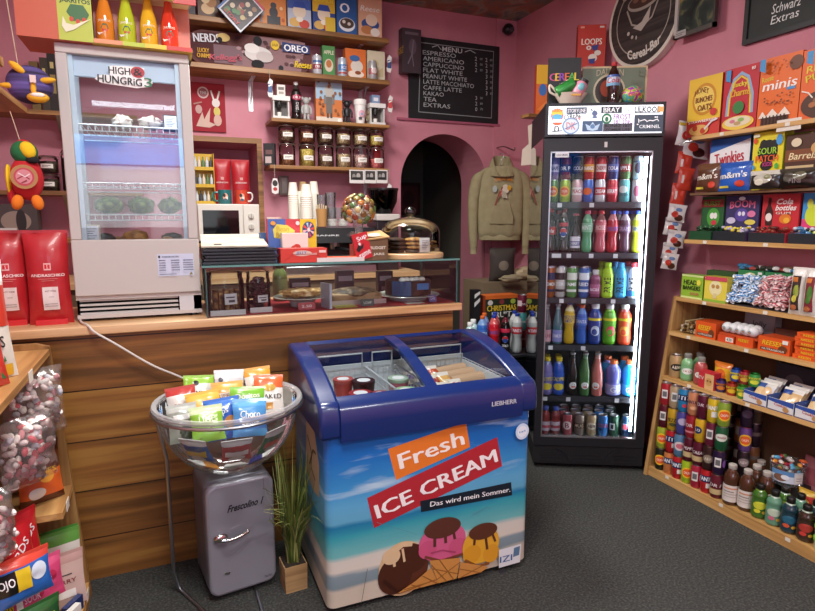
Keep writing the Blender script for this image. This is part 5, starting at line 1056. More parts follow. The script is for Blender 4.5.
m = MB(); prt(m, [('R', 0, .0, .06, 1, '#4a6aa8'), ('R', .06, .93, 1, 1, '#b0303a'), ('R', .10, .05, .96, .9, '#3a3034')]+[('C', .2+.7*rng.random(), .15+.6*rng.random(), .08, .07, rng.choice(['#8a3a34', '#4a7a4a', '#c8b8a0', '#8a6a50', '#2a2428', '#b0a070'])) for i in range(22)]+[('T', 'STORY', .5, .12, .10, '#c83a3a', {'w': .6, 'bold': .05})], s*1.7, 2*s, lambda X, Y, o: T @ Vector((-s*.85+X, -.014-o, -s+Y)), e=.0003); kid(m, 'print', e)
m = MB(); string(m, (0, 0, s*1.30), (0, 0, ZC-q.z), .0015, '#888888'); kid(m, 'string', e)
a, b = at(188, 60, y=4.08), at(313, 66, y=4.08)
e = empty('skateboard_deck', ((a.x+b.x)/2, 4.10, S2)); tag(e, 'long maroon skateboard deck with cereal graphics lying along the second shelf', 'skateboard deck')
L_, H_ = b.x-a.x, .225; pts = rrect(-L_/2, L_/2, 0.001, H_, .105, 8); T = Matrix.Rotation(R(-8), 4, 'X')
m = MB(); m.T = T; m.prism(pts, mat('#5c3634', .8), -.006, .006, 'xz', woodmat('deck_ply', '#8a6a44', '#b08a58', '#c49c68', 'x')); kid(m, 'deck', e)
def dm(X, Y, o): return T @ Vector((-L_/2+X, -.006-o, Y))
m = MB(); ds = [('G', [(.33, .02), (.55, .98), (.95, .95), (.9, .06)], '#8a6a6c'), ('C', .17, .5, .15, .46, '#4a2226'), ('R', .20, .1, .42, .62, '#7a6066')]
ds += [('C', .38+.55*rng.random(), .12+.76*rng.random(), .018, .05, rng.choice(['#5a3a3c', '#a8888a', '#4a3034'])) for i in range(30)]
ds += [('T', 'NERDS', .15, .76, .24, '#d8d8de', {'w': .20, 'bold': .07, 'rot': 4}), ('T', 'LUCKY', .12, .40, .12, '#d8a83a', {'w': .085, 'bold': .05}), ('T', 'CHARMS', .12, .25, .12, '#d8a83a', {'w': .1, 'bold': .05}), ('T', "Kellogg's", .29, .24, .22, '#c05a6a', {'w': .25, 'shear': .3, 'bold': .04, 'rot': 4}),
  ('C', .55, .45, .11, .22, '#cfc9c6'), ('C', .50, .6, .06, .14, '#dcd8d4'), ('C', .60, .38, .07, .16, '#bdb4b0'), ('C', .55, .83, .035, .14, '#1a1a1e'), ('C', .54, .16, .05, .12, '#141216'), ('C', .28, .82, .05, .12, '#c8b070'), ('C', .25, .74, .02, .08, '#1c1c22'), ('C', .73, .10, .02, .08, '#22242a'), ('C', .69, .76, .035, .14, '#d8b83a'), ('T', 'SUGAR', .69, .76, .08, '#6a3a1a', {'w': .05}), ('G', [(.75, .60), (.98, .60), (.98, .84), (.75, .88)], '#2f3f70'), ('T', 'OREO', .865, .72, .20, '#f0f0f2', {'w': .2, 'bold': .07}), ('T', 'Reeses', .92, .26, .2, '#e0c020', {'w': .14, 'bold': .05, 'shear': .2})]
prt(m, ds, L_, H_, dm, e=.00025, mf=lambda c: mat(c, .8)); kid(m, 'print', e, ang=60)
q = at(181, 80, y=4.06); can('soda_can', 'blue and silver soda can between the soda crate and the deck', 'can', (q.x+.01, 4.16, S2+.0005), 0, '#3a5a8a', design=[('R', .1, .2, .9, .5, '#c8ccd4')], h=.125, r=.032)
def scan(u, lab, col, d):
    p = at(u, 80, y=4.09); return can('soda_can', lab, 'can', (p.x, 4.09, S2+.0005), .2, col, design=d, h=.13, r=.032)
scan(317.5, 'white red soda can standing just past the deck end', '#c2c6cc', [('R', 0, .25, 1, .55, '#8a2a34'), ('T', 'DR P', .5, .4, .16, '#e8e8e8', {'w': .6}), ('R', 0, .65, 1, .8, '#4a6a9a')])
scan(342.5, 'silver blue soda can in front of the orange cereal box', '#b6c0cc', [('R', 0, .3, 1, .7, '#4a78b0'), ('T', 'ICE', .5, .5, .2, '#e8e8f0'), ('R', 0, .1, 1, .2, '#a83a3a')])
scan(372.5, 'grey and pink soda can at the end of the second shelf', '#a8a8a8', [('R', 0, .25, 1, .65, '#a05a5c'), ('C', .5, .5, .25, .2, '#d8c8c4')])
GD = 'cereal boxes on the second wall shelf'
bwbox('cereal_box', 'small green cereal box beside the white red can', 'box', 322, 335, 46, S2, 4.14, .05, '#4a8a4a', [('C', .5, .4, .35, .2, '#d8c8b0'), ('C', .5, .45, .22, .12, '#b8703a'), ('T', 'APPLE', .5, .8, .12, '#e8e0c8', {'w': .8})], group=GD)
bwbox('cereal_box', 'orange and white cereal box on the second shelf', 'box', 345, 366, 49, S2, 4.13, .06, '#d87030', [('C', .55, .45, .3, .2, '#d8d0c4'), ('C', .45, .7, .25, .1, '#3a68a0'), ('C', .5, .2, .4, .12, '#e8d8c8'), ('C', .6, .25, .15, .06, '#8a4a28')], group=GD)
bwbox('cereal_box', 'cream cereal box at the open end of the second shelf', 'box', 367, 385, 51, S2, 4.15, .05, '#d6cdb0', [('G', [(.1, .2), (.9, .5), (.9, .2)], '#c8b890'), ('C', .4, .6, .25, .12, '#c3b488')], group=GD)
def keychain(label, u, v, y, col, z1, kind=0):
    p = at(u, v, y=y); e = empty('hanging_keychain', (p.x, y, p.z)); tag(e, label, 'keychain', 'keychains hanging from the wall shelves')
    m = MB(); o_ = [(-.012, -.055), (.010, -.06), (.018, -.03), (.012, .0), (.020, .045), (.0, .06), (-.014, .03), (-.006, -.01), (-.018, -.03)]
    if kind: o_ = [(-.022, -.045), (.0, -.055), (.022, -.045), (.024, .01), (.014, .05), (-.012, .05), (-.024, .01)]
    m.prism(o_, mat('#d8d6d2', .5), -.006, .006, 'xz'); b_ = kid(m, 'body', e)
    m = MB()
    prt(m, [('G', [(-.3, -.3), (.3, -.3), (.25, .25), (-.25, .25)], col), ('S', [(-.2, .1), (.2, .2)], .08, '#e8e6e2')] if not kind else [('C', 0, .18, .32, .2, '#2a2624'), ('C', 0, -.2, .25, .12, '#b03030')], .05 if not kind else .055, .10, lambda X, Y, o: (X, -.006-o, Y)); kid(m, 'print', e)
    m = MB(); string(m, (0, 0, .05), (0, 0, z1-p.z), .0018, '#9a9488'); kid(m, 'string', e)
keychain('blue and white sneaker keychain at the end of the second shelf', 389, 64, 4.04, '#34507c', S2-.03+.02)
keychain('blue and white sneaker keychain beside the small coffee machine toy', 270, 88, 4.01, '#34507c', S2-.01)
keychain('red and white sneaker keychain at the end of the figure shelf', 390, 104, 4.03, '#c04a48', S3+.01)
keychain('white skull shaped keychain hanging low beside the paper cups', 275, 186, 4.02, '#b03030', S4, 1)
keychain('white and teal sneaker keychain by the grinder hopper', 389, 192, 3.98, '#4aa088', S4-.005)
def toy_machine(label, u, z=S3):
    p = at(u, 110, y=4.10); e = empty('toy_coffee_machine', (p.x, 4.13, z)); tag(e, label, 'toy')
    m = MB(); m.box(-.058, .058, -.05, .05, 0, .018, mat('#d6d4d0', .5)); m.box(-.055, -.045, -.04, .05, .018, .12, mat('#c8c6c2', .5)); m.box(.045, .055, -.04, .05, .018, .12, mat('#c8c6c2', .5)); m.box(-.05, .05, .02, .05, .018, .12, mat('#54504c', .5)); kid(m, 'frame', e)
    m = MB(); m.box(-.06, .06, -.05, .05, .12, .15, mat('#dedcd8', .5)); kid(m, 'top', e)
    m = MB(); m.lathe([(0, .075), (.016, .075), (.018, .10), (.018, .12), (0, .12)], mat('#2a2826', .4), 14, (-.01, -.02, 0)); m.tube([(-.01, -.03, .09), (-.01, -.07, .085)], .005, mat('#1c1a18', .4), 8); kid(m, 'group_head', e)
    m = MB(); m.lathe([(0, .018), (.012, .018), (.016, .045), (.014, .045), (0, .03)], mat('#e8e4dc', .4), 14, (-.01, -.02, 0)); kid(m, 'cup', e)
    return e
toy_machine('white toy espresso machine carrying a small carton, beside the cola bottle', 281)
toy_machine('white toy espresso machine at the open end of the figure shelf', 377)
p = at(281, 82, y=4.10); carton('small_carton', 'small white patterned carton on top of the toy machine', 'carton', .055, .075, .05, (p.x, 4.13, S3+.1505), 0, '#d8d4cc', design=[('R', .15, .55, .85, .8, '#6a6660'), ('R', .2, .2, .8, .4, '#9a948a')])
p = at(376, 84, y=4.10); carton('small_carton', 'small blue carton on top of the end toy machine', 'carton', .06, .06, .05, (p.x, 4.13, S3+.1505), 0, '#7a90b0', design=[('R', .2, .3, .8, .7, '#d4d8de')])
p = at(296.5, 100, y=4.10); bottle('cola', 'cola bottle with maroon label standing on the figure shelf', 'bottle', (p.x, 4.11, S3+.0005), 0, liquid='#15100f', upper='#3a302e', cap='#d8d8d6', band='#1c1416', bz=(.2, .75), design=[('C', .5, .72, .4, .14, '#9a2a4a'), ('T', 'DR P', .5, .72, .12, '#e8dcdc', {'w': .5}), ('T', 'ZERO', .5, .3, .16, '#d0ccc8', {'rot': 90, 'w': .5})], h=.245, r=.036)
def figure(label, u, col, h, dark=False):
    """generic little standing toy figure"""
    p = at(u, 110, y=4.10); e = empty('toy_figure', (p.x, 4.12, S3)); tag(e, label, 'toy figure'); k = h/.19
    c = mat(col, .45); c2 = mat('#9a9690' if not dark else '#2c2c2e', .45)
    m = MB(); m.ell((0, 0, .135*k), (.024*k, .021*k, .026*k), c, 16, 12); kid(m, 'head', e)
    m = MB(); m.lathe([(0, .05*k), (.020*k, .05*k), (.024*k, .075*k), (.019*k, .105*k), (.008*k, .115*k), (0, .115*k)], c, 16, sy=.8); kid(m, 'torso', e)
    for s in (-1, 1):
        m = MB(); m.tube(smooth([(s*.020*k, 0, .104*k), (s*.032*k, -.004, .08*k), (s*.030*k, -.012, .056*k)]), .0075*k, c, 8); m.ell((s*.030*k, -.013, .05*k), (.009*k, .009*k, .01*k), c2, 10, 6); kid(m, 'arm', e)
        m = MB(); m.tube([(s*.011*k, 0, .055*k), (s*.013*k, 0, .014*k)], .0095*k, c, 10); m.ell((s*.014*k, -.008*k, .009*k), (.012*k, .02*k, .009*k), c2, 10, 6); kid(m, 'leg', e)
        m = MB(); m.ell((s*.026*k, 0, .150*k), (.010*k, .009*k, .012*k), c, 10, 8); kid(m, 'ear', e)
figure('pale grey standing toy figure beside the cola bottle', 307, '#a8a8a4', .19); figure('black standing toy figure between the cookie book and the white cup', 348, '#1c1c1e', .19, True)
figure('tiny brown toy figure beside the end toy machine', 369.5, '#7a6a4c', .12)
bwbox('cereal_box', 'blue and orange cereal box with a grey figure on the figure shelf', 'box', 315, 342, 76, S3, 4.12, .05, '#c8743a', [('R', 0, .5, 1, 1, '#9cb8cc'), ('R', 0, 0, 1, .12, '#d4c8b8'), ('R', .38, .2, .62, .55, '#6a6660'), ('R', .40, .1, .48, .2, '#4a4644'), ('R', .53, .1, .61, .2, '#4a4644'), ('C', .5, .68, .17, .13, '#b0aca4'), ('R', .30, .4, .38, .58, '#7a7672'), ('R', .62, .4, .70, .58, '#7a7672'), ('R', .82, .03, .95, .1, '#eeeae0')]+[('C', .08+.84*rng.random(), .15+.8*rng.random(), .05, .035, '#8a5530') for i in range(16)])
p = at(360.5, 110, y=4.10); e = empty('travel_mug', (p.x, 4.11, S3)); tag(e, 'white lidded travel cup with pink emblem on the figure shelf', 'cup')
m = MB(); m.lathe([(0, 0), (.030, 0), (.042, .13), (0, .13)], mat('#e8e6e2', .4), 20); b_ = kid(m, 'body', e)
m = MB(); m.lathe([(.044, .13), (.046, .135), (.046, .165), (.04, .17), (0, .17)], mat('#eceae6', .35), 20); kid(m, 'lid', e)
m = MB(); prt(m, [('C', .5, .5, .3, .3, '#d8a0b0'), ('C', .5, .45, .12, .12, '#78a8b8'), ('R', .2, .0, .5, .2, '#2a2a2c')], .07, .08, cyl(.0385, .07, .03), .0003, True, e0=.002); kid(m, 'print', e)
tea = [grains('tea_brown', '#4a2e1e', '#8a5236', '#b88858'), grains('tea_yellow', '#8a7a2a', '#b8a24a', '#d8c878'), grains('tea_dark', '#3a2c20', '#7a6248', '#a8906c'), grains('tea_cream', '#6a5434', '#b09a70', '#d8c8a4'), grains('tea_rose', '#5a4238', '#b89088', '#d8c0b4'), grains('tea_red', '#8a2a2a', '#c05a58', '#d88a84')]
lbl = ['dark brown', 'yellow', 'brown leaf', 'pale cream', 'rose mixed', 'light red']
for i, u in enumerate((287.5, 307.5, 326, 344, 361, 377)):
    p = at(u, 160, y=4.14)
    jar('glass jar of %s tea, lower row, %s from the alcove' % (lbl[i], ['first', 'second', 'third', 'fourth', 'fifth', 'sixth'][i]), (p.x, 4.15, S4+.0005), .056, .165, tea[i], (.5, .8, .6, .65, .65, .5)[i], group='glass tea jars')
    jar('short glass jar of %s tea, upper row, %s from the alcove' % (['umber', 'hazel brown', 'khaki', 'straw', 'tan', 'olive'][i], ['first', 'second', 'third', 'fourth', 'fifth', 'sixth'][i]), (p.x, 4.15, S4+.1665), .056, .115, tea[(2, 0, 2, 3, 3, 1)[i]], .7, group='glass tea jars')
p0, p1 = at(264, 166, y=4.08), at(275, 143, y=4.08)
carton('tea_packet', 'black tea packet with pale label at the alcove end of the jar shelf', 'packet', .075, p1.z-S4, .06, ((p0.x+p1.x)/2+.012, 4.14, S4+.0005), R(-20), '#1c1a1c', '#2c282a', design=[('R', .15, .1, .7, .4, '#b8a8a4'), ('R', .2, .5, .8, .7, '#6a4a48')])
p0 = at(388, 150, y=4.2); carton('red_card', 'red upright card behind the last jars', 'card', .05, .22, .015, (1.507, 4.24, S4+.0005), 0, '#b83038')
for k, (u0, u1) in enumerate(((350, 364.5), (365, 376.5), (377, 388))):
    a, b = at(u0, 183, y=4.035), at(u1, 170, y=4.035)
    m = MB(); w, h = b.x-a.x, b.z-a.z; m.box(-w/2, w/2, -.001, .001, 0, h, P('#dcd8d2')); o = m.build('hanging_photo', None, ((a.x+b.x)/2, 4.046, a.z)); tag(o, ('black and white instant photo, %s of three taped under the jar shelf' % ('first', 'middle', 'last')[k]), 'photo', 'instant photos under the jar shelf')
    print_on(o, [('R', .08, .25, .92, .92, '#3a3836'), ('C', .3, .5, .12, .2, '#8a8682'), ('C', .6, .55, .14, .22, '#a8a49e'), ('R', .2, .28, .75, .45, '#1a1918')], w, h, flat(-w/2, 0, -.001), 'print')
a, b = at(193, 131, y=YB), at(224, 85, y=YB)
w, h = b.x-a.x, b.z-a.z; o = carton('wall_poster', 'small dark red poster with cream drawings on the pink wall', 'poster', w, h, .015, ((a.x+b.x)/2, YB-.009, a.z), 0, '#9a2632', '#5a1a22', mf=lambda c: mat(c, .85))
print_on(o, [('C', .35, .80, .17, .12, '#c8a8a4'), ('C', .35, .80, .13, .09, '#8a3038'), ('T', 'TIME', .35, .80, .05, '#d8c8c0', {'w': .2}), ('G', [(.1, .1), (.3, .4), (.35, .25), (.55, .5), (.5, .2), (.7, .15), (.5, .08)], '#c8a898'), ('C', .2, .45, .1, .09, '#b89088'), ('C', .72, .60, .12, .09, '#d8cfc8'), ('S', [(.66, .66), (.58, .85)], .035, '#d8cfc8'), ('S', [(.76, .66), (.84, .85)], .035, '#d8cfc8'), ('C', .74, .42, .1, .1, '#c8b84a'), ('C', .75, .24, .12, .12, '#c8a090'), ('S', [(.05, .55), (.3, .6)], .03, '#a86a60')], w, h, flat(-w/2, 0, -.0075), 'print')
NB = NZ0
a, b = at(197, 238, y=3.92), at(256, 204, y=3.92)
MW = .385; mz = .245
e = empty('microwave', (.385, 3.94, NB+.0005)); tag(e, 'small white microwave oven in the wall alcove', 'microwave')
mw = mat('#d6d2c8', .35)
m = MB(); m.box(-MW/2, MW/2, 0, .30, .008, mz, mw); kid(m, 'housing', e, bevel=.004)
m = MB(); m.box(-MW/2+.004, .085, -.016, 0, .012, mz-.004, mw); d_ = kid(m, 'door', e, bevel=.003)
m = MB(); m.box(-MW/2+.03, .06, -.018, -.016, .045, mz-.04, mat('#0c0d10', .08, 0, .5)); kid(m, 'window', d_)
m = MB(); m.box(.09, MW/2-.004, -.014, 0, .012, mz-.004, mw); pnl = kid(m, 'control_panel', e, bevel=.003)
for z in (.17, .10):
    m = MB(); T = Matrix.Translation((.137, -.014, z)) @ Matrix.Rotation(R(90), 4, 'X'); m.lathe([(0, .014), (.017, .012), (.019, 0), (0, 0)], mat('#c2beb4', .4), 18); m.v = [T @ p for p in m.v]; m.box(.135, .139, -.030, -.027, z-.012, z+.012, mat('#8a867e', .4)); kid(m, 'knob', pnl)
for fx in (-.16, .16):
    m = MB(); m.box(fx-.02, fx+.02, .03, .25, 0, .009, mat('#222222', .6)); kid(m, 'foot', e)
MT = NB+mz+.001
for i, (u, lb) in enumerate(((222, 'nearer the bottle rack'), (241, 'nearer the jar shelf'))):
    p = at(u, 180, y=4.22); bag('coffee_bag', 'red coffee bag in the alcove above the microwave, %s' % lb, 'coffee bag', .122, .30, .06, (p.x, 4.235, MT), 0, '#b02028', None, [('R', .42, .56, .60, .62, '#d89a94'), ('T', 'ANDRASCHKO', .5, .50, .035, '#ecd8d4', {'w': .7}), ('R', .30, .16, .72, .33, '#d6cfca')], 'coffee bags in the alcove', 40+i, mf=lambda c: mat(c, .4), crinkle=.004)
def mug(label, u, col, hand):
    p = at(u, 197, y=4.08); e = empty('mug', (p.x, 4.09, MT)); tag(e, label, 'mug', 'printed mugs on the microwave')
    m = MB(); m.lathe([(0, 0), (.040, 0), (.043, .006), (.043, .095), (.039, .095), (.038, .012), (0, .010)], mat(col, .25, 0, .3), 22); kid(m, 'body', e)
    m = MB(); s = hand; m.tube(smooth([(s*.042, 0, .078), (s*.066, 0, .076), (s*.073, 0, .05), (s*.062, 0, .026), (s*.042, 0, .022)]), .0055, mat('#d8d0c8' if s > 0 else col, .3), 8); kid(m, 'handle', e)
    m = MB(); prt(m, [('C', .5, .5, .22, .28, '#d8a08a'), ('C', .4, .62, .12, .14, '#2c2420'), ('C', .6, .4, .1, .14, '#e8dcd0'), ('C', .5, .28, .15, .1, '#3a5a6a')], .075, .085, cyl(.043, .075, .006), .0003, True, e0=.001); kid(m, 'print', e)
mug('teal printed mug standing on the microwave', 225, '#1f6a6c', -1); mug('orange red printed mug standing on the microwave', 241.5, '#c8442a', 1)
e = empty('bottle_rack', (at(205, 200, y=4.12).x, 4.13, MT)); tag(e, 'yellow three tier rack of tiny bottles on the microwave', 'rack')
yl = mat('#c9a32a', .5)
for k in range(3):
    z = .11*k
    m = MB(); m.box(-.062, .062, -.03, .03, z, z+.006, yl); m.box(-.062, .062, -.032, -.03, z, z+.022, yl); kid(m, 'tier', e)
    for j in range(5):
        m = MB(); m.lathe([(0, .006), (.0105, .006), (.0105, .058), (.004, .072), (.004, .088), (0, .088)], mat(('#c8ccd0', '#3a3c40', '#b8c4c8', '#d8c8b0', '#5a7a4a')[(j+k) % 5], .3), 12, (-.048+.024*j, 0, z)); kid(m, 'vial', e)
m = MB(); m.box(-.066, -.062, -.03, .03, 0, .33, yl); m.box(.062, .066, -.03, .03, 0, .33, yl); m.box(-.066, .066, .03, .034, 0, .33, yl); kid(m, 'frame', e)
BZ = 1.0605
e = empty('espresso_machine', (.985, 3.80, BZ)); tag(e, 'black and steel espresso machine on the back worktop behind the sweets', 'espresso machine')
bm = mat('#1a1b1e', .35); st = METAL('#a8a9ab', .3)
m = MB(); m.box(-.30, .30, .05, .34, 0, .29, bm); m.box(-.30, .30, -.16, .05, 0, .055, st); kid(m, 'body', e, bevel=.006)
m = MB(); m.prism([(-.16, .20), (.06, .20), (.06, .295), (-.13, .295)], bm, -.30, .30, 'yz'); hd = kid(m, 'head', e)
print_on(hd, [('T', 'SANRE', .5, .5, .5, '#c9cacc', {'w': .9})], .17, .02, flatT(Matrix.Translation((-.11, -.148, .238)) @ Matrix.Rotation(R(90-17), 4, 'X')))
m = MB(); T = Matrix.Translation((.14, -.15, .245)) @ Matrix.Rotation(R(90-17), 4, 'X'); m.lathe([(0, 0), (.024, 0), (.026, .012), (.02, .02), (0, .02)], METAL('#d8d8d8', .2), 18); m.v = [T @ p for p in m.v]; kid(m, 'gauge', hd)
for x in (-.16, .04, .2):
    m = MB(); m.lathe([(0, .155), (.032, .155), (.036, .175), (.036, .2), (0, .2)], st, 18, (x, -.07, 0)); m.tube([(x, -.10, .165), (x+.03, -.17, .158), (x+.055, -.24, .150)], .011, mat('#101012', .4), 10, r2=.014); kid(m, 'portafilter', e)
m = MB(); m.box(-.30, .30, .0, .34, .295, .302, st)
for p_ in (0,): m.tube([(-.295, .33, .30), (-.295, .33, .34), (.295, .33, .34), (.295, .33, .30)], .004, st, 6)
kid(m, 'cup_tray', e)
CT = BZ+.3025
paper = mat('#e6dfd0', .6)
def cups(label, u, v0, n, y, r=.034, col=None):
    p = at(u, 225, y=y); m = MB(); c = col or paper; h = .085; st_ = .0135; pr = [(0, 0), (r*.72, 0)]
    for i in range(n): pr += [(r*.97 if i < 1 else r*.985, .078+st_*i), (r*1.03, .080+st_*i), (r*1.03, .085+st_*i), (r*.98, .0862+st_*i)]
    pr += [(r*.9, pr[-1][1]), (r*.68, pr[-1][1]-.07), (0, pr[-1][1]-.07)]
    top = pr[-3][1]; pr2 = [(a, top-b) for a, b in pr][::-1]
    m.lathe(pr2, c, 20); o = m.build('paper_cups', None, (p.x, y, CT), ang=50); tag(o, label, 'cup stack', 'stacks of paper cups'); return top
cups('tall stack of white paper cups nearest the wall phone', 294, 178, 16, 3.92); cups('shorter stack of white paper cups behind the front one', 300.5, 195, 12, 3.97, .03)
cups('front stack of white paper cups on the espresso machine', 307, 182, 15, 3.85, .040); cups('rear stack of white paper cups beside the front one', 314.5, 176, 17, 3.985, .034)
cups('stack of brown paper cups behind the white ones', 304, 178, 17, 4.045, .032, mat('#a88a5c', .6))
p = at(322, 225, y=3.78); e = empty('straw_cup', (p.x, 3.78, CT)); tag(e, 'kraft paper cup holding wooden stirrers on the espresso machine', 'cup')
m = MB(); m.lathe([(0, 0), (.030, 0), (.038, .115), (.036, .115), (.029, .006), (0, .006)], mat('#b98a50', .65), 20); kid(m, 'cup_body', e)
for k in range(7):
    m = MB(); a = k*.9; m.tube([(.02*cos(a), .02*sin(a), .01), (.032*cos(a), .032*sin(a), .135+.006*(k % 3))], .003, mat('#d8c49a', .6), 5); kid(m, 'stirrer', e)
gl = glass('#eef4f4', 1.4, .02, .05)
def tumbler(label, u, y, r, h, z=CT):
    p = at(u, 220, y=y); m = MB(); m.lathe([(r*.8, 0), (r, h), (r*.95, h), (r*.75, .008), (0, .008)], gl, 20); o = m.build('drinking_glass', None, (p.x, y, z)); return tag(o, label, 'glass', 'glasses on the espresso machine')
tumbler('tall clear glass just behind the stirrer cup', 322, 3.88, .032, .21); tumbler('tall clear glass at the wall behind the saucers', 331, 3.97, .036, .23)
for k, u in enumerate((332, 338.5, 345)): tumbler('low clear glass on the saucer stacks, %s of three' % ('first', 'middle', 'last')[k], u, 3.885, .030, .075, CT+.0505)
for k, u in enumerate((332.5, 343)):
    p = at(u, 225, y=3.885); m = MB()
    pr = [(0, 0)]
    for i in range(5): pr += [(.040, .010*i), (.058, .010*i+.007), (.058, .010*i+.009)]
    pr += [(0, .05)]
    m.lathe(pr, mat('#e4e2dc', .25, 0, .3), 24, sx=.62, sy=.62); o = m.build('saucers', None, (p.x, 3.885, CT)); tag(o, '%s stack of white saucers on the espresso machine' % ('first', 'second')[k], 'saucer stack', 'saucer stacks')
p = at(384, 220, y=3.85); e = empty('coffee_grinder', (p.x, 3.87, BZ)); tag(e, 'coffee grinder with a smoky bean hopper beside the espresso machine', 'grinder')
m = MB(); m.box(-.08, .08, -.10, .12, 0, .34, bm); m.box(-.085, .085, -.11, .13, .34, .385, mat('#c8c4bc', .4)); kid(m, 'body', e, bevel=.006)
m = MB(); m.lathe([(.03, .385), (.06, .39), (.098, .47), (.105, .55), (.102, .55), (.09, .47), (.05, .40)], glass('#4a4440', 1.4, .05), 26); kid(m, 'hopper', e)
m = MB(); m.lathe([(0, .392), (.055, .392), (.092, .47), (.06, .485), (0, .48)], grains('coffee_beans', '#120b08', '#2a1a12', '#4a3020'), 22); kid(m, 'beans', e)
m = MB(); m.lathe([(.106, .548), (.109, .55), (.109, .562), (0, .566)], mat('#211f1e', .25), 26); kid(m, 'lid', e)
p0, p1 = at(280, 195, y=YB-.03), at(288, 176, y=YB-.03)
e = empty('wall_intercom', (p0.x+.03, YB-.002, p0.z)); tag(e, 'grey intercom phone on the pink wall beside the cup stacks', 'intercom')
m = MB(); m.box(-.035, .035, -.035, 0, 0, p1.z-p0.z, mat('#8f8a84', .5)); kid(m, 'housing', e, bevel=.006)
m = MB(); m.box(-.022, .022, -.05, -.035, .01, p1.z-p0.z-.01, mat('#a39e98', .5)); kid(m, 'handset', e, bevel=.006)
# === glass vitrine on the counter
VX0, VX1, VY0, VY1, VZ = .135, 1.262, 2.425, 2.86, 1.232
gpane = glass('#f9fdfc', 1.4); gedge = mat('#5c8f8a', .15, 0, .5)
e = empty('glass_vitrine', (0, 0, CZ)); tag(e, 'long low glass vitrine on the counter, filled with cakes', 'display case')
def pane(name, x0, x1, y0, y1, z0, z1):
    m = MB(); d = min((x1-x0, 0), (y1-y0, 1), (z1-z0, 2))[1]
    m.box(x0, x1, y0, y1, z0, z1, gedge)
    # edges of the sheet look green, its two faces are clear
    for k, f in enumerate(m.f):
        n = (m.v[f[1]]-m.v[f[0]]).cross(m.v[f[2]]-m.v[f[1]]).normalized()
        if abs(n[d]) > .9: m.fm[k] = m.mi(gpane)
    return kid(m, name, e)
H = VZ-CZ
pane('front_pane', VX0, VX1, VY0, VY0+.006, .001, H-.008); pane('top_pane', VX0-.01, VX1+.006, VY0-.006, VY1, H-.008, H)
pane('end_pane', VX1-.006, VX1, VY0+.006, VY1, .001, H-.008); pane('end_pane', VX0, VX0+.006, VY0+.006, VY1, .001, H-.008)
m = MB(); m.box(VX0+.01, VX1-.01, VY0+.015, VY1-.01, .0005, .004, mat('#a3242a', .6)); kid(m, 'red_mat', e)
VB = CZ+.0045
GV = 'goods in the glass vitrine'
bars = nodemat('nut_bar_texture', [(.35, '#3c2214'), (.5, '#7a4c28'), (.66, '#c29a60')], (1, 1, 1), .6, 4, 45)
def vp(u, v, y): p = at(u, v, y=y); return p
def bigjar(label, u0, u1, y, h, content, wlab, tagp):
    a, b = at(u0, 312, y=y), at(u1, 312, y=y); r = (b.x-a.x)/2; e = empty('glass_jar', ((a.x+b.x)/2, y, VB)); tag(e, label, 'jar', GV)
    m = MB(); g = glass('#f8fbfa', 1.35); m.lathe([(0, .003), (r*.9, 0), (r, .01), (r, h*.78), (r*.93, h*.9), (r*.93, h)], g, 26); m.lathe([(r*.95, h), (r*.98, h+.004), (r*.6, h+.012), (0, h+.012)], g, 26); kid(m, 'glass_body', e)
    content(e, r, h)
    m = MB(); W, hh = tagp; prt(m, [('R', 0, 0, 1, 1, '#dcdde0'), ('R', .1, .6, .8, .72, '#4a4a50'), ('R', .3, .2, .8, .42, '#55555c')], W, hh, lambda X, Y, o: ((r+o+.001)*sin((X-.01)/r), -(r+o+.001)*cos((X-.01)/r), h*.25+Y), curved=True); kid(m, 'paper_label', e)
    m = MB(); m.box(-r*.9, r*.9, -r-.02, -r-.018, 0, .022, P('#d8d8d8')); kid(m, 'price_strip', e)
    return e
def barfill(e, r, h):
    for i in range(5):
        m = MB(); x = -r*.55+i*r*.28; hh = h*(.58-.03*(i % 2)); d = sqrt(max(.0004, (r*.9)**2-x*x))
        m.box(x-r*.12, x+r*.12, -d*.75, d*.75, .006, hh, bars); kid(m, 'nut_bar', e, bevel=.004)
def darkfill(e, r, h):
    m = MB()
    for k in range(26):
        m.ell((r*.62*cos(k*2.4)*(k % 5+1)/5, r*.62*sin(k*2.4)*(k % 5+1)/5, .018+.0047*k), (.018, .018, .011), mat(('#3a1a1c', '#4c2226', '#2a1416')[k % 3], .5), 8, 6)
    o = kid(m, 'dark_cookies', e); o['kind'] = 'stuff'
bigjar('wide glass jar of nut bars with two labels, nearest the cake fridge', 207, 245, 2.53, .165, barfill, .05, (.05, .045))
bigjar('glass jar of dark red cookies beside the nut bar jar', 247, 271, 2.53, .16, darkfill, .05, (.045, .03))
def plate(label, u, y, r, z=VB):
    p = at(u, 300, y=y); m = MB(); m.lathe([(0, 0), (r*.55, 0), (r*.6, .004), (r, .014), (r*.985, .016), (r*.6, .008), (0, .007)], mat('#dfddd4', .25, 0, .3), 30); o = m.build('plate', None, (p.x, y, z)); tag(o, label, 'plate', 'plates in the vitrine'); return p.x
nuts = nodemat('caramel_nut_crumble', [(.35, '#8a5c30'), (.5, '#c89858'), (.66, '#ecd0a4')], (1, 1, 1), .5, 4, 40)
x = plate('white oval plate under the caramel nut slice in the vitrine', 302, 2.58, .128, VB+.03)
m = MB(); m.lathe([(0, 0), (.05, 0), (.06, .03), (0, .03)], mat('#d2d0c8', .4), 20); o = m.build('plate_stand', None, (x, 2.58, VB)); tag(o, 'small pale stand raising the nut slice plate', 'stand')
lumpy('nut_slice', 'caramel nut slice heaped on a white oval plate', 'cake', (x, 2.58, VB+.0385), (.105, .07, .022), nuts, 2, None, .35, 5, 20)
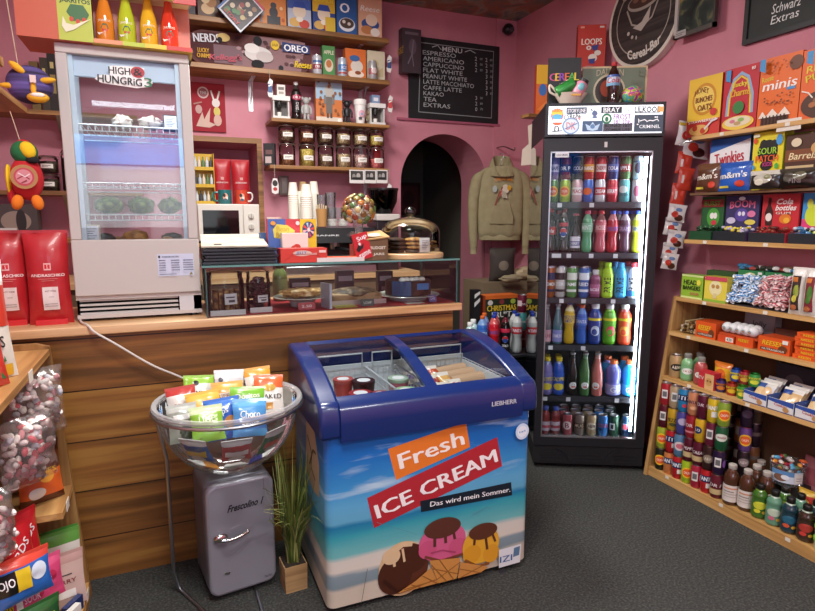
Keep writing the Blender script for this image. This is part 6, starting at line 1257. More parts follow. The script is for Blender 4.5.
m = MB(); m.box(-.006, .006, -.04, .04, 0, .11, mat('#c3cbd8', .5)); o = m.build('menu_stand', None, (at(324, 300, y=2.50).x+.005, 2.476, VB), R(14)); tag(o, 'tall pale paper menu standing across the vitrine between nut slice and loaf', 'menu')
loafm = nodemat('dark_loaf_cake', [(.35, '#33261c'), (.5, '#5e4a36'), (.68, '#8d7a60')], (1, 1, 1), .6, 4, 40)
e2 = empty('loaf_cake', (at(352, 300, y=2.60).x, 2.60, VB)); tag(e2, 'streusel loaf cake in a foil tray in the middle of the vitrine', 'cake')
m = MB(); m.box(-.115, .125, -.075, .075, .003, .05, nodemat('loaf_side', [(.4, '#8a6844'), (.6, '#b0906a')], (1, 1, 1), .6, 3, 20)); kid(m, 'loaf', e2, bevel=.008)
m = MB(); m.ell((.005, 0, .045), (.118, .08, .028), loafm, 22, 10); kid(m, 'streusel', e2)
m = MB(); m.box(-.125, .14, -.085, .085, 0, .003, METAL('#c8c8c4', .4)); m.box(-.125, .14, -.086, -.083, 0, .022, METAL('#c8c8c4', .4)); kid(m, 'foil_tray', e2)
m = MB(); m.box(-.05, .05, -.03, .03, 0, .004, mat('#b0a83a', .5)); o = m.build('napkin', None, (at(345, 306, y=2.47).x, 2.475, VB)); tag(o, 'folded green and yellow napkin in front of the loaf cake', 'napkin')
x = plate('white round plate under the dark layer cake in the vitrine', 408, 2.60, .155, VB+.012)
m = MB(); m.lathe([(0, 0), (.09, 0), (.09, .012), (0, .012)], mat('#b8b6b0', .4), 24); o = m.build('plate_stand', None, (x, 2.60, VB)); tag(o, 'low turntable under the dark layer cake', 'stand')
e2 = empty('layer_cake', (x, 2.60, VB+.0275)); tag(e2, 'dark layer cake with blue sides and white cream on a white plate', 'cake')
m = MB(); m.lathe([(0, 0), (.112, 0), (.112, .062), (.107, .068), (0, .068)], choc, 30); kid(m, 'cake_body', e2)
m = MB(); pts = [(.113*cos(a), .113*sin(a)) for a in [R(205+10*i) for i in range(6)]]
for (xa, ya), (xb, yb) in zip(pts, pts[1:]): m.add([(xa, ya, .0), (xb, yb, .0), (xb, yb, .07), (xa, ya, .07)], [(0, 1, 2, 3)], mat('#3a5a86', .4))
kid(m, 'blue_icing', e2)
m = MB()
for k in range(5): m.ell((.0+.025*(k-2), -.05+.01*(k % 2), .072), (.018, .016, .014), mat('#e8e6e0', .5), 10, 6)
kid(m, 'cream', e2)
m = MB(); m.box(.0, .06, -.114, -.106, .03, .06, mat('#3f78b8', .4)); kid(m, 'blue_wafer', e2)
for (u, y, w, h, col, tx, lb, tc) in ((307, 2.455, .075, .032, '#b02a34', '2.50', 'red price card under the nut slice', '#e8d0d0'), (368, 2.455, .062, .032, '#3a4442', 'LOAF', 'dark grey handwritten card before the loaf cake', '#c8ccc8'), (433, 2.46, .04, .034, '#5a4a8a', 'CAKE', 'small purple card before the dark layer cake', '#c8c0e0')):
    p = at(u, 305, y=y); card('price_card', lb, (p.x, y, VB), w, h, 0, R(-15), col, col, [('T', tx, .5, .5, .35, tc, {'w': .6})])
m = MB(); m.box(-.045, .045, -.02, .02, 0, .002, P('#c8c4be')); o = m.build('paper_slip', None, (at(415, 303, y=2.455).x, 2.462, VB)); tag(o, 'flat pale paper slip lying before the layer cake plate', 'paper')
p = at(280, 292, y=2.80); bottle('tea', 'pale green bottle standing behind the nut slice in the vitrine', 'bottle', (p.x, 2.79, VB), 0, liquid='#7a8c52', upper='#8c9a64', cap='#3c4a2c', band='#8fa066', bz=(.1, .6), h=.175, r=.035)
for k, (u, c, w, h) in enumerate(((300, '#1c1c20', .10, .10), (345, '#3a3c42', .09, .13), (385, '#2c2a30', .08, .12))):
    p = at(u, 285, y=2.82); carton('dark_carton', ('low black carton', 'grey black carton', 'dark violet carton')[k]+' at the back of the vitrine, '+('behind the nut slice', 'behind the loaf cake', 'by the layer cake')[k], 'carton', w, h, .04, (p.x, 2.83, VB), 0, c, design=[('R', .1, .6, .9, .8, '#8a8c94'), ('R', .2, .2, .7, .35, '#6a6c74')])
# === things on top of the vitrine
GT = VZ+.0008
for k in range(5):
    m = MB(); m.box(-.145, .145, -.10, .20, 0, .010, mat('#15161a', .4)); m.box(-.147, .147, -.102, -.098, .004, .007, mat('#34363c', .35)); m.box(-.147, .147, .198, .202, 0, .0125, mat('#1d1e23', .35))
    o = m.build('menu_folder', None, (.285+.004*((k*7) % 3-1), 2.57+.003*(k % 2), GT+.0128*k), R(-2+1.1*(k % 3))); tag(o, 'black menu folder, %s of the pile of five on the vitrine' % ('lowest', 'second lowest', 'middle', 'second highest', 'highest')[k], 'folder', 'pile of black menu folders')
m = MB(); m.box(-.14, .125, -.09, .26, 0, .006, nodemat('newsprint', [(.4, '#b0a998'), (.6, '#bdb6a6')], (1, 1, 1), .8, 3, 12)); m.box(-.09, -.06, -.06, -.03, .006, .0065, P('#3a3a3a')); o = m.build('newspaper', None, (.275, 2.575, GT+.077), R(-3)); o.rotation_euler = (R(6.5), 0, R(-3)); tag(o, 'beige folded newspaper lying on the pile of black folders', 'newspaper')
def tbox(name, lb, u0, u1, v0, v1, y, d, col, des, cat='box', zb=GT, lean=0, side=None, rz=0, **k):
    a, b = at(u0, v1, y=y), at(u1, v0, y=y); return carton(name, lb, cat, b.x-a.x, b.z-zb, d, ((a.x+b.x)/2, y+d/2, zb), rz, col, side, None, des, lean=lean, **k)
tbox('game_box', 'colourful jelly bean game box with a spinner wheel, leaning behind the white box', 269, 316, 219, 262, 2.60, .045, '#c8404a', [('R', 0, 0, .36, 1, '#4a6ab0'), ('R', .66, 0, 1, 1, '#e6c42a'), ('G', [(.12, .55), (.5, .5), (.55, .72), (.4, .85), (.18, .88), (.1, .75)], '#d8d05a'), ('T', 'Bean', .3, .76, .12, '#c8a83a', {'w': .25, 'bold': .06}), ('T', 'Boozled', .34, .62, .12, '#b8903a', {'w': .35, 'bold': .06}), ('C', .83, .74, .13, .2, '#3a4a7a')]+[('G', [(.83, .74), (.83+.12*cos(a), .74+.18*sin(a)), (.83+.12*cos(a+.4), .74+.18*sin(a+.4))], c) for a, c in ((0, '#d84a4a'), (.8, '#e8a8b8'), (1.6, '#a8d0e0'), (2.4, '#d84a4a'), (3.2, '#e8a8b8'), (4, '#78b0d8'), (4.8, '#d84a4a'), (5.6, '#e8d0d0'))]+[('C', .83, .74, .03, .05, '#f0e8e0'), ('C', .62, .55, .05, .07, '#8a4a2a'), ('C', .55, .5, .04, .05, '#6a3a1e'), ('C', .1, .9, .05, .05, '#e8a03a'), ('C', .6, .9, .04, .05, '#e8e0e0')])
tbox('jelly_box', 'red low open display box in front of the white jelly bean box', 281, 327, 248, 265, 2.44, .09, '#cc3a2e', [('C', .46, .66, .2, .2, '#d8b8a8'), ('T', 'JELLY', .44, .66, .26, '#5a7ab8', {'w': .22, 'bold': .05}), ('R', .82, .68, .97, .86, '#e8c8c0'), ('S', [(.06, .1), (.25, .6), (.75, .6), (.94, .1)], .03, '#a82a24'), ('T', 'BEANS', .7, .6, .16, '#e0c0b8', {'w': .14})], side='#a82c26')
tbox('jelly_box', 'small white box with a jelly bean logo standing in the middle of the sweets', 283, 308, 233, 262, 2.545, .045, '#e2dcd2', [('C', .5, .42, .2, .15, '#c83a2a'), ('C', .56, .5, .14, .11, '#c83a2a'), ('C', .42, .38, .1, .08, '#e8b83a'), ('T', 'jb', .5, .44, .12, '#e8d8b8', {'bold': .05})])
m = MB(); m.box(-.055, .055, -.02, .02, 0, .12, P('#3f5f8a')); p = at(273, 262, y=2.68); o = m.build('blue_carton', None, (p.x, 2.69, GT)); tag(o, 'narrow blue carton behind the jelly bean game box edge', 'carton')
m = MB(); p = at(274, 230, y=2.68); m.lathe([(0, 0), (.028, 0), (.034, .07), (0, .07)], paper, 18); o = m.build('paper_cup', None, (p.x+.005, 2.69, GT+.1205)); tag(o, 'single white paper cup upside up behind the jelly bean game box', 'cup')
e2 = empty('sweets_tray', (.70, 2.475, GT), R(-3)); tag(e2, 'flat white and orange paper tray lying on the vitrine glass', 'tray')
m = MB(); m.box(-.105, .10, -.045, .06, 0, .006, P('#dcd6d2')); m.box(-.107, .102, -.047, -.045, 0, .018, P('#d8d0cc')); m.box(-.107, -.105, -.045, .06, 0, .018, P('#d8d0cc')); kid(m, 'tray_body', e2)
m = MB(); m.box(-.10, .10, -.03, .06, .006, .016, P('#d8502a')); kid(m, 'orange_insert', e2)
e2 = empty('lollipop_stand', (.842, 2.63, GT)); tag(e2, 'round lollipop stand bristling with brown and green sweets on the vitrine', 'lollipop stand')
m = MB(); m.box(-.038, .022, -.03, .03, 0, .065, P('#a8382c')); b_ = kid(m, 'base', e2)
m = MB(); prt(m, [('C', .5, .5, .3, .35, '#c8a03a'), ('T', 'LOLLY', .5, .5, .2, '#7a2a1e', {'w': .5})], .06, .065, flat(-.038, 0, -.03)); kid(m, 'print', b_)
m = MB(); m.lathe([(.018, .065), (.020, .15), (.026, .19)], glass('#e8eeee', 1.4, .05, .12), 16); kid(m, 'stem_tube', e2)
lm = [mat(c, .3, 0, .3) for c in ('#6a4a22', '#8a7a3a', '#4a6a3a', '#a86a2a', '#b8a878', '#7a3a24')]
for k in range(58):
    zz = 1-2*(k+.5)/58; a = k*2.39996; rr = sqrt(1-zz*zz)
    if zz < -.75: continue
    c_ = Vector((rr*cos(a)*.075, rr*sin(a)*.072, .222+zz*.074))
    m = MB(); n = Vector((rr*cos(a), rr*sin(a), zz)); T = n.to_track_quat('Z', 'Y').to_matrix().to_4x4()
    m.ell(c_, (.0155, .0155, .007), lm[k % 6], 10, 6, T); m.tube([Vector((0, 0, .19)), c_], .0016, mat('#d8d4cc', .5), 4); kid(m, 'lollipop', e2)
p = at(365, 255, y=2.50)
m = MB(); m.box(-.038, .038, -.003, .003, 0, .115, P('#c2202a')); o = m.build('red_sign', None, (.812, 2.45, GT+.008), R(8)); o.rotation_euler = (R(-6), R(-12), R(8)); tag(o, 'tilted red sign with white slanted letters before the lollipop stand', 'sign')
print_on(o, [('T', 'Sup', .58, .80, .22, '#f4ecec', {'w': .66, 'bold': .06, 'rot': 14}), ('T', 'reme', .55, .18, .16, '#f4ecec', {'w': .75, 'bold': .05, 'rot': 14}), ('G', [(.05, .4), (.3, .62), (.38, .5), (.62, .6), (.5, .42), (.3, .36), (.2, .28)], '#1c1416'), ('C', .34, .60, .08, .06, '#e8dcd8')], .076, .115, flat(-.038, 0, -.003))
e2 = empty('tip_box', (.872, 2.512, GT), R(4)); tag(e2, 'brown kraft box with white lettering and raised lid beside the cake dome', 'box')
kr = mat('#6d5138', .7); m = MB(); m.box(-.05, .05, -.05, .05, 0, .105, kr); b_ = kid(m, 'body', e2)
m = MB(); m.T = Matrix.Translation((0, 0, .107)) @ Matrix.Rotation(R(14), 4, 'X') @ Matrix.Rotation(R(-6), 4, 'Y'); m.box(-.056, .056, -.058, .05, 0, .006, mat('#b9935f', .7)); prt(m, [('C', .5, .45, .26, .22, '#e8dcc0')], .112, .108, lambda X, Y, o: (-.056+X, -.058+Y, .0062+o)); kid(m, 'lid', e2)
print_on(b_, [('T', 'BUDGET', .52, .52, .13, '#d8d0c0', {'w': .75, 'bold': .03}), ('T', 'JARS', .55, .24, .13, '#d8d0c0', {'w': .55, 'bold': .03})], .10, .105, flat(-.05, 0, -.05))
DXc, DYc = 1.092, 2.60
e2 = empty('cake_dome', (DXc, DYc, GT)); tag(e2, 'clear glass cake dome with a knob on a round wooden board', 'cake dome')
m = MB(); m.lathe([(0, 0), (.158, 0), (.160, .004), (.160, .018), (.156, .022), (0, .022)], topwood, 40); kid(m, 'wooden_board', e2)
m = MB(); dm_ = [(.142, .024)]+[(.142, .024+.09*i/4) for i in range(1, 5)]+[(.142*cos(R(a))**.8, .114+.075*sin(R(a))) for a in range(10, 90, 10)]+[(.018, .19), (.012, .195)]
m.lathe(dm_, glass('#f0f6f5', 1.42), 40); kid(m, 'glass_cover', e2)
m = MB(); m.ell((0, 0, .217), (.027, .027, .024), glass('#e4ecec', 1.9), 18, 12); m.lathe([(.012, .192), (.010, .197), (.014, .203)], glass('#e4ecec', 1.9), 16); kid(m, 'knob', e2)
ck = nodemat('cookie_crumb', [(.35, '#7a4a20'), (.5, '#b5803f'), (.66, '#d6aa64')], (1, 1, 1), .6, 4, 50); dck = nodemat('dark_cookie_crumb', [(.4, '#2c1a12'), (.6, '#5a3a26')], (1, 1, 1), .6, 4, 50)
for k, (dx, dy, n, tone) in enumerate(((-.075, .0, 4, 'dark'), (.012, -.03, 4, 'golden'), (.075, .035, 3, 'golden'))):
    for j in range(n):
        ma = ck if (tone == 'golden' and j > 0) or (tone == 'golden' and k == 2) else dck
        m = MB(); m.lathe([(0, 0), (.040, 0), (.046, .006), (.043, .013), (.02, .017), (0, .018)], ma, 18); o = m.build('cookie', None, (DXc+dx+.004*((j*5) % 3-1), DYc+dy, GT+.0225+.0182*j)); tag(o, '%s cookie, %s in the %s stack under the glass dome' % ('golden' if ma is ck else 'dark', ('lowest', 'second', 'third', 'topmost')[j], ('kraft box side', 'front', 'rear')[k]), 'cookie', 'cookies under the glass dome')
card('price_card', 'white upright label card before the cookies under the glass dome', (DXc+.035, DYc-.095, GT+.0245), .052, .07, 0, R(-4), '#e2e2e0', '#d8d8d6', lines)
# === long candy shelf unit on the right wall
def sx(z): return 2.41+.085*min(1, z/.81)**1.1+(.035 if z > .9 else 0)+(.03 if z > 1.2 else 0)   # front edge of a board at height z
YL, YN = 2.315, 1.0
e = empty('candy_shelf', (2.55, YL, 0)); tag(e, 'tall stepped wooden candy shelf filling the right wall', 'shelf unit')
pl = woodmat('honey_oak_board', '#9a7040', '#c2965a', '#d6ac70', 'y', 0, .45); plz = woodmat('honey_oak_side', '#8a6238', '#ad8450', '#c29a62', 'z', 0, .5)
SZ = [.052, .566, .812, .998, 1.306, 1.838]
m = MB(); m.prism([(2.40-2.55, 0), (2.535-2.55, 1.0), (XR-2.55-.002, 1.0), (XR-2.55-.002, 0)], plz, 0, .022, 'xz'); kid(m, 'side_panel', e)
m = MB(); m.box(XR-2.55-.012, XR-2.55-.002, YN-YL, 0, 0, 1.0, mat('#5a3f28', .7)); kid(m, 'back_panel', e)
for i, z in enumerate(SZ):
    t = .05 if i == 0 else .020
    m = MB(); m.box(sx(z)-2.55, XR-2.55-.013, YN-YL, 0, z-t, z, pl); b_ = kid(m, 'board', e)
    for k in range(3):
        y = -.12-.33*k-.05*(i % 2); m = MB(); m.box(sx(z)-2.55-.002, sx(z)-2.55-.0005, y-.022, y, z-min(t, .02)+.002, z-.002, P('#ddd8ca')); kid(m, 'price_tag', b_)
m = MB(); m.box(.02, XR-2.55-.013, YN-YL, -.005, 1.536, 1.548, mat('#6a4c30', .6)); kid(m, 'half_board', e)
WRZ = R(-90)
def ry(u, v, x): return at(u, v, x=x).y
def rs(name, lb, cat, u0, u1, v0, v1, x, zb, d, col, des=None, side=None, grp=None, h=None, lean=0):
    """a box on the right wall: u0..u1 along the front, v0 its top, v1 its foot, x the plane of its front"""
    vm = (v0+v1)/2; ya, yb = ry(u0, vm, x), ry(u1, vm, x); hh = h or at((u0+u1)/2, v0, x=x).z-zb
    return carton(name, lb, cat, abs(ya-yb)-.003, hh, d, (x+d/2, (ya+yb)/2, zb+.0006), WRZ, col, side, None, des, grp, lean=lean)
Z6 = SZ[5]
GA = 'cereal boxes on the top candy shelf'
TAG = ('G', [(.08, .82), (.22, .78), (.22, .98), (.08, .98)], '#3f8fc4')
rs('cereal_box', 'yellow and red oat cereal box with a round wreath of lettering', 'box', 688, 721, 77, 131, 2.585, Z6, .055, '#e2b83a', [('R', 0, 0, 1, .27, '#c43a34'), ('C', .5, .62, .36, .27, '#c8892c'), ('C', .5, .62, .30, .22, '#e8c860'), ('T', 'HONEY', .42, .74, .09, '#7a3a1a', {'w': .42, 'arc': .5, 'bold': .06}), ('T', 'BUNCHES', .5, .62, .09, '#7a3a1a', {'w': .5, 'bold': .06}), ('T', 'OATS', .54, .48, .10, '#7a3a1a', {'w': .42, 'bold': .06}), ('C', .82, .38, .1, .06, '#c43a34'), ('T', 'STRAWBERRIES', .5, .25, .045, '#f4e8d8', {'w': .85}), ('C', .42, .1, .3, .09, '#d8a860'), ('C', .3, .14, .08, .05, '#b8402c'), ('C', .55, .08, .08, .05, '#b8402c'), ('S', [(.6, .1), (.8, .22), (.97, .25)], .03, '#d4d4d8')], '#b83a30', GA)
rs('cereal_box', 'red cereal box with a rainbow arch and yellow lettering', 'box', 723, 758, 67, 128, 2.585, Z6, .055, '#b92632', [('S', [(.14, .25), (.16, .55), (.3, .82), (.5, .9), (.7, .82), (.84, .55), (.86, .25)], .05, '#8aa8c8'), ('S', [(.19, .25), (.21, .54), (.33, .78), (.5, .85), (.67, .78), (.79, .54), (.81, .25)], .03, '#e0c03a'), ('T', 'Lucky', .48, .72, .10, '#e8d03a', {'w': .42, 'bold': .08}), ('T', 'Charms', .5, .60, .11, '#e8b03a', {'w': .58, 'bold': .08}), ('C', .5, .12, .46, .11, '#e2c04a'), ('C', .5, .14, .38, .08, '#ddd0b0'), ('C', .35, .15, .08, .03, '#c87a8a'), ('C', .6, .16, .09, .03, '#8ab05a'), ('C', .5, .11, .1, .03, '#b89a6a'), ('C', .5, .36, .16, .1, '#3a7a3c'), TAG, ('T', '80', .86, .93, .05, '#f2e8e0')], '#8e1f28', GA)
rs('cereal_box', 'orange minis cereal box with a brown crinkled cup below', 'box', 759, 800, 56, 124, 2.585, Z6, .055, '#df6a24', [('T', 'Reese', .2, .70, .08, '#d8c23a', {'w': .28, 'bold': .06, 'rot': 8}), ('T', 'minis', .52, .585, .13, '#f2ece4', {'w': .82, 'bold': .08, 'shear': .15}), ('R', .7, .48, .9, .52, '#4a90c4'), ('C', .88, .85, .16, .1, '#6a3a20'), ('R', .12, 0, .8, .14, '#4a2818'), ('G', [(.05, .12), (.15, .22), (.25, .14), (.4, .24), (.55, .14), (.7, .24), (.85, .12)], '#e8dccc')]+[('R', .16+.09*i, 0, .19+.09*i, .14, '#2a160e') for i in range(7)]+[('C', .12+.76*rng.random(), .28+.16*rng.random(), .025, .014, '#7a3c18') for i in range(16)]+[('C', .2+.6*rng.random(), .76+.18*rng.random(), .025, .014, '#a84a18') for i in range(12)]+[TAG], '#b8501c', GA)
rs('cereal_box', 'orange puffs cereal box with yellow script, cut by the photo edge', 'box', 801, 850, 46, 118, 2.585, Z6, .055, '#dd6222', [TAG, ('T', 'REESES', .5, .76, .1, '#e0c82a', {'w': .8, 'bold': .07, 'rot': 10, 'shear': .2}), ('T', 'PUFFS', .45, .62, .1, '#e0c82a', {'w': .7, 'bold': .07, 'rot': 10}), ('C', .5, .2, .45, .2, '#4a2a1a'), ('C', .4, .26, .1, .05, '#8a5430'), ('C', .6, .3, .1, .05, '#d8b080'), ('C', .3, .2, .08, .04, '#a8683a'), ('S', [(.05, .42), (.2, .38), (.3, .3)], .02, '#e8dccc')], '#b8501c', GA)
p = at(789, 124, x=2.565); m = MB(); m.box(-.055, .055, -.002, 0, -.028, .022, P('#dcd4c6')); prt(m, [('R', .08, .7, .6, .76, '#8a8478'), ('R', .08, .5, .8, .56, '#8a8478')], .11, .05, flat(-.055, -.028, -.002)); o = m.build('price_card', None, (2.565, p.y, p.z), WRZ); tag(o, 'white handwritten price card hung on the top candy board', 'card')
Z5, Zh = SZ[4], 1.5485
rs('cake_box', 'white and blue box of sponge cakes with a cream cake picture', 'box', 710, 750, 138, 172, 2.63, Zh, .07, '#e6e4e4', [('G', [(0, .75), (1, .95), (1, 1), (0, 1)], '#2f5fa8'), ('G', [(0, .0), (1, .0), (1, .06), (0, .12)], '#3a6ab4'), ('T', 'Twinkies', .5, .64, .22, '#b8283a', {'w': .72, 'bold': .05, 'rot': 6}), ('G', [(.42, .2), (.82, .32), (.86, .5), (.5, .46)], '#d8a048'), ('C', .46, .33, .07, .13, '#e8c88a'), ('R', .06, .3, .2, .5, '#8aa8d0')], '#2f5fa8')
rs('candy_box', 'tall yellow sour candy box with splashes of green and blue', 'box', 752, 783, 134, 181, 2.60, Zh, .06, '#dccc2a', [('C', .5, .66, .33, .2, '#1c1c18'), ('C', .35, .78, .12, .09, '#1c1c18'), ('C', .7, .75, .12, .1, '#1c1c18'), ('C', .5, .42, .2, .09, '#1c1c18'), ('T', 'SOUR', .5, .67, .11, '#9ac83a', {'w': .62, 'bold': .07}), ('T', 'PATCH', .5, .54, .11, '#e8622c', {'w': .72, 'bold': .07}), ('T', 'KIDS', .55, .44, .07, '#c8408a', {'w': .3, 'bold': .06}), ('C', .88, .84, .1, .09, '#4a98d0'), ('C', .1, .86, .06, .05, '#d84a2c'), ('C', .85, .4, .06, .05, '#4aa848'), ('C', .1, .4, .05, .04, '#3f90c8'), ('R', .25, .18, .6, .3, '#c8452a'), ('R', .04, .92, .25, .97, '#e8e8c8')], '#a8b02a', h=.265)
rs('candy_bag', 'brown nut chocolate pack with cream lettering at the photo edge', 'box', 784, 822, 143, 186, 2.60, Zh, .06, '#4a2c1e', [('R', 0, .5, 1, .72, '#7a4626'), ('T', 'Barrels', .5, .6, .13, '#e8d6a8', {'w': .75, 'bold': .05, 'shear': .2}), ('R', .05, .12, .8, .42, '#c8b082'), ('T', 'peanut', .42, .24, .11, '#a83a2c', {'w': .55, 'bold': .04}), ('C', .3, .85, .14, .08, '#d8c8a8'), ('C', .85, .72, .15, .1, '#c89a5a')], '#3a2216', h=.235)
rs('cereal_card', 'green topped card at the back of the second candy board', 'card', 786, 812, 132, 150, 2.69, Zh, .01, '#8a9a2c', [('C', .5, .5, .3, .3, '#3a3a1c')], h=.255)
def rbag(lb, u, v1, x, zb, w, h, col, col2, des, grp, seed, t=.042, tilt=(R(-3), 0), name='candy_bag'):
    p = at(u, v1, x=x); return bag(name, lb, 'bag', w, h, t, (x, p.y, zb+.001), WRZ+.05, col, col2, des, grp, seed, tilt)
GB2 = 'chocolate bags on the upper candy board'
MM = lambda c: [('T', "m&m's", .5, .58, .24, c, {'w': .86, 'bold': .08, 'rot': 4}), ('R', .08, .1, .4, .18, '#d8c84a'), ('C', .75, .25, .14, .12, '#c8402c')]
rbag('brown chocolate lentil bag at the board end beside the hanging chain', 707, 195, 2.588, Zh+.002, .14, .135, '#5a3826', '#6a4630', MM('#e4dccf'), GB2, 201)
rbag('blue chocolate lentil bag below the white sponge cake box', 733, 196, 2.588, Zh+.002, .17, .13, '#2a5fb8', '#2a56a8', MM('#eae6de'), GB2, 202)
rbag('dark bag with silver foil sweets under the yellow sour box', 764, 194, 2.562, Zh+.002, .15, .075, '#2a2420', '#c8c4b8', [('C', .5, .6, .3, .3, '#b8b4a4'), ('C', .4, .4, .15, .2, '#d8d4c0'), ('C', .65, .7, .1, .15, '#8a8a6a')], GB2, 203, .05)
rbag('black bag of dark sweets under the brown nut pack', 797, 193, 2.562, Zh+.002, .17, .075, '#1c1714', '#3a342c', [('C', .3, .6, .15, .3, '#4a443a'), ('C', .6, .65, .18, .25, '#6a6450'), ('T', 'FINI', .5, .35, .25, '#8a7a7a', {'w': .3})], GB2, 204, .05)
GC2 = 'gum cartons with picture headers'
heads = [(694, 717, '#2c5a34', [('C', .55, .35, .28, .3, '#4a9a3c'), ('C', .5, .4, .1, .1, '#e8e8e0'), ('C', .65, .4, .08, .1, '#e8e8e0'), ('C', .6, .18, .12, .08, '#c83a4a'), ('R', 0, .68, 1, .92, '#8a2a2c'), ('T', 'BURST', .5, .8, .14, '#58a83a', {'w': .7, 'bold': .05})], 'dark green gum carton with a round green fruit'),
 (718, 752, '#3a3560', [('T', 'BOOM', .5, .72, .22, '#d86a8a', {'w': .75, 'bold': .08, 'arc': .2}), ('C', .5, .42, .2, .2, '#5a4a9a'), ('C', .44, .46, .05, .07, '#e0dce8'), ('C', .56, .46, .05, .07, '#e0dce8'), ('C', .8, .45, .12, .1, '#d878a0'), ('C', .2, .25, .14, .1, '#c8c0d8'), ('C', .78, .2, .16, .08, '#d8c85a'), ('C', .5, .92, .1, .06, '#e8e8ea')], 'purple gum carton with a dark blue round figure'),
 (754, 792, '#c22c34', [('G', [(.12, .1), (.3, .1), (.32, .5), (.24, .7), (.24, .92), (.16, .92), (.15, .7), (.08, .5)], '#3a1c18'), ('C', .2, .35, .09, .12, '#e8ddd4'), ('T', 'Cola', .62, .8, .17, '#f2e2dc', {'w': .45, 'shear': .3, 'bold': .03}), ('T', 'bottles', .66, .62, .16, '#f2e2dc', {'w': .55, 'shear': .3, 'bold': .03}), ('C', .66, .3, .16, .14, '#d8782c'), ('C', .7, .26, .08, .08, '#e8b03a'), ('T', 'GUM', .6, .47, .07, '#f0d8c8', {'w': .4})], 'red gum carton with a laughing dark cola bottle'),
 (794, 826, '#3a90d0', [('R', 0, 0, 1, .3, '#d8407a'), ('C', .4, .4, .3, .3, '#c8d83a'), ('C', .25, .72, .1, .14, '#d4dc4a'), ('T', 'Jelly', .7, .84, .14, '#eef0f4', {'w': .4, 'bold': .06}), ('T', 'GUM', .72, .35, .18, '#4a2a8a', {'w': .4, 'bold': .06})], 'blue and pink gum carton with a yellow splash')]
for k, (u0, u1, c, des, lb) in enumerate(heads):
    x = 2.60; ya, yb = ry(u0, 215, x), ry(u1, 215, x); w = ya-yb-.006
    e2 = empty('gum_carton', (x, (ya+yb)/2, Z5+.0006), WRZ); tag(e2, lb+' on its header card', 'carton', GC2)
    m = MB(); m.box(-w/2, w/2, .05, .06, .04, .222, P(c)); prt(m, des, w, .16, flat(-w/2, .060, .05)); kid(m, 'header_card', e2, ang=60)
    m = MB(); tc = P('#20242a'); m.box(-w/2, w/2, -.03, .06, 0, .045, P(c) if k else P('#1f4a2c'), front=tc if k else P('#1f4a2c')); tr = kid(m, 'tray', e2)
    m = MB(); r2 = random.Random(k)
    for q in range(26): m.ell((r2.uniform(-.45, .45)*w, r2.uniform(-.026, .045), .047+r2.uniform(0, .022)), (.011, .009, .008), FOIL(r2.choice([('#2a5a34', '#1c3a24'), ('#2a2440', '#d8c83a', '#b8b0c8'), ('#6a2c24', '#4a1c18', '#8a3c2c'), ('#20242c', '#d8d84a', '#c8ccd4', '#5a8ab0')][k])), 7, 5)
    o = kid(m, 'sweets', e2); o['kind'] = 'stuff'
pts_ = [(700, 140), (703, 152), (694, 168), (692, 184), (688, 200), (684, 216), (683, 230), (683, 242), (680, 254), (677, 264)]
e2 = empty('sachet_chain', (2.545, 2.30, 1.2)); tag(e2, 'hanging strip of red and white chocolate sachets at the shelf end', 'sachet strip')
for k, (u, v) in enumerate(pts_):
    p = at(u-6, v, y=2.365); red = k in (2, 3, 4)
    o = bag('sachet', '', '', (.15, .15, .085, .085, .085, .10, .10, .10, .09, .09)[k], (.12, .12, .11, .11, .11, .085, .085, .085, .08, .08)[k], .02, (p.x-2.545, .102-.02*(k % 2), p.z-1.2-.03), R(-20), '#c8402c' if red else '#ddd8d4', None, [('R', 0, .55, 1, .95, '#e8e4e0')] if 0 else ([('C', .6, .25, .25, .2, '#4a241a'), ('C', .35, .45, .2, .2, '#c03a2c'), ('C', .55, .75, .2, .12, '#6a8ab8'), ('R', .0, .86, .3, .98, '#d8b83a' if k == 0 else '#c8c4c0')] if not red else [('R', .2, .3, .35, .7, '#d8d0c8')]), None, 230+k, (0, R(8)), parent=e2); KIDS.setdefault(e2.name, []).append(o)
m = MB(); m.tube([(.0, .08, .60), (.03, .06, .62), (.05, .02, .62)], .003, METAL()); kid(m, 'hook', e2)
Z4 = SZ[3]
rs('sour_box', 'lime green sour candy box with black dripping lettering', 'box', 681, 703, 275, 302, 2.545, Z4, .07, '#8fb838', [('R', 0, .92, 1, 1, '#c8d88a'), ('R', 0, 0, 1, .08, '#c8d88a'), ('T', 'HEAD', .42, .68, .2, '#1c2414', {'w': .6, 'bold': .08}), ('T', 'BANGERS', .5, .45, .18, '#1c2414', {'w': .8, 'bold': .08}), ('C', .82, .7, .1, .12, '#e0d84a'), ('T', 'SOUR', .65, .22, .12, '#c8405a', {'w': .4})], '#7aa02c')
rs('sour_box', 'yellow sour candy box with a cloud face, beside the lime green box', 'box', 704, 727, 277, 304, 2.54, Z4, .07, '#dccb4a', [('C', .5, .55, .28, .3, '#e6dca8'), ('C', .4, .62, .08, .08, '#b88a4a'), ('C', .6, .62, .08, .08, '#b88a4a'), ('R', .42, .15, .58, .35, '#d8c890'), ('R', 0, .85, 1, 1, '#c84a5a'), ('R', 0, 0, 1, .1, '#8ab03a')], '#b8a83a')
rs('sour_box', 'dark green sour candy box standing behind the lime and yellow ones', 'box', 707, 736, 257, 278, 2.64, Z4, .05, '#33502a', [('T', 'HEAD', .5, .75, .1, '#1a2412', {'w': .6, 'bold': .08}), ('R', .1, .2, .9, .5, '#5a7a3a')], h=.15)
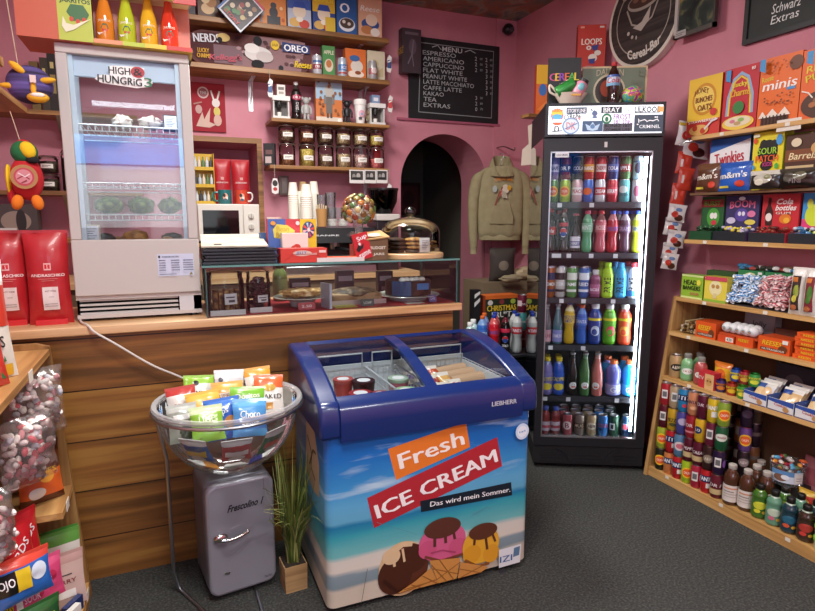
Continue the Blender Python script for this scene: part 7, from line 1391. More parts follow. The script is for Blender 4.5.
for k, (u0, u1, lb) in enumerate(((738, 764, 'nearer the yellow box'), (765, 800, 'nearer the pickle pouches'))):
    rs('sour_carton', 'green sour candy carton with a cloud face behind the candy heaps, %s' % lb, 'carton', u0, u1, 257, 285, 2.645, Z4, .07, '#2f7a48', [('C', .5, .84, .22, .1, '#d8d49a'), ('C', .5, .74, .1, .08, '#c8b87a'), ('C', .12, .76, .09, .08, '#d87a6a'), ('R', .8, .9, .96, .97, '#dcdcd4')], h=.165, grp='sour cartons')
m = MB(); ya, yb = ry(728, 300, 2.55), ry(789, 300, 2.55); m.box(2.632, 2.638, yb, ya, Z4+.001, Z4+.10, P('#26222c')); m.box(2.55, 2.632, yb, ya, Z4+.001, Z4+.006, P('#26222c')); o = m.build('candy_tray'); tag(o, 'dark low tray under the heaps of blue and red wrapped candy', 'tray')
def candy_mesh(c1, c2, seed):
    m = MB(); r2 = random.Random(seed); a, b = FOIL(c1), FOIL(c2); m.ell((0, 0, 0), (.0165, .012, .012), a, 8, 6); m.fm = [m.mi(b) if (i//8) % 2 else x for i, x in enumerate(m.fm)]
    for s in (-1, 1):
        vs = [(s*.012, 0, 0)]+[(s*(.021+.001*(k % 2)), .010*cos(2*pi*k/6), .010*sin(2*pi*k/6)) for k in range(6)]; m.add(vs, [(0, 1+k, 1+(k+1) % 6) for k in range(6)], b)
    return m
def heap(lb, grp, c1, c2, u0, u1, n, seed, zt):
    m = candy_mesh(c1, c2, seed); o = m.build('wrapped_candy'); tag(o, lb, 'candy', grp); r2 = random.Random(seed); ya, yb = ry(u0, 290, 2.56), ry(u1, 290, 2.56); first = True
    for k in range(n):
        t = (k+.5)/n; lay = int(t*6); d = r2.uniform(0, 1); y = yb+(ya-yb)*(.1+.8*r2.random())*1.0; z = Z4+.018+lay*.021*zt+r2.uniform(-.003, .003); x = 2.553+lay*.008+r2.choice([0, .013, .026])
        c = o if first else clone(o, (0, 0, 0)); first = False; c.scale = (1.0,)*3; c.location = (x, y, z+.010); c.rotation_euler = (r2.uniform(-1, 1), r2.uniform(-.7, .7), r2.uniform(0, 6.3))
heap('blue and white twist-wrapped candy in the heap before the green cartons', 'blue wrapped candy heap', '#3f86c4', '#d4dfe8', 727, 757, 75, 1, 1)
heap('red and white twist-wrapped candy in the heap beside the blue candy', 'red wrapped candy heap', '#b84a54', '#dcc6c4', 755, 790, 85, 11, 1.1)
m = MB(); r2 = random.Random(8)
for k in range(30): m.ell((2.655+r2.uniform(0, .05), ry(738+k*2, 258, 2.64), Z4+.168+r2.uniform(.006, .018)), (.018, .018, .011), FOIL(r2.choice(['#d8d8d4', '#3a78a0', '#a84a44', '#3a3a34', '#8a7a5a'])), 7, 5)
o = m.build('loose_sweets'); o['kind'] = 'stuff'; tag(o, 'loose wrapped sweets filling the tops of the green cartons', 'sweets')
for k, (u, c, lb) in enumerate(((795, '#8a9a3a', 'clear topped pouch with a pale green pickle'), (809, '#4a7a34', 'pouch with a dark green pickle at the photo edge'))):
    rbag(lb, u, 312, 2.545, Z4, .061, .20, '#c9c4ba', '#dedad2', [('R', .2, .1, .8, .85, '#3a2c28' if k == 0 else '#7a2c34'), ('C', .55, .5, .2, .16, c), ('C', .5, .35, .18, .08, '#c8c04a' if k == 0 else c), ('R', .25, .72, .6, .82, '#c8783a'), ('C', .5, .16, .2, .06, '#a8623a')], 'pickle pouches', 250+k, .04, name='pickle_pouch')
Z3 = SZ[2]; X3 = 2.515
m = MB(); r2 = random.Random(12); gm_ = [mat(c, .35, .3) for c in ('#a88a5a', '#7a5a34', '#c8b48a', '#5a4630', '#d8cfb8')]
for k in range(44):
    y = ry(681+14*r2.random(), 327, X3); z = Z3+.012+.013*(k//9)+r2.uniform(0, .004); m.tube([(X3-.005+r2.uniform(0, .02), y, z), (X3+.13, y+r2.uniform(-.02, .02), z+.006)], .0065, gm_[k % 5], 6)
o = m.build('candy_sticks'); o['kind'] = 'stuff'; tag(o, 'bundle of gold wrapped candy sticks at the shelf end', 'candy sticks')
RE = [('T', 'REESES', .45, .62, .3, '#e0c42a', {'w': .6, 'bold': .07, 'shear': .2}), ('R', .1, .12, .9, .3, '#4a2818'), ('C', .8, .35, .14, .24, '#6a3c22'), ('T', 'NUTRAGEOUS', .5, .21, .12, '#e8dccc', {'w': .7})]
GO = 'orange peanut butter cartons'
rs('peanut_carton', 'open orange peanut butter carton between gold sticks and white wraps', 'carton', 695, 716, 322, 341, X3, Z3, .11, '#d8561f', RE, '#b84418', GO)
rs('peanut_carton', 'orange display carton with white price square under the white wraps', 'carton', 717, 734, 338, 346, X3, Z3, .10, '#cf4a24', [('R', .5, .2, .95, .8, '#e0dcd4'), ('T', '4.50', .72, .5, .4, '#2a2a2a', {'w': .3})], '#b84418', GO, h=.035)
rs('peanut_carton', 'orange display carton just right of the white price square', 'carton', 735, 753, 340, 351, X3, Z3, .10, '#d2501f', RE[:1], '#b84418', GO, h=.045)
rs('peanut_carton', 'orange carton of dark peanut bars with a cut-out front', 'carton', 757, 790, 338, 362, X3, Z3, .11, '#d8561f', RE+[('R', .78, .7, .95, .95, '#e4ddd2')], '#b84418', GO)
m = MB(); m.box(-.06, .06, .05, .06, 0, .10, P('#4a2a1c')); o = m.build('carton_back', None, (X3+.05, ry(772, 345, X3), Z3+.001), WRZ); tag(o, 'brown back card rising behind the cut-out orange carton', 'card')
for k in range(6):
    ya, yb = ry(791, 350, X3), ry(826, 355, X3)
    carton('peanut_bar', 'orange wrapped peanut bar, %s in the stack at the photo edge' % ('lowest', 'second lowest', 'third lowest', 'third highest', 'second highest', 'topmost')[k], 'bar', ya-yb-.01, .0185, .09, (X3+.05+.004*(k % 3), (ya+yb)/2-.006*(k % 2), Z3+.001+.0192*k), WRZ, '#dd5a20', '#c04a1a', design=[('R', .1, .2, .7, .7, '#c8481a'), ('T', 'REESES', .4, .45, .5, '#e0c42a', {'w': .4})], group='stack of orange peanut bars')
for k in range(9):
    u = 722+6.5*(k % 5)+(3 if k > 4 else 0); y = ry(u, 335, X3); m = MB(); m.ell((0, 0, .026), (.026, .026, .026), mat('#d2d4d4', .4), 14, 10); prt(m, [('C', .5, .5, .3, .25, '#8a9aa0'), ('C', .5, .42, .2, .1, '#b87a4a')], .03, .03, lambda X, Y, q: (-.0265-q, .015-X, .011+Y)); o = m.build('wrapped_roll', None, (X3+.035+(.05 if k > 4 else 0), y, Z3+.046 if k < 5 else Z3+.046)); tag(o, 'white wrapped sweet ball, %s in the %s row above the orange cartons' % (('first', 'second', 'third', 'fourth', 'fifth')[k % 5], 'front' if k < 5 else 'rear'), 'sweet', 'white wrapped sweet balls')
m = MB(); m.box(X3+.008, X3+.115, ry(757, 335, X3), ry(718, 335, X3), Z3+.0365, Z3+.0455, P('#b84a24')); o = m.build('card_divider'); tag(o, 'orange card tray bearing the white wrapped sweet balls', 'tray')
rs('grey_pouch', 'grey plastic pack at the back above the white sweet balls', 'pack', 744, 775, 314, 335, 2.66, Z3, .05, '#8c8e92', [('T', 'Jolly', .5, .6, .25, '#4a4c52', {'w': .5})], h=.15)
Z2 = SZ[1]; X2 = 2.475
def rcan(lb, u, v, x, zb, col, des, h=.12, r=.033, grp=None, top='#c8c4bc', **k):
    p = at(u, v, x=x); l = Vector((x, p.y, zb+.0006)); return can('soda_can', lb, 'can', l, facecam(l, .1), col, top, des, grp, h, r, **k)
rcan('tan root beer can alone at the end of the board above the can stack', 676, 365, X2+.035, Z2, '#b8986a', [('C', .5, .5, .3, .2, '#2a1c14'), ('T', 'A&W', .5, .5, .18, '#e8dcc4', {'w': .45})], .125, .034)
for k, (u, c, up, lb) in enumerate(((687, '#7ab07a', '#9ab89a', 'pale green'), (700.5, '#a84a48', '#c8a8a0', 'red'), (688, '#6a9a6a', '#8aa08a', 'green rear'))):
    p = at(u, 365, x=X2+.04); l = Vector((X2+.045+(.08 if k > 1 else 0), p.y, Z2+.0006)); bottle('tea', '%s lemonade bottle on the board above the can stack' % lb, 'bottle', l, facecam(l), liquid=c, upper=up, cap='#8a8c84', band=c, bz=(.1, .6), design=[('C', .5, .6, .3, .25, '#dfe6da'), ('T', 'TATA', .5, .6, .16, '#b84a4a', {'w': .5})], group='lemonade bottles on the candy shelf', h=.135, r=.032)
rs('face_box', 'red biscuit box with a tan face picture', 'box', 698, 714, 372, 391, X2, Z2, .05, '#c03038', [('R', .42, 0, 1, .9, '#d8b078'), ('C', .7, .45, .2, .25, '#c8985a'), ('C', .62, .5, .05, .05, '#5a3420'), ('C', .8, .5, .05, .05, '#5a3420'), ('T', 'TV', .2, .6, .2, '#e8dcd0', {'bold': .05})])
rbag('yellow and orange toy sweet bag behind the red face box', 722, 378, X2+.10, Z2, .10, .12, '#e0b02a', '#d87a2a', [('C', .5, .5, .3, .3, '#d8682a'), ('G', [(.2, .2), (.5, .9), (.8, .3)], '#c8303a')], None, 260)
TB = 'little sour drums'
for k, (u, j, c, c2, lb) in enumerate(((721, 0, '#3a2f6a', '#c8782a', 'purple'), (732, 0, '#a83a24', '#d8b02a', 'red and gold'), (743, 0, '#4a9a3a', '#d8d040', 'green foot'), (730, 1, '#2f5fae', '#d8c83a', 'blue'), (739, 1, '#a83038', '#c8a03a', 'crimson'), (749, 1, '#3f9a4a', '#c8d040', 'green upper'), (748, 0, '#2f6a34', '#a8b03a', 'dark green rear'))):
    p = at(u, 385, x=X2+.03); l = Vector((X2+.03+(.125 if k == 6 else .035*(j)), p.y, Z2+.0006+.063*j)); can('candy_drum', '%s sour candy drum beside the bread rolls' % lb, 'drum', l, facecam(l), c, c, [('R', 0, .7, 1, .95, c2), ('C', .5, .35, .28, .28, c2), ('T', 'TOXIC', .5, .82, .18, '#1c1c1c', {'w': .6, 'bold': .05})], TB, .062, .0243)
for k, (u0, u1, lb) in enumerate(((742, 766, 'nearest the sour drums'), (767, 794, 'in the middle of three'), (795, 826, 'at the photo edge'))):
    x = X2; ya, yb = ry(u0, 405, x), ry(u1, 410, x); w = ya-yb-.006; e2 = empty('cookie_carton', (x, (ya+yb)/2, Z2+.0006), WRZ); tag(e2, 'white and blue cookie carton with an open top, %s' % lb, 'carton', 'cookie cartons')
    m = MB(); m.box(-w/2, w/2, 0, .004, 0, .055, P('#d8d8d8')); m.box(-w/2, w/2, .15, .154, 0, .08, P('#2f4a90')); m.box(-w/2, -w/2+.003, .004, .15, 0, .06, P('#2f4a90')); m.box(w/2-.003, w/2, .004, .15, 0, .06, P('#2f4a90')); m.box(-w/2, w/2, .004, .15, 0, .004, P('#c8c8c8')); tr = kid(m, 'tray', e2)
    m = MB(); prt(m, [('G', [(0, .75), (1, .55), (1, 1), (0, 1)], '#34509c'), ('T', 'Cookies', .5, .55, .25, '#b03a34', {'w': .5, 'rot': -4, 'shear': .2}), ('C', .72, .3, .12, .2, '#b88a58'), ('R', 0, 0, 1, .08, '#4a4470')], w, .055, flat(-w/2, 0, 0)); kid(m, 'lettering', tr)
    for q in range(3):
        o = bag('cookie_bag', 'clear and blue bag of pale cookies, %s in the carton %s' % (('front', 'middle', 'rear')[q], lb), 'bag', w*.78, .10, .018, (x+.022+.0345*q, (ya+yb)/2+.004*(q-1), Z2+.012+.005*q), WRZ, '#c9a878' if k else '#c8c8cc', '#d8d4cc', [('C', .3, .45, .25, .3, '#d8b888'), ('C', .7, .5, .25, .3, '#caa470'), ('R', .05, .72, .5, .95, '#2f4a90' if q != 1 else '#d8d8da')], 'cookie bags', 270+3*k+q, (R(-38), 0), crinkle=.002)
rs('dark_pack', 'dark plastic pack at the back behind the cookie bags', 'pack', 775, 815, 365, 392, 2.68, Z2, .04, '#3a3840', [('C', .5, .5, .25, .25, '#6a6468'), ('C', .6, .35, .1, .1, '#a84a44')], h=.17)
Z1 = SZ[0]; GCN = 'soda cans stacked on the bottom board'
CHd = CH
def fan(t): return [('R', .0, .5, 1, .85, '#1c2a54'), ('T', t, .5, .68, .22, '#eceef2', {'w': .8, 'bold': .06}), ('R', .5, .2, .8, .45, '#dcd8d0')]
def dr(t, c='#e0d4d4'): return [('T', t, .5, .6, .16, c, {'w': .75, 'bold': .05, 'shear': .2}), ('R', 0, .12, 1, .4, '#c0a878')]
def bar(c): return [('R', .25, .3, .6, .8, '#dedad6'), ('R', .3, .4, .55, .7, '#6a6a6a'), ('C', .8, .5, .12, .2, c)]
lay = [
 [(659, '#26281c', CHd, 'black and yellow'), (667.5, '#d0824a', fan('FANTA')[:2], 'peach orange'), (677, '#b8262c', fan('FANTA'), 'scarlet'), (687, '#a8c82a', CHd, 'lime'), (697, '#b02c44', bar('#d8a0b0'), 'raspberry'), (707.5, '#c0282c', fan('FANTA'), 'bright red'), (718, '#6a2230', dr('DR P'), 'maroon and cream')],
 [(660, '#a4b83a', CHd, 'olive lime'), (668, '#b8242a', fan('NTA'), 'red and navy'), (678, '#5a86a8', [('C', .5, .5, .35, .25, '#d8c8c8'), ('C', .5, .5, .22, .14, '#c86a7a')], 'steel blue'), (687, '#5a1c2c', dr('PEPPER'), 'maroon with cream foot'), (698, '#5c1d2e', dr('CREAM'), 'wine with cream foot'), (708.5, '#3a2420', [('C', .5, .5, .3, .22, '#8a7a6a'), ('T', 'A&W', .5, .5, .16, '#d8cbb8', {'w': .4})], 'dark brown'), (720, '#2c1a3c', bar('#8a5aa8'), 'deep violet'), (735, '#2a1f24', [('C', .5, .6, .3, .22, '#8a7a78'), ('T', 'A&W', .5, .6, .16, '#d8cbc8', {'w': .4})], 'brown black')],
 [(661, '#5a1a28', bar('#a83a4a'), 'oxblood'), (670, '#c8a02a', [('T', 'MEZZO', .5, .5, .2, '#22201c', {'w': .75, 'bold': .05}), ('C', .5, .25, .2, .1, '#4a4a2a')], 'mustard yellow'), (679, '#4a4a94', [('C', .5, .62, .28, .2, '#b0a8c4')], 'indigo'), (688.5, '#9a2430', [('T', 'DR', .35, .6, .18, '#e0c8c8', {'w': .4, 'bold': .05}), ('R', 0, .2, 1, .3, '#c87a80')], 'cherry'), (700, '#dcb22a', [('C', .3, .55, .25, .2, '#22305a'), ('T', 'LO', .3, .55, .15, '#e8e8e0', {'w': .3})], 'plain yellow'), (710.5, '#6a2038', bar('#a84a68'), 'plum'), (722.5, '#1f5a38', [('C', .5, .6, .35, .2, '#d4d8cc'), ('T', 'CANADA', .5, .6, .1, '#8a2c34', {'w': .5, 'bold': .05})], 'bottle green'), (736, '#6a4a8c', CHd, 'purple')],
 [(663, '#b02a34', bar('#22305a'), 'crimson'), (671.5, '#b8a07c', bar('#8a6a44'), 'cream'), (681.5, '#2a84b8', fan('NTA')[:2]+[('C', .5, .25, .12, .1, '#c83a4a')], 'azure'), (692.5, '#d08a62', [('T', 'FANTA', .4, .62, .18, '#3a2c50', {'w': .6, 'bold': .05}), ('C', .55, .3, .2, .1, '#e0a880')], 'peach'), (704.5, '#5a1a30', [('T', 'DR P', .5, .65, .16, '#d8c4cc', {'w': .7, 'bold': .04, 'shear': .2})], 'burgundy'), (714.5, '#d8b82a', fan('FANTA')[1:2]+[('R', .4, .2, .7, .5, '#dedad6')], 'canary yellow'), (725, '#8aa83a', [('S', [(0, .1), (1, .35)], .08, '#6a4a8c'), ('S', [(0, .9), (1, .75)], .08, '#6a4a8c')]+CHd, 'green and purple'), (737.5, '#2c1c34', [('C', .5, .6, .3, .2, '#5a4a62')], 'blackcurrant')]]
cx = [None]*8
for j, row in enumerate(lay):
    for k, (u, c, des, lb) in enumerate(row):
        if j == 0 or k >= len(lay[0]):
            pass
        x = 2.446+.0035*j+.002*(k % 2)
        base_u = lay[0][k][0] if k < 7 else 729
        y = 2.268-.0592*k
        if k == 7 and j == 0: continue
        l = Vector((x, y, Z1+.0006+.1222*j+(0 if k < 7 else 0)))
        if k == 7:
            if j == 1: can('soda_can', 'grey brown soda can hidden at the foot of the last stack', 'can', Vector((2.552, 1.862, Z1+.0006)), facecam(l), '#3a3430', design=None, group=GCN, h=.1218, r=.0325)
            l = Vector((2.552, 1.862, l.z))
        can('soda_can', '%s soda can, %s layer of the can stack' % (lb, ('bottom', 'second', 'third', 'top')[j]), 'can', l, facecam(l, .12), c, ('#d5d5d8', '#c05a4a', '#d8c8b0', '#c8b48a')[(j+k) % 4] if j < 3 else '#d5d5d8', des, GCN, .1218, .0284)
back = ['#2c1a20', '#4a3424', '#3a1c28', '#8a5a34', '#30202c', '#5a4a3c']
for k in range(3):
    for j in range(4):
        l = Vector((2.648, 1.888+.069*(2-k), Z1+.0006+.1222*j)); can('soda_can', 'dim %s soda can in the rear stack behind the tea bottles, %s layer' % (['maroon', 'tan', 'wine', 'orange brown', 'dusk violet', 'umber'][(k+j) % 6]+(' striped' if k > 2 else ''), ('bottom', 'second', 'third', 'top')[j]), 'can', l, facecam(l), back[(k+j) % 6], design=[('R', .2, .3, .7, .75, '#8a7f78')] if k % 2 else [('R', 0, .5, 1, .7, '#7a6a64')], group='dim cans at the back of the bottom board', h=.1218, r=.0325)
def rb(kind, lb, u, v, x, **kw):
    l = Vector((x, u, Z1+.0006)); return bottle(kind, lb, 'bottle', l, facecam(l, .1), **kw)
TEA = dict(liquid='#4a2c1c', upper='#5a3a28', cap='#b8b0a6', band='#d8d0c8', bz=(.1, .52), design=[('R', .15, .78, .85, .86, '#c88a6a'), ('R', .15, .6, .6, .66, '#8a7f78'), ('R', .15, .45, .8, .5, '#b0a49c'), ('R', .15, .3, .7, .34, '#b0a49c')], group='brown iced tea bottles', h=.195, r=.0345)
for k, (u, v, x) in enumerate(((1.840, 0, 2.454), (1.770, 0, 2.468), (1.790, 0, 2.555), (1.7205, 0, 2.53), (1.818, 0, 2.622))):
    rb('tea', 'brown iced tea bottle with white label, %s' % ('front row, touching the can stack', 'front row, next to the green juice bottles', 'second row behind the front pair', 'second row toward the candy tub', 'last row by the candy tub')[k], u, v, x, **TEA)
JU = [(1.698, 520, '#3f6a24', '#c8c83a', '#d8d03a', 'green and yellow'), (1.628, 527, '#5f8f74', '#b8c8b0', '#c86a80', 'mint green'), (1.558, 535, '#1f3a44', '#2a6078', '#c8583a', 'dark teal'), (1.486, 542, '#3a2a20', '#a83a30', '#c84038', 'brown and red')]
for k, (u, v, c, b_, spot, lb) in enumerate(JU):
    rb('small', '%s juice bottle with black cap in the front row of the bottom board' % lb, u, v, 2.462, liquid=c, upper='#a8b8a4' if k else '#6a8a34', cap='#15140f', band=c, bz=(.08, .66), design=[('C', .5, .6, .3, .2, b_), ('C', .4, .3, .14, .1, spot), ('C', .7, .25, .1, .08, '#d8a83a')], group='juice bottles with black caps', h=.155, r=.0325)
    rb('small', '%s juice bottle with black cap, second row behind its twin' % lb, u-.064, 0, 2.538, liquid=c, upper='#9ab0a0', cap='#15140f', band=b_, bz=(.45, .66), group='juice bottles with black caps', h=.155, r=.0325)
p = Vector((0, 1.695, 0)); m = MB(); m.box(2.60, 2.692, p.y-.075, p.y+.075, Z1+.0006, Z1+.14, P('#2a2422')); o = m.build('dark_carton'); tag(o, 'dark carton raising the clear candy tub', 'carton')
e2 = empty('candy_tub', (2.631, p.y, Z1+.1406), facecam((2.631, p.y, 0))); e2.scale = (.92,)*3; tag(e2, 'clear round tub of wrapped candies with a blue white label', 'tub')
m = MB(); m.lathe([(0, .003), (.070, 0), (.076, .02), (.080, .105), (.082, .108), (.080, .112)], glass('#e4eaec', 1.45, .02, .06), 28); kid(m, 'tub_wall', e2)
m = MB(); W = .15; prt(m, [('R', 0, 0, 1, 1, '#c8d4e0'), ('R', 0, .6, .7, 1, '#5a88b8'), ('C', .3, .4, .2, .3, '#7a5a4a'), ('C', .45, .5, .12, .2, '#e0e4e8'), ('R', .72, .1, .98, .9, '#dcdad6'), ('R', .76, .3, .94, .36, '#8a8a8a'), ('R', .76, .5, .94, .56, '#8a8a8a')], W, .06, cyl(.0795, W, .022), curved=True); kid(m, 'wrap_label', e2)
m = MB(); r2 = random.Random(4)
for k in range(46):
    a = r2.uniform(0, 6.3); q = .062*sqrt(r2.random()); m.ell((q*cos(a), q*sin(a), .012+.105*(k/46)+r2.uniform(0, .02)), (.019, .011, .010), FOIL(r2.choice(['#d8622a', '#c8405a', '#5aa8d0', '#d8d4cc', '#b83038', '#e0903a', '#6a9a5a'])), 8, 6, Matrix.Rotation(a*2, 4, 'Z'))
o = kid(m, 'wrapped_candies', e2); o['kind'] = 'stuff'
rs('pink_box', 'dusty pink carton standing behind the candy tub', 'box', 805, 830, 440, 475, 2.712, Z1, .012, '#b8767a', [('R', .1, .5, .9, .8, '#a85a62'), ('R', .15, .2, .7, .4, '#d0a0a0')], h=.27)
rbag('small red packet leaning before the dusty pink carton', 808, 488, 2.60, Z1+.05, .08, .10, '#b03a34', '#c8a03a', [('C', .5, .5, .3, .2, '#d8b04a')], None, 290)
for k in range(3):
    l = (2.462, 1.405, Z1+.001+.052*k); m = MB(); m.lathe([(0, 0), (.036, 0), (.038, .036), (0, .036)], mat('#b8b48a', .4), 18); o = m.build('snack_tub', None, l); tag(o, 'small clear tub with bright green lid, %s of the stack at the photo edge' % ('lowest', 'middle', 'topmost')[k], 'tub', 'green lidded tubs')
    m = MB(); m.lathe([(0, .036), (.041, .036), (.041, .048), (.036, .050), (0, .050)], mat('#7ac82a', .35), 20); kid(m, 'lid', o)
# === ice cream chest freezer
FX0, FX1, FY0, FY1 = .462, 1.305, 1.86, 2.385
e = empty('ice_cream_freezer', ((FX0+FX1)/2, FY0, 0)); tag(e, 'blue ice cream chest freezer with curved glass lids and a beach advert front', 'freezer')
w2 = (FX1-FX0)/2; dep = FY1-FY0
blue = mat('#122862', .28, 0, .4)
pm = D.materials.new('beach_wrap_print'); pm.use_nodes = True; nt = pm.node_tree; n_ = nt.nodes; L = nt.links
b = n_['Principled BSDF']; b.inputs['Roughness'].default_value = .3; b.inputs['Coat Weight'].default_value = .2
tc = n_.new('ShaderNodeTexCoord'); sx = n_.new('ShaderNodeSeparateXYZ'); L.new(tc.outputs['Object'], sx.inputs[0])
nz = n_.new('ShaderNodeTexNoise'); nz.inputs['Scale'].default_value = 3.0; nz.inputs['Detail'].default_value = 4
mpp = n_.new('ShaderNodeMapping'); mpp.inputs['Scale'].default_value = (.8, .8, 5); L.new(tc.outputs['Object'], mpp.inputs[0]); L.new(mpp.outputs[0], nz.inputs['Vector'])
ma = n_.new('ShaderNodeMath'); ma.operation = 'MULTIPLY_ADD'; ma.inputs[1].default_value = .05; L.new(nz.outputs['Fac'], ma.inputs[0]); L.new(sx.outputs['Z'], ma.inputs[2])
mr = n_.new('ShaderNodeMapRange'); mr.inputs[1].default_value = .025; mr.inputs[2].default_value = .725; L.new(ma.outputs[0], mr.inputs[0])
cr = n_.new('ShaderNodeValToRGB'); els = cr.color_ramp.elements
stops = [(0, '#cfc4b0'), (.13, '#c9bfae'), (.15, '#7d9096'), (.21, '#8397a0'), (.23, '#d8d2c4'), (.29, '#d2d0c4'), (.32, '#6fb7b8'), (.42, '#3a9fae'), (.475, '#1f78a4'), (.50, '#62a8c8'), (.58, '#5fa9d2'), (.66, '#3f93cc'), (.82, '#1f6cb8'), (1, '#15509e')]
while len(els) < len(stops): els.new(.5)
for i, (p, c) in enumerate(stops): els[i].position = p; els[i].color = lin(c)
L.new(mr.outputs[0], cr.inputs[0])
n2 = n_.new('ShaderNodeTexNoise'); n2.inputs['Scale'].default_value = 2.5; n2.inputs['Detail'].default_value = 5; mp2 = n_.new('ShaderNodeMapping'); mp2.inputs['Scale'].default_value = (1.0, 1.0, 7); mp2.inputs['Location'].default_value = (.4, 0, .2)
L.new(tc.outputs['Object'], mp2.inputs[0]); L.new(mp2.outputs[0], n2.inputs['Vector'])
m1 = n_.new('ShaderNodeMapRange'); m1.inputs[1].default_value = .56; m1.inputs[2].default_value = .75; L.new(n2.outputs['Fac'], m1.inputs[0])
m2 = n_.new('ShaderNodeMapRange'); m2.inputs[1].default_value = .36; m2.inputs[2].default_value = .44; L.new(sx.outputs['Z'], m2.inputs[0])
mm_ = n_.new('ShaderNodeMath'); mm_.operation = 'MULTIPLY'; L.new(m1.outputs[0], mm_.inputs[0]); L.new(m2.outputs[0], mm_.inputs[1])
mx = n_.new('ShaderNodeMix'); mx.data_type = 'RGBA'; L.new(mm_.outputs[0], mx.inputs['Factor']); L.new(cr.outputs[0], mx.inputs['A']); mx.inputs['B'].default_value = lin('#b9d4e4'); L.new(mx.outputs['Result'], b.inputs['Base Color'])
m = MB(); ol = [(-w2, .0+.0), (w2, 0), (w2, dep), (-w2, dep)]
pts = []
for cx, cy, a0 in ((w2-.03, .03, -90), (w2-.03, dep-.03, 0), (-w2+.03, dep-.03, 90), (-w2+.03, .03, 180)):
    for k in range(5): a = R(a0+22.5*k); pts.append((cx+.03*cos(a), cy+.03*sin(a)))
white_i = mat('#e6e8e8', .5)
n = len(pts); zb, zt = .026, .70
ins = [(x*.90, dep/2+(y-dep/2)*.88) for x, y in pts]
vs = [(x, y, zb) for x, y in pts]+[(x, y, zt) for x, y in pts]+[(x, y, zt) for x, y in ins]+[(x, y, .60) for x, y in ins]
fs = [tuple(range(n-1, -1, -1))]; ms = [pm]
for i in range(n): j = (i+1) % n; fs.append((i, j, n+j, n+i)); ms.append(pm)
for i in range(n): j = (i+1) % n; fs.append((n+i, n+j, 2*n+j, 2*n+i)); ms.append(white_i)
for i in range(n): j = (i+1) % n; fs.append((2*n+i, 2*n+j, 3*n+j, 3*n+i)); ms.append(white_i)
fs.append(tuple(range(3*n, 4*n))); ms.append(white_i)
m.add(vs, fs, ms); body = kid(m, 'body', e)
m = MB(); m.box(-w2+.02, w2-.02, .03, dep-.02, .013, .0265, mat('#0e0f11', .6)); kid(m, 'base', e)
for a in (-w2+.08, w2-.08):
    for c_ in (.08, dep-.08):
        m = MB(); m.lathe([(0, -.0), (.02, 0), (.02, .0135), (0, .0135)], mat('#1a1a1c', .5), 12, (a, c_, 0)); kid(m, 'caster', e)
def top_z(y):                       # lid line from the front lip up to the back edge
    t = max(0, min(1, (y-.02)/(dep-.04))); return .775+.118*sin(t*pi/2)**.85
def side_frame(x0, x1, name):
    m = MB(); prof = []
    ys = [-.012]+[-.012+(dep+.012)*i/14 for i in range(1, 15)]
    up = [(-.014, .665), (-.016, .72), (-.010, .758)]+[(y, top_z(y)+.012) for y in [.005+(dep-.012)*i/16 for i in range(17)]]+[(dep+.006, .885), (dep+.006, .665)]
    m.prism(up, blue, x0, x1, 'yz'); return kid(m, name, e, bevel=.014, bseg=3)
side_frame(-w2-.018, -w2+.062, 'side_rail'); side_frame(w2-.062, w2+.018, 'side_rail')
m = MB(); m.prism([(-.018, .655), (-.020, .72), (-.014, .765), (.0, .785), (.045, .800), (.05, .785), (.05, .655)], blue, -w2+.055, w2-.055, 'yz'); fr_ = kid(m, 'front_rail', e)
m = MB(); m.prism([(dep-.03, .70), (dep-.035, .892), (dep-.02, .905), (dep+.004, .90), (dep+.006, .70)], blue, -w2+.055, w2-.055, 'yz'); kid(m, 'back_rail', e)
m = MB(); m.prism([(.035, .785)]+[(y, top_z(y)+.011) for y in [.04+(dep-.07)*i/14 for i in range(15)]]+[(y, top_z(y)-.008) for y in [dep-.03-(dep-.07)*i/14 for i in range(15)]], blue, -.022, .026, 'yz'); kid(m, 'middle_bar', e)
def lid(x0, x1, dz):
    m = MB(); N = 12; ys = [.042+(dep-.075)*i/N for i in range(N+1)]; vs = [(x, y, top_z(y)+dz) for y in ys for x in (x0, x1)]
    m.add(vs, [(2*i, 2*i+1, 2*i+3, 2*i+2) for i in range(N)], glass('#e2e9ee', 1.5)); o = kid(m, 'glass_lid', e); return o
lid(-w2+.06, -.02, .003); lid(.024, w2-.06, .003)
print_on(fr_, [('T', 'LIEBHERR', .5, .5, .8, '#c4c8d0', {'w': 1.0, 'bold': .05})], .11, .022, flat(w2-.195, .708, -.0198))
Wf, Hf = FX1-FX0, .674
def fpx(u, v): q = at(u, v, y=FY0); return ((q.x-FX0)/Wf, (q.z-.026)/Hf)
def fp(*l): return [fpx(u, v) for u, v in l]
ds = [('G', fp((388, 449), (466, 422), (470, 447), (396, 480)), '#e07a2c'), ('G', fp((367, 498), (497, 437), (502, 466), (374, 528)), '#b02a34'), ('G', fp((420, 501), (511, 482), (512, 495), (421, 512)), '#16202c')]
def ftext(st, p0, p1, hh, col, **o):
    (xa, ya), (xb, yb) = fpx(*p0), fpx(*p1); dx, dy = (xb-xa)*Wf, (yb-ya)*Hf
    return ('T', st, (xa+xb)/2, (ya+yb)/2, hh, col, dict(w=sqrt(dx*dx+dy*dy)/Wf, rot=math.degrees(atan2(dy, dx)), **o))
ds += [ftext('Fresh', (399, 462), (463, 437), .088, '#f6efe6', bold=.08), ftext('ICE CREAM', (376, 512), (496, 455), .082, '#f6f0ee', bold=.10), ftext('Das wird mein Sommer.', (430, 504), (510, 489), .030, '#eef0f0', bold=.04)]
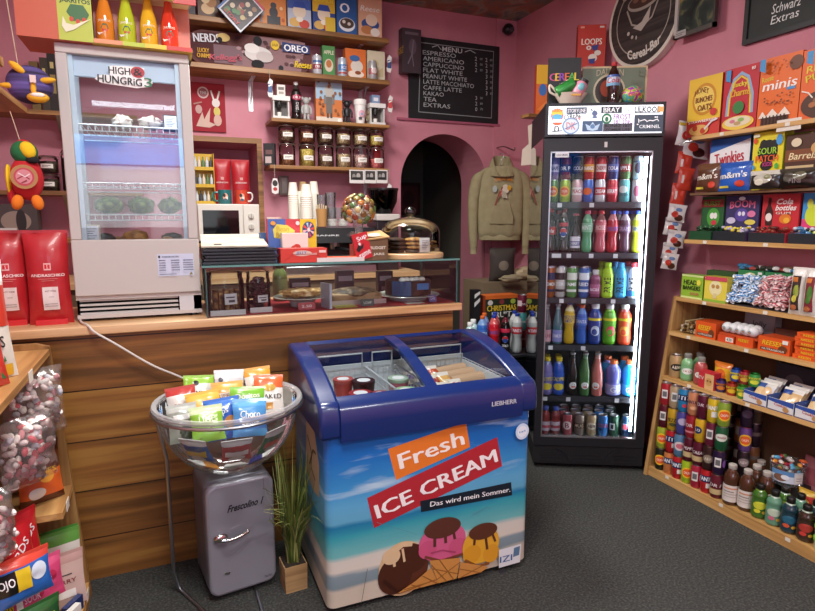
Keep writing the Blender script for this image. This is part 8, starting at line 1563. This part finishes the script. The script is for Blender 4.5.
def circ(u, v, ru, rv, c):
    x, y = fpx(u, v); x2 = fpx(u+ru, v)[0]; y2 = fpx(u, v-rv)[1]; return ('C', x, y, abs(x2-x), abs(y2-y), c)
def keep(d):     # cut the cones off at the sheet's lower edge
    if d[0] in 'G':
        return (d[0], [(x, max(.003, y)) for x, y in d[1]], d[2])
    if d[0] == 'S': return (d[0], [(x, max(.003, y)) for x, y in d[1]], d[2], d[3])
    return d
art = []
art += [circ(403, 568, 24, 27, '#d8b98c'), circ(407, 567, 21, 24, '#5a3020'), circ(395, 575, 17, 19, '#4a2618'), circ(413, 558, 14, 14, '#4a2618'), circ(391, 556, 9, 8, '#dcc096'), ('S', fp((384, 556), (393, 552), (402, 544), (412, 543)), .03, '#dcc096'), ('S', fp((393, 552), (394, 566)), .016, '#dcc096'), ('S', fp((402, 548), (404, 561)), .014, '#dcc096'), ('S', fp((383, 580), (398, 592), (420, 583)), .02, '#3a1c12'),
        circ(442, 541, 23, 19, '#d0608a'), circ(427, 549, 9, 9, '#c8567e'), circ(457, 546, 9, 9, '#c8567e'), ('S', fp((424, 556), (440, 560), (462, 553)), .016, '#7a4030'), circ(442, 527, 18, 10, '#5a3226'), ('S', fp((434, 528), (434, 546)), .018, '#5a3226'), ('S', fp((444, 528), (445, 542)), .018, '#5a3226'), ('S', fp((452, 527), (454, 538)), .016, '#5a3226'), ('S', fp((430, 552), (442, 549), (455, 551)), .008, '#a84468'),
        circ(480, 544, 18, 18, '#e0a832'), circ(471, 553, 9, 9, '#d89a2a'), circ(490, 552, 8, 9, '#d89a2a'), ('S', fp((464, 559), (476, 565), (488, 562)), .016, '#8a5226'), circ(482, 530, 14, 8, '#5a3222'), ('S', fp((474, 532), (473, 544)), .016, '#5a3222'), ('S', fp((484, 532), (486, 548)), .016, '#5a3222'), ('S', fp((491, 532), (494, 540)), .014, '#5a3222')]
def wafer(q, *l): return [('G', fp(*q), '#c98d48')]+[('S', fp(*m_), .006, '#96602a') for m_ in l]
art += wafer(((396, 592), (415, 579), (430, 566), (437, 589), (400, 600)), ((403, 588), (436, 578)), ((400, 597), (434, 578)), ((410, 583), (420, 595)), ((421, 574), (436, 588)))
art += wafer(((428, 559), (459, 556), (455, 580), (437, 588)), ((431, 567), (457, 572)), ((435, 578), (459, 560)), ((438, 558), (452, 581)), ((430, 563), (445, 585)))
art += wafer(((459, 560), (487, 565), (479, 574), (456, 580)), ((458, 567), (478, 573)), ((458, 578), (480, 564)))
ds += [keep(d) for d in art]
ds += [('G', fp((497, 548), (519, 542), (518, 560), (497, 566)), '#dfe3e6'), ('G', fp((512, 546), (518, 544), (517, 553), (511, 555)), '#5a7a98'), ftext('IZI', (498, 558), (510, 555), .038, '#2f5f96', bold=.05), ('G', fp((498, 567), (503, 566), (503, 571), (498, 572)), '#33373c'), circ(520, 430, 6.5, 8, '#c9dcec'), circ(520, 430, 4.5, 5.5, '#e2ecf4'), ftext('izi', (517, 431), (523, 429), .012, '#5f8ec0')]
ds += [('S', fp((360, 600), (366, 566)), .003, '#5a5a54'), ('S', fp((470, 513), (485, 505), (488, 507)), .004, '#5a8a98'), ('S', fp((375, 520), (415, 532)), .002, '#5a8a98')]
print_on(e, ds, Wf, Hf, flat(-w2, .026, 0), 'advert_print', e=.0003, mf=lambda c: mat(c, .32, 0, .2))
m = MB(); prt(m, [('G', [(0, .1), (.5, 0), (.95, .05), (1, .5), (.7, .95), (.1, .9)], '#b8a284'), ('S', [(.2, .7), (.5, .5), (.4, .3), (.7, .2)], .04, '#4a2a26'), ('S', [(.3, .3), (.6, .6), (.8, .6)], .03, '#4a2a26')], .22, .28, lambda X, Y, o: (-w2-.0006-o, .30-X, .40+Y)); kid(m, 'side_sticker', e)
wb = mat('#dcdfe0', .3, .3)
m = MB(); a_ = w2-.064
m.box(-a_, a_, dep-.06, dep-.05, .64, .80, white_i); m.box(-a_, -a_+.008, .05, dep-.06, .64, .775, white_i); m.box(a_-.008, a_, .05, dep-.06, .64, .775, white_i); m.box(-a_, a_, .045, .052, .64, .765, white_i); kid(m, 'liner', e)
def basket(x0, x1, name='wire_basket'):
    m = MB(); z0, z1, y0, y1 = .685, .785, .068, dep-.065
    for z in (z1, z1-.03, z0+.03, z0): m.tube([(x0, y0, z), (x1, y0, z), (x1, y1, z), (x0, y1, z)], .0022, wb, 5, closed=True)
    k = int((x1-x0)/.022)
    for i in range(k+1): x = x0+(x1-x0)*i/k; m.tube([(x, y0, z1), (x, y0, z0), (x, y1, z0), (x, y1, z1)], .0016, wb, 5)
    k = int((y1-y0)/.03)
    for i in range(1, k): y = y0+(y1-y0)*i/k; m.tube([(x0, y, z1), (x0, y, z0), (x1, y, z0), (x1, y, z1)], .0016, wb, 5)
    m.tube([(x0+.02, y1-.02, z1), (x0+.02, y1-.02, .85), (x1-.02, y1-.02, .85), (x1-.02, y1-.02, z1)], .004, wb, 6)
    return kid(m, name, e)
basket(-w2+.07, -.12); basket(-.115, .015); basket(.02, w2-.07)
m = MB(); m.box(-w2+.06, w2-.06, .052, dep-.06, .655, .672, white_i); kid(m, 'inner_floor', e)
ex = (FX0+FX1)/2
def tub(label, x, y, r, h, c, lc, tip=0):
    m = MB(); m.lathe([(0, 0), (r*.8, 0), (r, h*.9), (0, h*.9)], mat(c, .4), 18); m.T = None; o = m.build('ice_cream_tub', None, (ex+x, FY0+y, .690)); tag(o, label, 'ice cream tub', 'ice cream tubs in the freezer')
    m = MB(); m.lathe([(r*1.02, h*.86), (r*1.04, h*.88), (r*1.02, h), (0, h)], mat(lc, .35), 18); prt(m, [('C', .5, .5, .3, .3, '#e8e4e0')], 2*r, 2*r, lambda X, Y, q: (X-r, Y-r, h+q)); kid(m, 'lid', o); return o
for k, (x, y, r, c, lc, lb) in enumerate(((-.235, .17, .045, '#8a2a2c', '#a02c30', 'red lidded tub at the front of the first basket'), (-.19, .27, .045, '#3a1c1a', '#3c1a1c', 'dark brown lidded tub behind the red ones'), (-.17, .13, .042, '#8a2a2c', '#9a3a3a', 'second red lidded tub beside the basket divider'), (-.26, .32, .04, '#b04038', '#b8524a', 'pinkish tub at the rear of the first basket'),
    (-.06, .14, .045, '#6a9a5a', '#9ab88a', 'green pink lidded tub in the middle basket'), (-.05, .25, .042, '#c86a7a', '#a8b8a0', 'pale tub behind the green one in the middle basket'))):
    tub('%s of the freezer' % lb, x, y, r, .075+.018*(k % 2), c, lc)
wr = ['#c8542c', '#d88a3a', '#b8402c', '#5a6aa0', '#a83a3a', '#e0a860', '#7a5aa0', '#d8cfc4']
for k in range(9):
    x, y = .050+.058*(k % 3), .085+.115*(k//3)
    bag('ice_lolly', '%s wrapped ice lolly, %s in the %s row of the last basket' % (['orange', 'amber', 'rust', 'blue', 'red', 'peach', 'violet', 'cream', 'dark orange'][k], ('first', 'second', 'third')[k % 3], ('front', 'middle', 'rear')[k//3]), 'ice lolly', .055, .11, .022, (ex+x, FY0+y, .692+.008*(k % 3)), 0, wr[k % 8], '#e8d8c8', [('R', .15, .35, .85, .6, '#f0d8b0')], 'wrapped ice lollies in the freezer', 60+k, (R(-58), 0))
for k, (x, y) in enumerate(((.265, .25), (.265, .33), (.265, .41))):
    m = MB(); m.T = Matrix.Rotation(R(90), 4, 'Y') @ Matrix.Rotation(R(0), 4, 'X'); m.lathe([(0, -.08), (.026, -.075), (.036, .06), (.034, .07), (0, .08)], mat('#c9a07c', .5), 16); o = m.build('cone_pack', None, (ex+x, FY0+y, .735), 0); tag(o, 'tan wrapped ice cream cone lying %s in the last freezer basket' % ('in the middle', 'at the front', 'at the rear')[k], 'ice cream cone', 'wrapped cones in the freezer')
for k, (x, y) in enumerate(((.225, .085), (.31, .085), (.27, .16))):
    bag('ice_sandwich', 'blue and white wrapped ice sandwich, %s at the freezer corner' % ('lowest', 'uppermost', 'foremost')[k], 'ice sandwich', .075, .065, .022, (ex+x, FY0+y, .700), 0, '#9aa4b4', '#d8dce4', [('R', .1, .3, .9, .6, '#3a4c7a')], 'wrapped ice sandwiches', 80+k, (R(-70), 0))
# === mini fridge
MR = R(8); mp0 = Vector((.077, 2.085, 0))
e = empty('mini_fridge', mp0, MR); tag(e, 'small silver retro mini fridge with a chrome lever handle on the floor', 'mini fridge')
sv = mat('#94949d', .36, .25, .2); W2, D2_, H2 = .252, .24, .462
m = MB(); m.prism(rrect(0, W2, .02, H2, .035, 6), mat('#74747c', .4, .3), .035, D2_, 'xz'); kid(m, 'housing', e, bevel=.012)
m = MB(); m.prism(rrect(.0, W2, .022, H2-.002, .038, 6), sv, .0, .034, 'xz'); dr = kid(m, 'door', e, bevel=.012, bseg=3)
m = MB(); cm = METAL('#d8d6d0', .15)
m.ell((.045, -.012, .262), (.026, .012, .018), cm, 16, 10); m.tube(smooth([(.045, -.028, .26), (.075, -.034, .258), (.11, -.032, .262), (.14, -.026, .268)]), .008, cm, 10, r2=.006); m.ell((.14, -.026, .268), (.008, .007, .008), cm, 10, 8); kid(m, 'handle', dr)
m = MB(); m.box(.055, .075, -.002, .0, .105, .115, METAL('#b8b8b4', .3)); kid(m, 'badge', dr)
print_on(dr, [('T', 'Frescolino 1', .5, .5, .8, '#15151a', {'w': .95, 'shear': .35, 'bold': .03, 'rot': 2})], .135, .035, flat(.075, .345, -.0004))
print_on(dr, [('T', 'TROTEC', .5, .5, .8, '#2a2a30', {'w': .9})], .035, .010, flat(.20, .045, -.0004))
for a in (.04, W2-.04):
    for c_ in (.06, D2_-.05):
        m = MB(); m.lathe([(0, 0), (.014, 0), (.014, .021), (0, .021)], mat('#18181a', .5), 10, (a, c_, 0)); kid(m, 'foot', e)
# === clear bowl of snacks on a tube stand
BXc, BYc, BZr, BRr = .178, 2.118, .765, .247
e = empty('bowl_stand', (BXc, BYc, 0)); tag(e, 'grey steel tube stand carrying the big clear snack bowl over the mini fridge', 'stand')
sm = METAL('#a8a8ac', .35)
m = MB(); ring_ = [((BRr+.013)*cos(2*pi*i/40), (BRr+.013)*sin(2*pi*i/40), BZr-.0125) for i in range(40)]; m.tube(ring_, .006, sm, 8, closed=True); kid(m, 'top_ring', e)
for k, (a, f) in enumerate(((R(168), (-.165, .10)), (R(-100), (-.125, -.06)), (R(80), (.05, .26)))):
    tp = Vector(((BRr+.013)*cos(a), (BRr+.013)*sin(a), BZr-.012))
    if k == 1: continue
    m = MB(); x_, y_ = (tp.x, tp.y) if k != 0 else (-.222, .08)
    m.tube([(tp.x, tp.y, BZr-.012), (x_, y_, .55), (x_, y_, .10), (x_ if k else -.205, y_ if k else .10, .008)], .007, sm, 8); kid(m, 'leg', e)
m = MB(); m.tube(smooth([(-.205, .10, .012), (-.18, .05, .008), (-.13, -.06, .008), (-.09, -.16, .008)]), .006, sm, 8); kid(m, 'foot_bar', e)
m = MB(); m.tube([(.05, .25, .009), (.06, .20, .009), (.07, -.20, .009)], .006, sm, 8); kid(m, 'foot_bar', e)
e = empty('snack_bowl', (BXc, BYc, 0)); tag(e, 'large clear plastic bowl filled with snack bags in front of the counter', 'bowl')
prof = [(BRr*.99*sin(R(a)), BZr-.262*cos(R(a))) for a in (6, 15, 25, 35, 45, 55, 65, 75, 83, 90)]
m = MB(); m.lathe([(0, prof[0][1])]+prof, glass('#eef1f2', 1.32, .03, .04), 44); kid(m, 'bowl_shell', e)
m = MB(); rim = glass('#c8ccce', 1.7, .08, .22)
m.lathe([(BRr*.985, BZr-.004), (BRr*1.045, BZr-.004), (BRr*1.06, BZr+.004), (BRr*1.045, BZr+.012), (BRr*.985, BZr+.010)], rim, 44); kid(m, 'rim', e)
G_ = 'snack bags in the clear bowl'
def sb(label, u, v, y, w, h, col, col2, des, rz, tilt, seed):
    bag('snack_bag', label, 'bag', w, h, .03, (BXc+u, BYc+v, y), 0, col, col2, des, G_, seed, (R(-28), tilt))
def snack(t, tc, c, rot=0): return [('G', [(.0, .35), (1, .5), (1, .72), (0, .62)], c), ('T', t, .5, .55, .12, tc, {'w': .75, 'bold': .05, 'rot': rot, 'shear': .2}), ('C', .5, .25, .25, .1, '#d8a04a')]
sb('red and white crisp packet at the far rim side of the bowl', -0.15, 0.045, 0.665, 0.105, 0.15, '#d8d4cc', '#b03a34', snack('CRISP', '#b03030', '#c0453c'), 0, R(-5), 101)
sb('lime green packet with white end standing at the rear of the bowl', -0.102, 0.105, 0.675, 0.112, 0.16, '#cfd3cc', '#8ab83a', [('R', 0, .8, .3, 1, '#8ab83a'), ('C', .4, .85, .1, .06, '#1c1c1e'), ('T', 'MINI', .6, .6, .1, '#33363c', {'w': .4})], 0, R(4), 102)
sb('silver white packet leaning at the top of the bowl heap', 0.012, 0.105, 0.68, 0.112, 0.165, '#c3c6c8', '#d8d9da', [('C', .2, .8, .08, .06, '#3a3c44')], 0, R(3), 103)
sb('tall white and orange packet behind the baked chips bag', 0.133, 0.105, 0.675, 0.105, 0.17, '#dfd8cc', '#d89a3a', snack('OATS', '#8a4a20', '#e0c890'), 0, R(-3), 104)
sb('white baked chips bag with orange top at the counter corner of the bowl', 0.15, 0.045, 0.665, 0.115, 0.16, '#e2dcd2', '#d8683a', [('R', 0, .72, 1, 1, '#d8683a'), ('C', .5, .72, .22, .09, '#c8a03a'), ('T', 'BAKED', .55, .5, .11, '#1c1c1e', {'w': .75, 'bold': .05}), ('R', .25, .2, .6, .35, '#d89a4a')], 0, R(4), 105)
sb('yellow crackers packet in the middle of the bowl heap', -0.075, -0.015, 0.655, 0.12, 0.15, '#e0a83a', '#d8b04a', [('G', [(.0, .2), (1, .5), (1, .7), (0, .42)], '#e6cf3a'), ('T', 'Tuc', .55, .48, .13, '#b85a1e', {'w': .35, 'bold': .05, 'rot': 14})], 0, R(-6), 106)
sb('amber packet with a white band behind the green corn chips bag', 0.005, 0.045, 0.665, 0.118, 0.15, '#d8903a', '#d8a44a', [('R', 0, .6, 1, .75, '#d8d0c4'), ('T', 'RIFFELS', .5, .67, .1, '#8a4a20', {'w': .7})], 0, R(0), 107)
sb('green and black corn chips bag near the middle of the bowl', 0.06, -0.015, 0.655, 0.128, 0.15, '#20241e', '#7ab83a', [('R', 0, .72, 1, 1, '#7ab83a'), ('T', 'Doritos', .5, .8, .13, '#f0ece0', {'w': .7, 'bold': .06, 'rot': 4}), ('C', .55, .35, .2, .12, '#c8502a'), ('C', .35, .25, .15, .1, '#d88a3a')], 0, R(5), 108)
sb('blue cookie packet at the front of the snack bowl', -0.02, -0.075, 0.65, 0.125, 0.14, '#2a5ab0', '#3a70c4', [('T', 'Chips', .4, .65, .2, '#e8ecf2', {'w': .5, 'bold': .06, 'rot': 12}), ('C', .7, .4, .2, .16, '#b87a3a'), ('C', .3, .25, .12, .1, '#c88a4a')], 0, R(-4), 109)
sb('light blue cookie packet at the front rim of the snack bowl', 0.055, -0.128, 0.668, 0.12, 0.125, '#4a90c8', '#5aa0d4', [('R', 0, .2, 1, .5, '#2f6ab0'), ('T', 'Choco', .5, .6, .2, '#eef2f4', {'w': .6, 'bold': .05}), ('T', 'Mint', .5, .35, .14, '#eef2f4', {'w': .5})], 0, R(4), 110)
sb('grey green packet at the rack side rim of the bowl', -0.155, -0.075, 0.66, 0.1, 0.125, '#8d9288', '#b0b4ac', [('C', .6, .25, .25, .2, '#2a3a20'), ('R', .2, .6, .8, .75, '#d8dad4')], 0, R(-4), 111)
sb('bright green bar packet lying near the front rim of the bowl', -0.08, -0.128, 0.67, 0.11, 0.115, '#86b83a', '#c8d8a8', [('G', [(.2, .1), (.6, .4), (.9, .2)], '#7a4a24'), ('T', 'LIME', .5, .65, .2, '#e6eed8', {'w': .5})], 0, R(-3), 112)
m = MB(); cols = ['#2c5a9c', '#b03a34', '#3a7a44', '#d8903a', '#7a7f88', '#c8c4bc', '#1f2a3c', '#8a4a2c', '#d8c03a', '#5a8ab8']
r2 = random.Random(5)
for k, (az, el) in enumerate(((-128, 30), (-90, 31), (-52, 30), (-150, 62), (-90, 63), (-30, 62))):
    n_ = Vector((cos(R(az))*cos(R(el)), sin(R(az))*cos(R(el)), -sin(R(el)))); c_ = Vector((BXc, BYc, BZr))+n_*(.226 if k < 3 else .232)
    o = bag('snack_packet', '%s snack packet pressed against the %s of the clear bowl wall' % (['blue', 'red', 'green', 'orange', 'white', 'navy', 'brown'][k], ['upper rack side', 'upper front', 'upper freezer side', 'lower rack side', 'lower front', 'lower freezer side', 'very bottom'][k]), 'bag', .10 if k < 3 else .082, .10 if k < 3 else .08, .020, (0, 0, 0), 0, ['#2c5a9c', '#b03a34', '#3a7a44', '#d8903a', '#c8c4bc', '#1f2a6c', '#8a4a2c'][k], '#c8c8c4', [('R', .1, .35, .9, .6, ['#d8c03a', '#e8e0d8', '#e0703a', '#2c5a9c', '#b03a34', '#5a8ab8', '#d8c03a'][k]), ('C', .5, .25, .3, .12, '#d8d0c4')], G_, 120+k)
    rz_ = R(az+90); rx_ = -R(el); M = Matrix.Rotation(rz_, 4, 'Z') @ Matrix.Rotation(-rx_, 4, 'X'); o.rotation_euler = (-rx_, 0, rz_); o.location = c_-(M @ Vector((0, 0, .05 if k < 3 else .04)))
# === grass plant in a wooden pot
e = empty('potted_grass', (.385, 2.092, 0), R(4)); tag(e, 'tall grassy plant in a square wooden pot between mini fridge and freezer', 'plant')
pw = woodmat('plain_pot_wood', '#8a6a44', '#a8865a', '#bb9a6c', 'x', 0, .6)
m = MB(); b = .044; m.prism([(-b*.95, 0), (b*.95, 0), (b, .105), (-b, .105)], pw, -b, b, 'xz'); kid(m, 'pot', e)
m = MB(); m.box(-b+.004, b-.004, -b+.004, b-.004, .105, .108, mat('#2a2018', .9)); kid(m, 'soil', e)
gm = [nodemat('grass_blade_%d' % i, [(.3, c1), (.7, c2)], (1, 1, 1), .5, 2, 12) for i, (c1, c2) in enumerate((('#3c4a1e', '#64752e'), ('#56652a', '#8d9a48'), ('#8a9448', '#b9bb78')))]
m = MB(); r2 = random.Random(3)
for k in range(150):
    a = r2.uniform(0, 2*pi); r0 = r2.uniform(0, .03); hgt = r2.uniform(.25, .50); lean = r2.uniform(.02, .15)*(1.0 if k % 4 else 1.8); dr_ = r2.choice([0, .0, .25, .6]) if k % 3 == 0 else 0
    p0 = Vector((r0*cos(a), r0*sin(a), .105)); w = r2.uniform(.0016, .0042); ma = gm[(0, 1, 0, 2, 1)[k % 5]]; N = 7
    if k % 9 == 0: a = R(r2.uniform(195, 300)); lean = r2.uniform(.10, .17); hgt = r2.uniform(.34, .41); dr_ = r2.uniform(.5, .9); w = .0042; ma = gm[2 if k % 2 else 1]
    vs = []; dx = Vector((cos(a), sin(a), 0)); sd = Vector((-sin(a), cos(a), 0));
    for i in range(N+1):
        t = i/N; q = p0+dx*(lean*t**1.8*(1+dr_))+Vector((0, 0, hgt*(t-dr_*.9*max(0, t-.45)**1.6)))
        if q.x > .046: q.x = .046
        lo = -.115 if q.y < -.045 else -.035
        if q.x < lo: q.x = lo
        if q.y > .29: q.y = .29
        d_ = sqrt((q.x+.207)**2+(q.y-.026)**2); q.z = min(q.z, .735-sqrt(max(0, .0708-d_*d_))-.01*(1-t))
        ww = w*(1-t**2)+.0003; tw = sd*cos(t*1.2)+dx*sin(t*1.2); vs += [q-tw*ww, q+tw*ww]
    m.add(vs, [(2*i, 2*i+1, 2*i+3, 2*i+2) for i in range(N)], ma)
kid(m, 'grass_leaves', e)
# === camera, light, colour
cam = D.cameras.new('camera'); co = D.objects.new('camera', cam); COL.objects.link(co)
cam.sensor_fit = 'HORIZONTAL'; cam.sensor_width = 36; cam.lens = 36*F_PX/815; cam.clip_start = .05
co.location = EYEP; co.rotation_euler = (pi/2-PIT, 0, -YAW); SC.camera = co
def area(name, loc, sx, sy, power, col=(1, 1, 1), rot=(0, 0, 0), spread=180):
    l = D.lights.new(name, 'AREA'); l.shape = 'RECTANGLE'; l.size = sx; l.size_y = sy; l.energy = power; l.color = col; l.spread = R(spread)
    o = D.objects.new(name, l); COL.objects.link(o); o.location = loc; o.rotation_euler = rot; return o
area('ceiling_and_fill_light', (.62, 2.75, 2.93), .5, .5, 54, (1, .98, .95))
area('ceiling_and_fill_light', (.15, .9, 2.93), .6, .6, 52, (1, .98, .95))
area('ceiling_and_fill_light', (1.3, -.6, 2.93), .9, .5, 56, (1, .98, .95))  # added behind the camera as front fill light
area('window_daylight', (-.25, YR+.02, 1.63), 1.15, .62, 6.5, (.95, .97, 1), (R(90), 0, 0))
area('blue_reflection_light', (-.25, YR+.02, 2.10), 1.15, .28, 6, (.10, .42, 1), (R(90), 0, 0))  # added blue lamp, makes the blue band mirrored in the cake fridge door
w = D.worlds.new('daylight'); SC.world = w; w.use_nodes = True
b = w.node_tree.nodes['Background']; b.inputs[0].default_value = (.8, .9, 1, 1); b.inputs[1].default_value = 3.0
SC.view_settings.view_transform = 'Standard'; SC.view_settings.look = 'None'; SC.view_settings.gamma = 1; SC.view_settings.use_curve_mapping = False
SC.view_settings.exposure = .1
SC.cycles.max_bounces = 8; SC.cycles.transparent_max_bounces = 24; SC.cycles.diffuse_bounces = 4; SC.cycles.glossy_bounces = 4
SC.cycles.sample_clamp_indirect = 6; SC.cycles.use_denoising = True
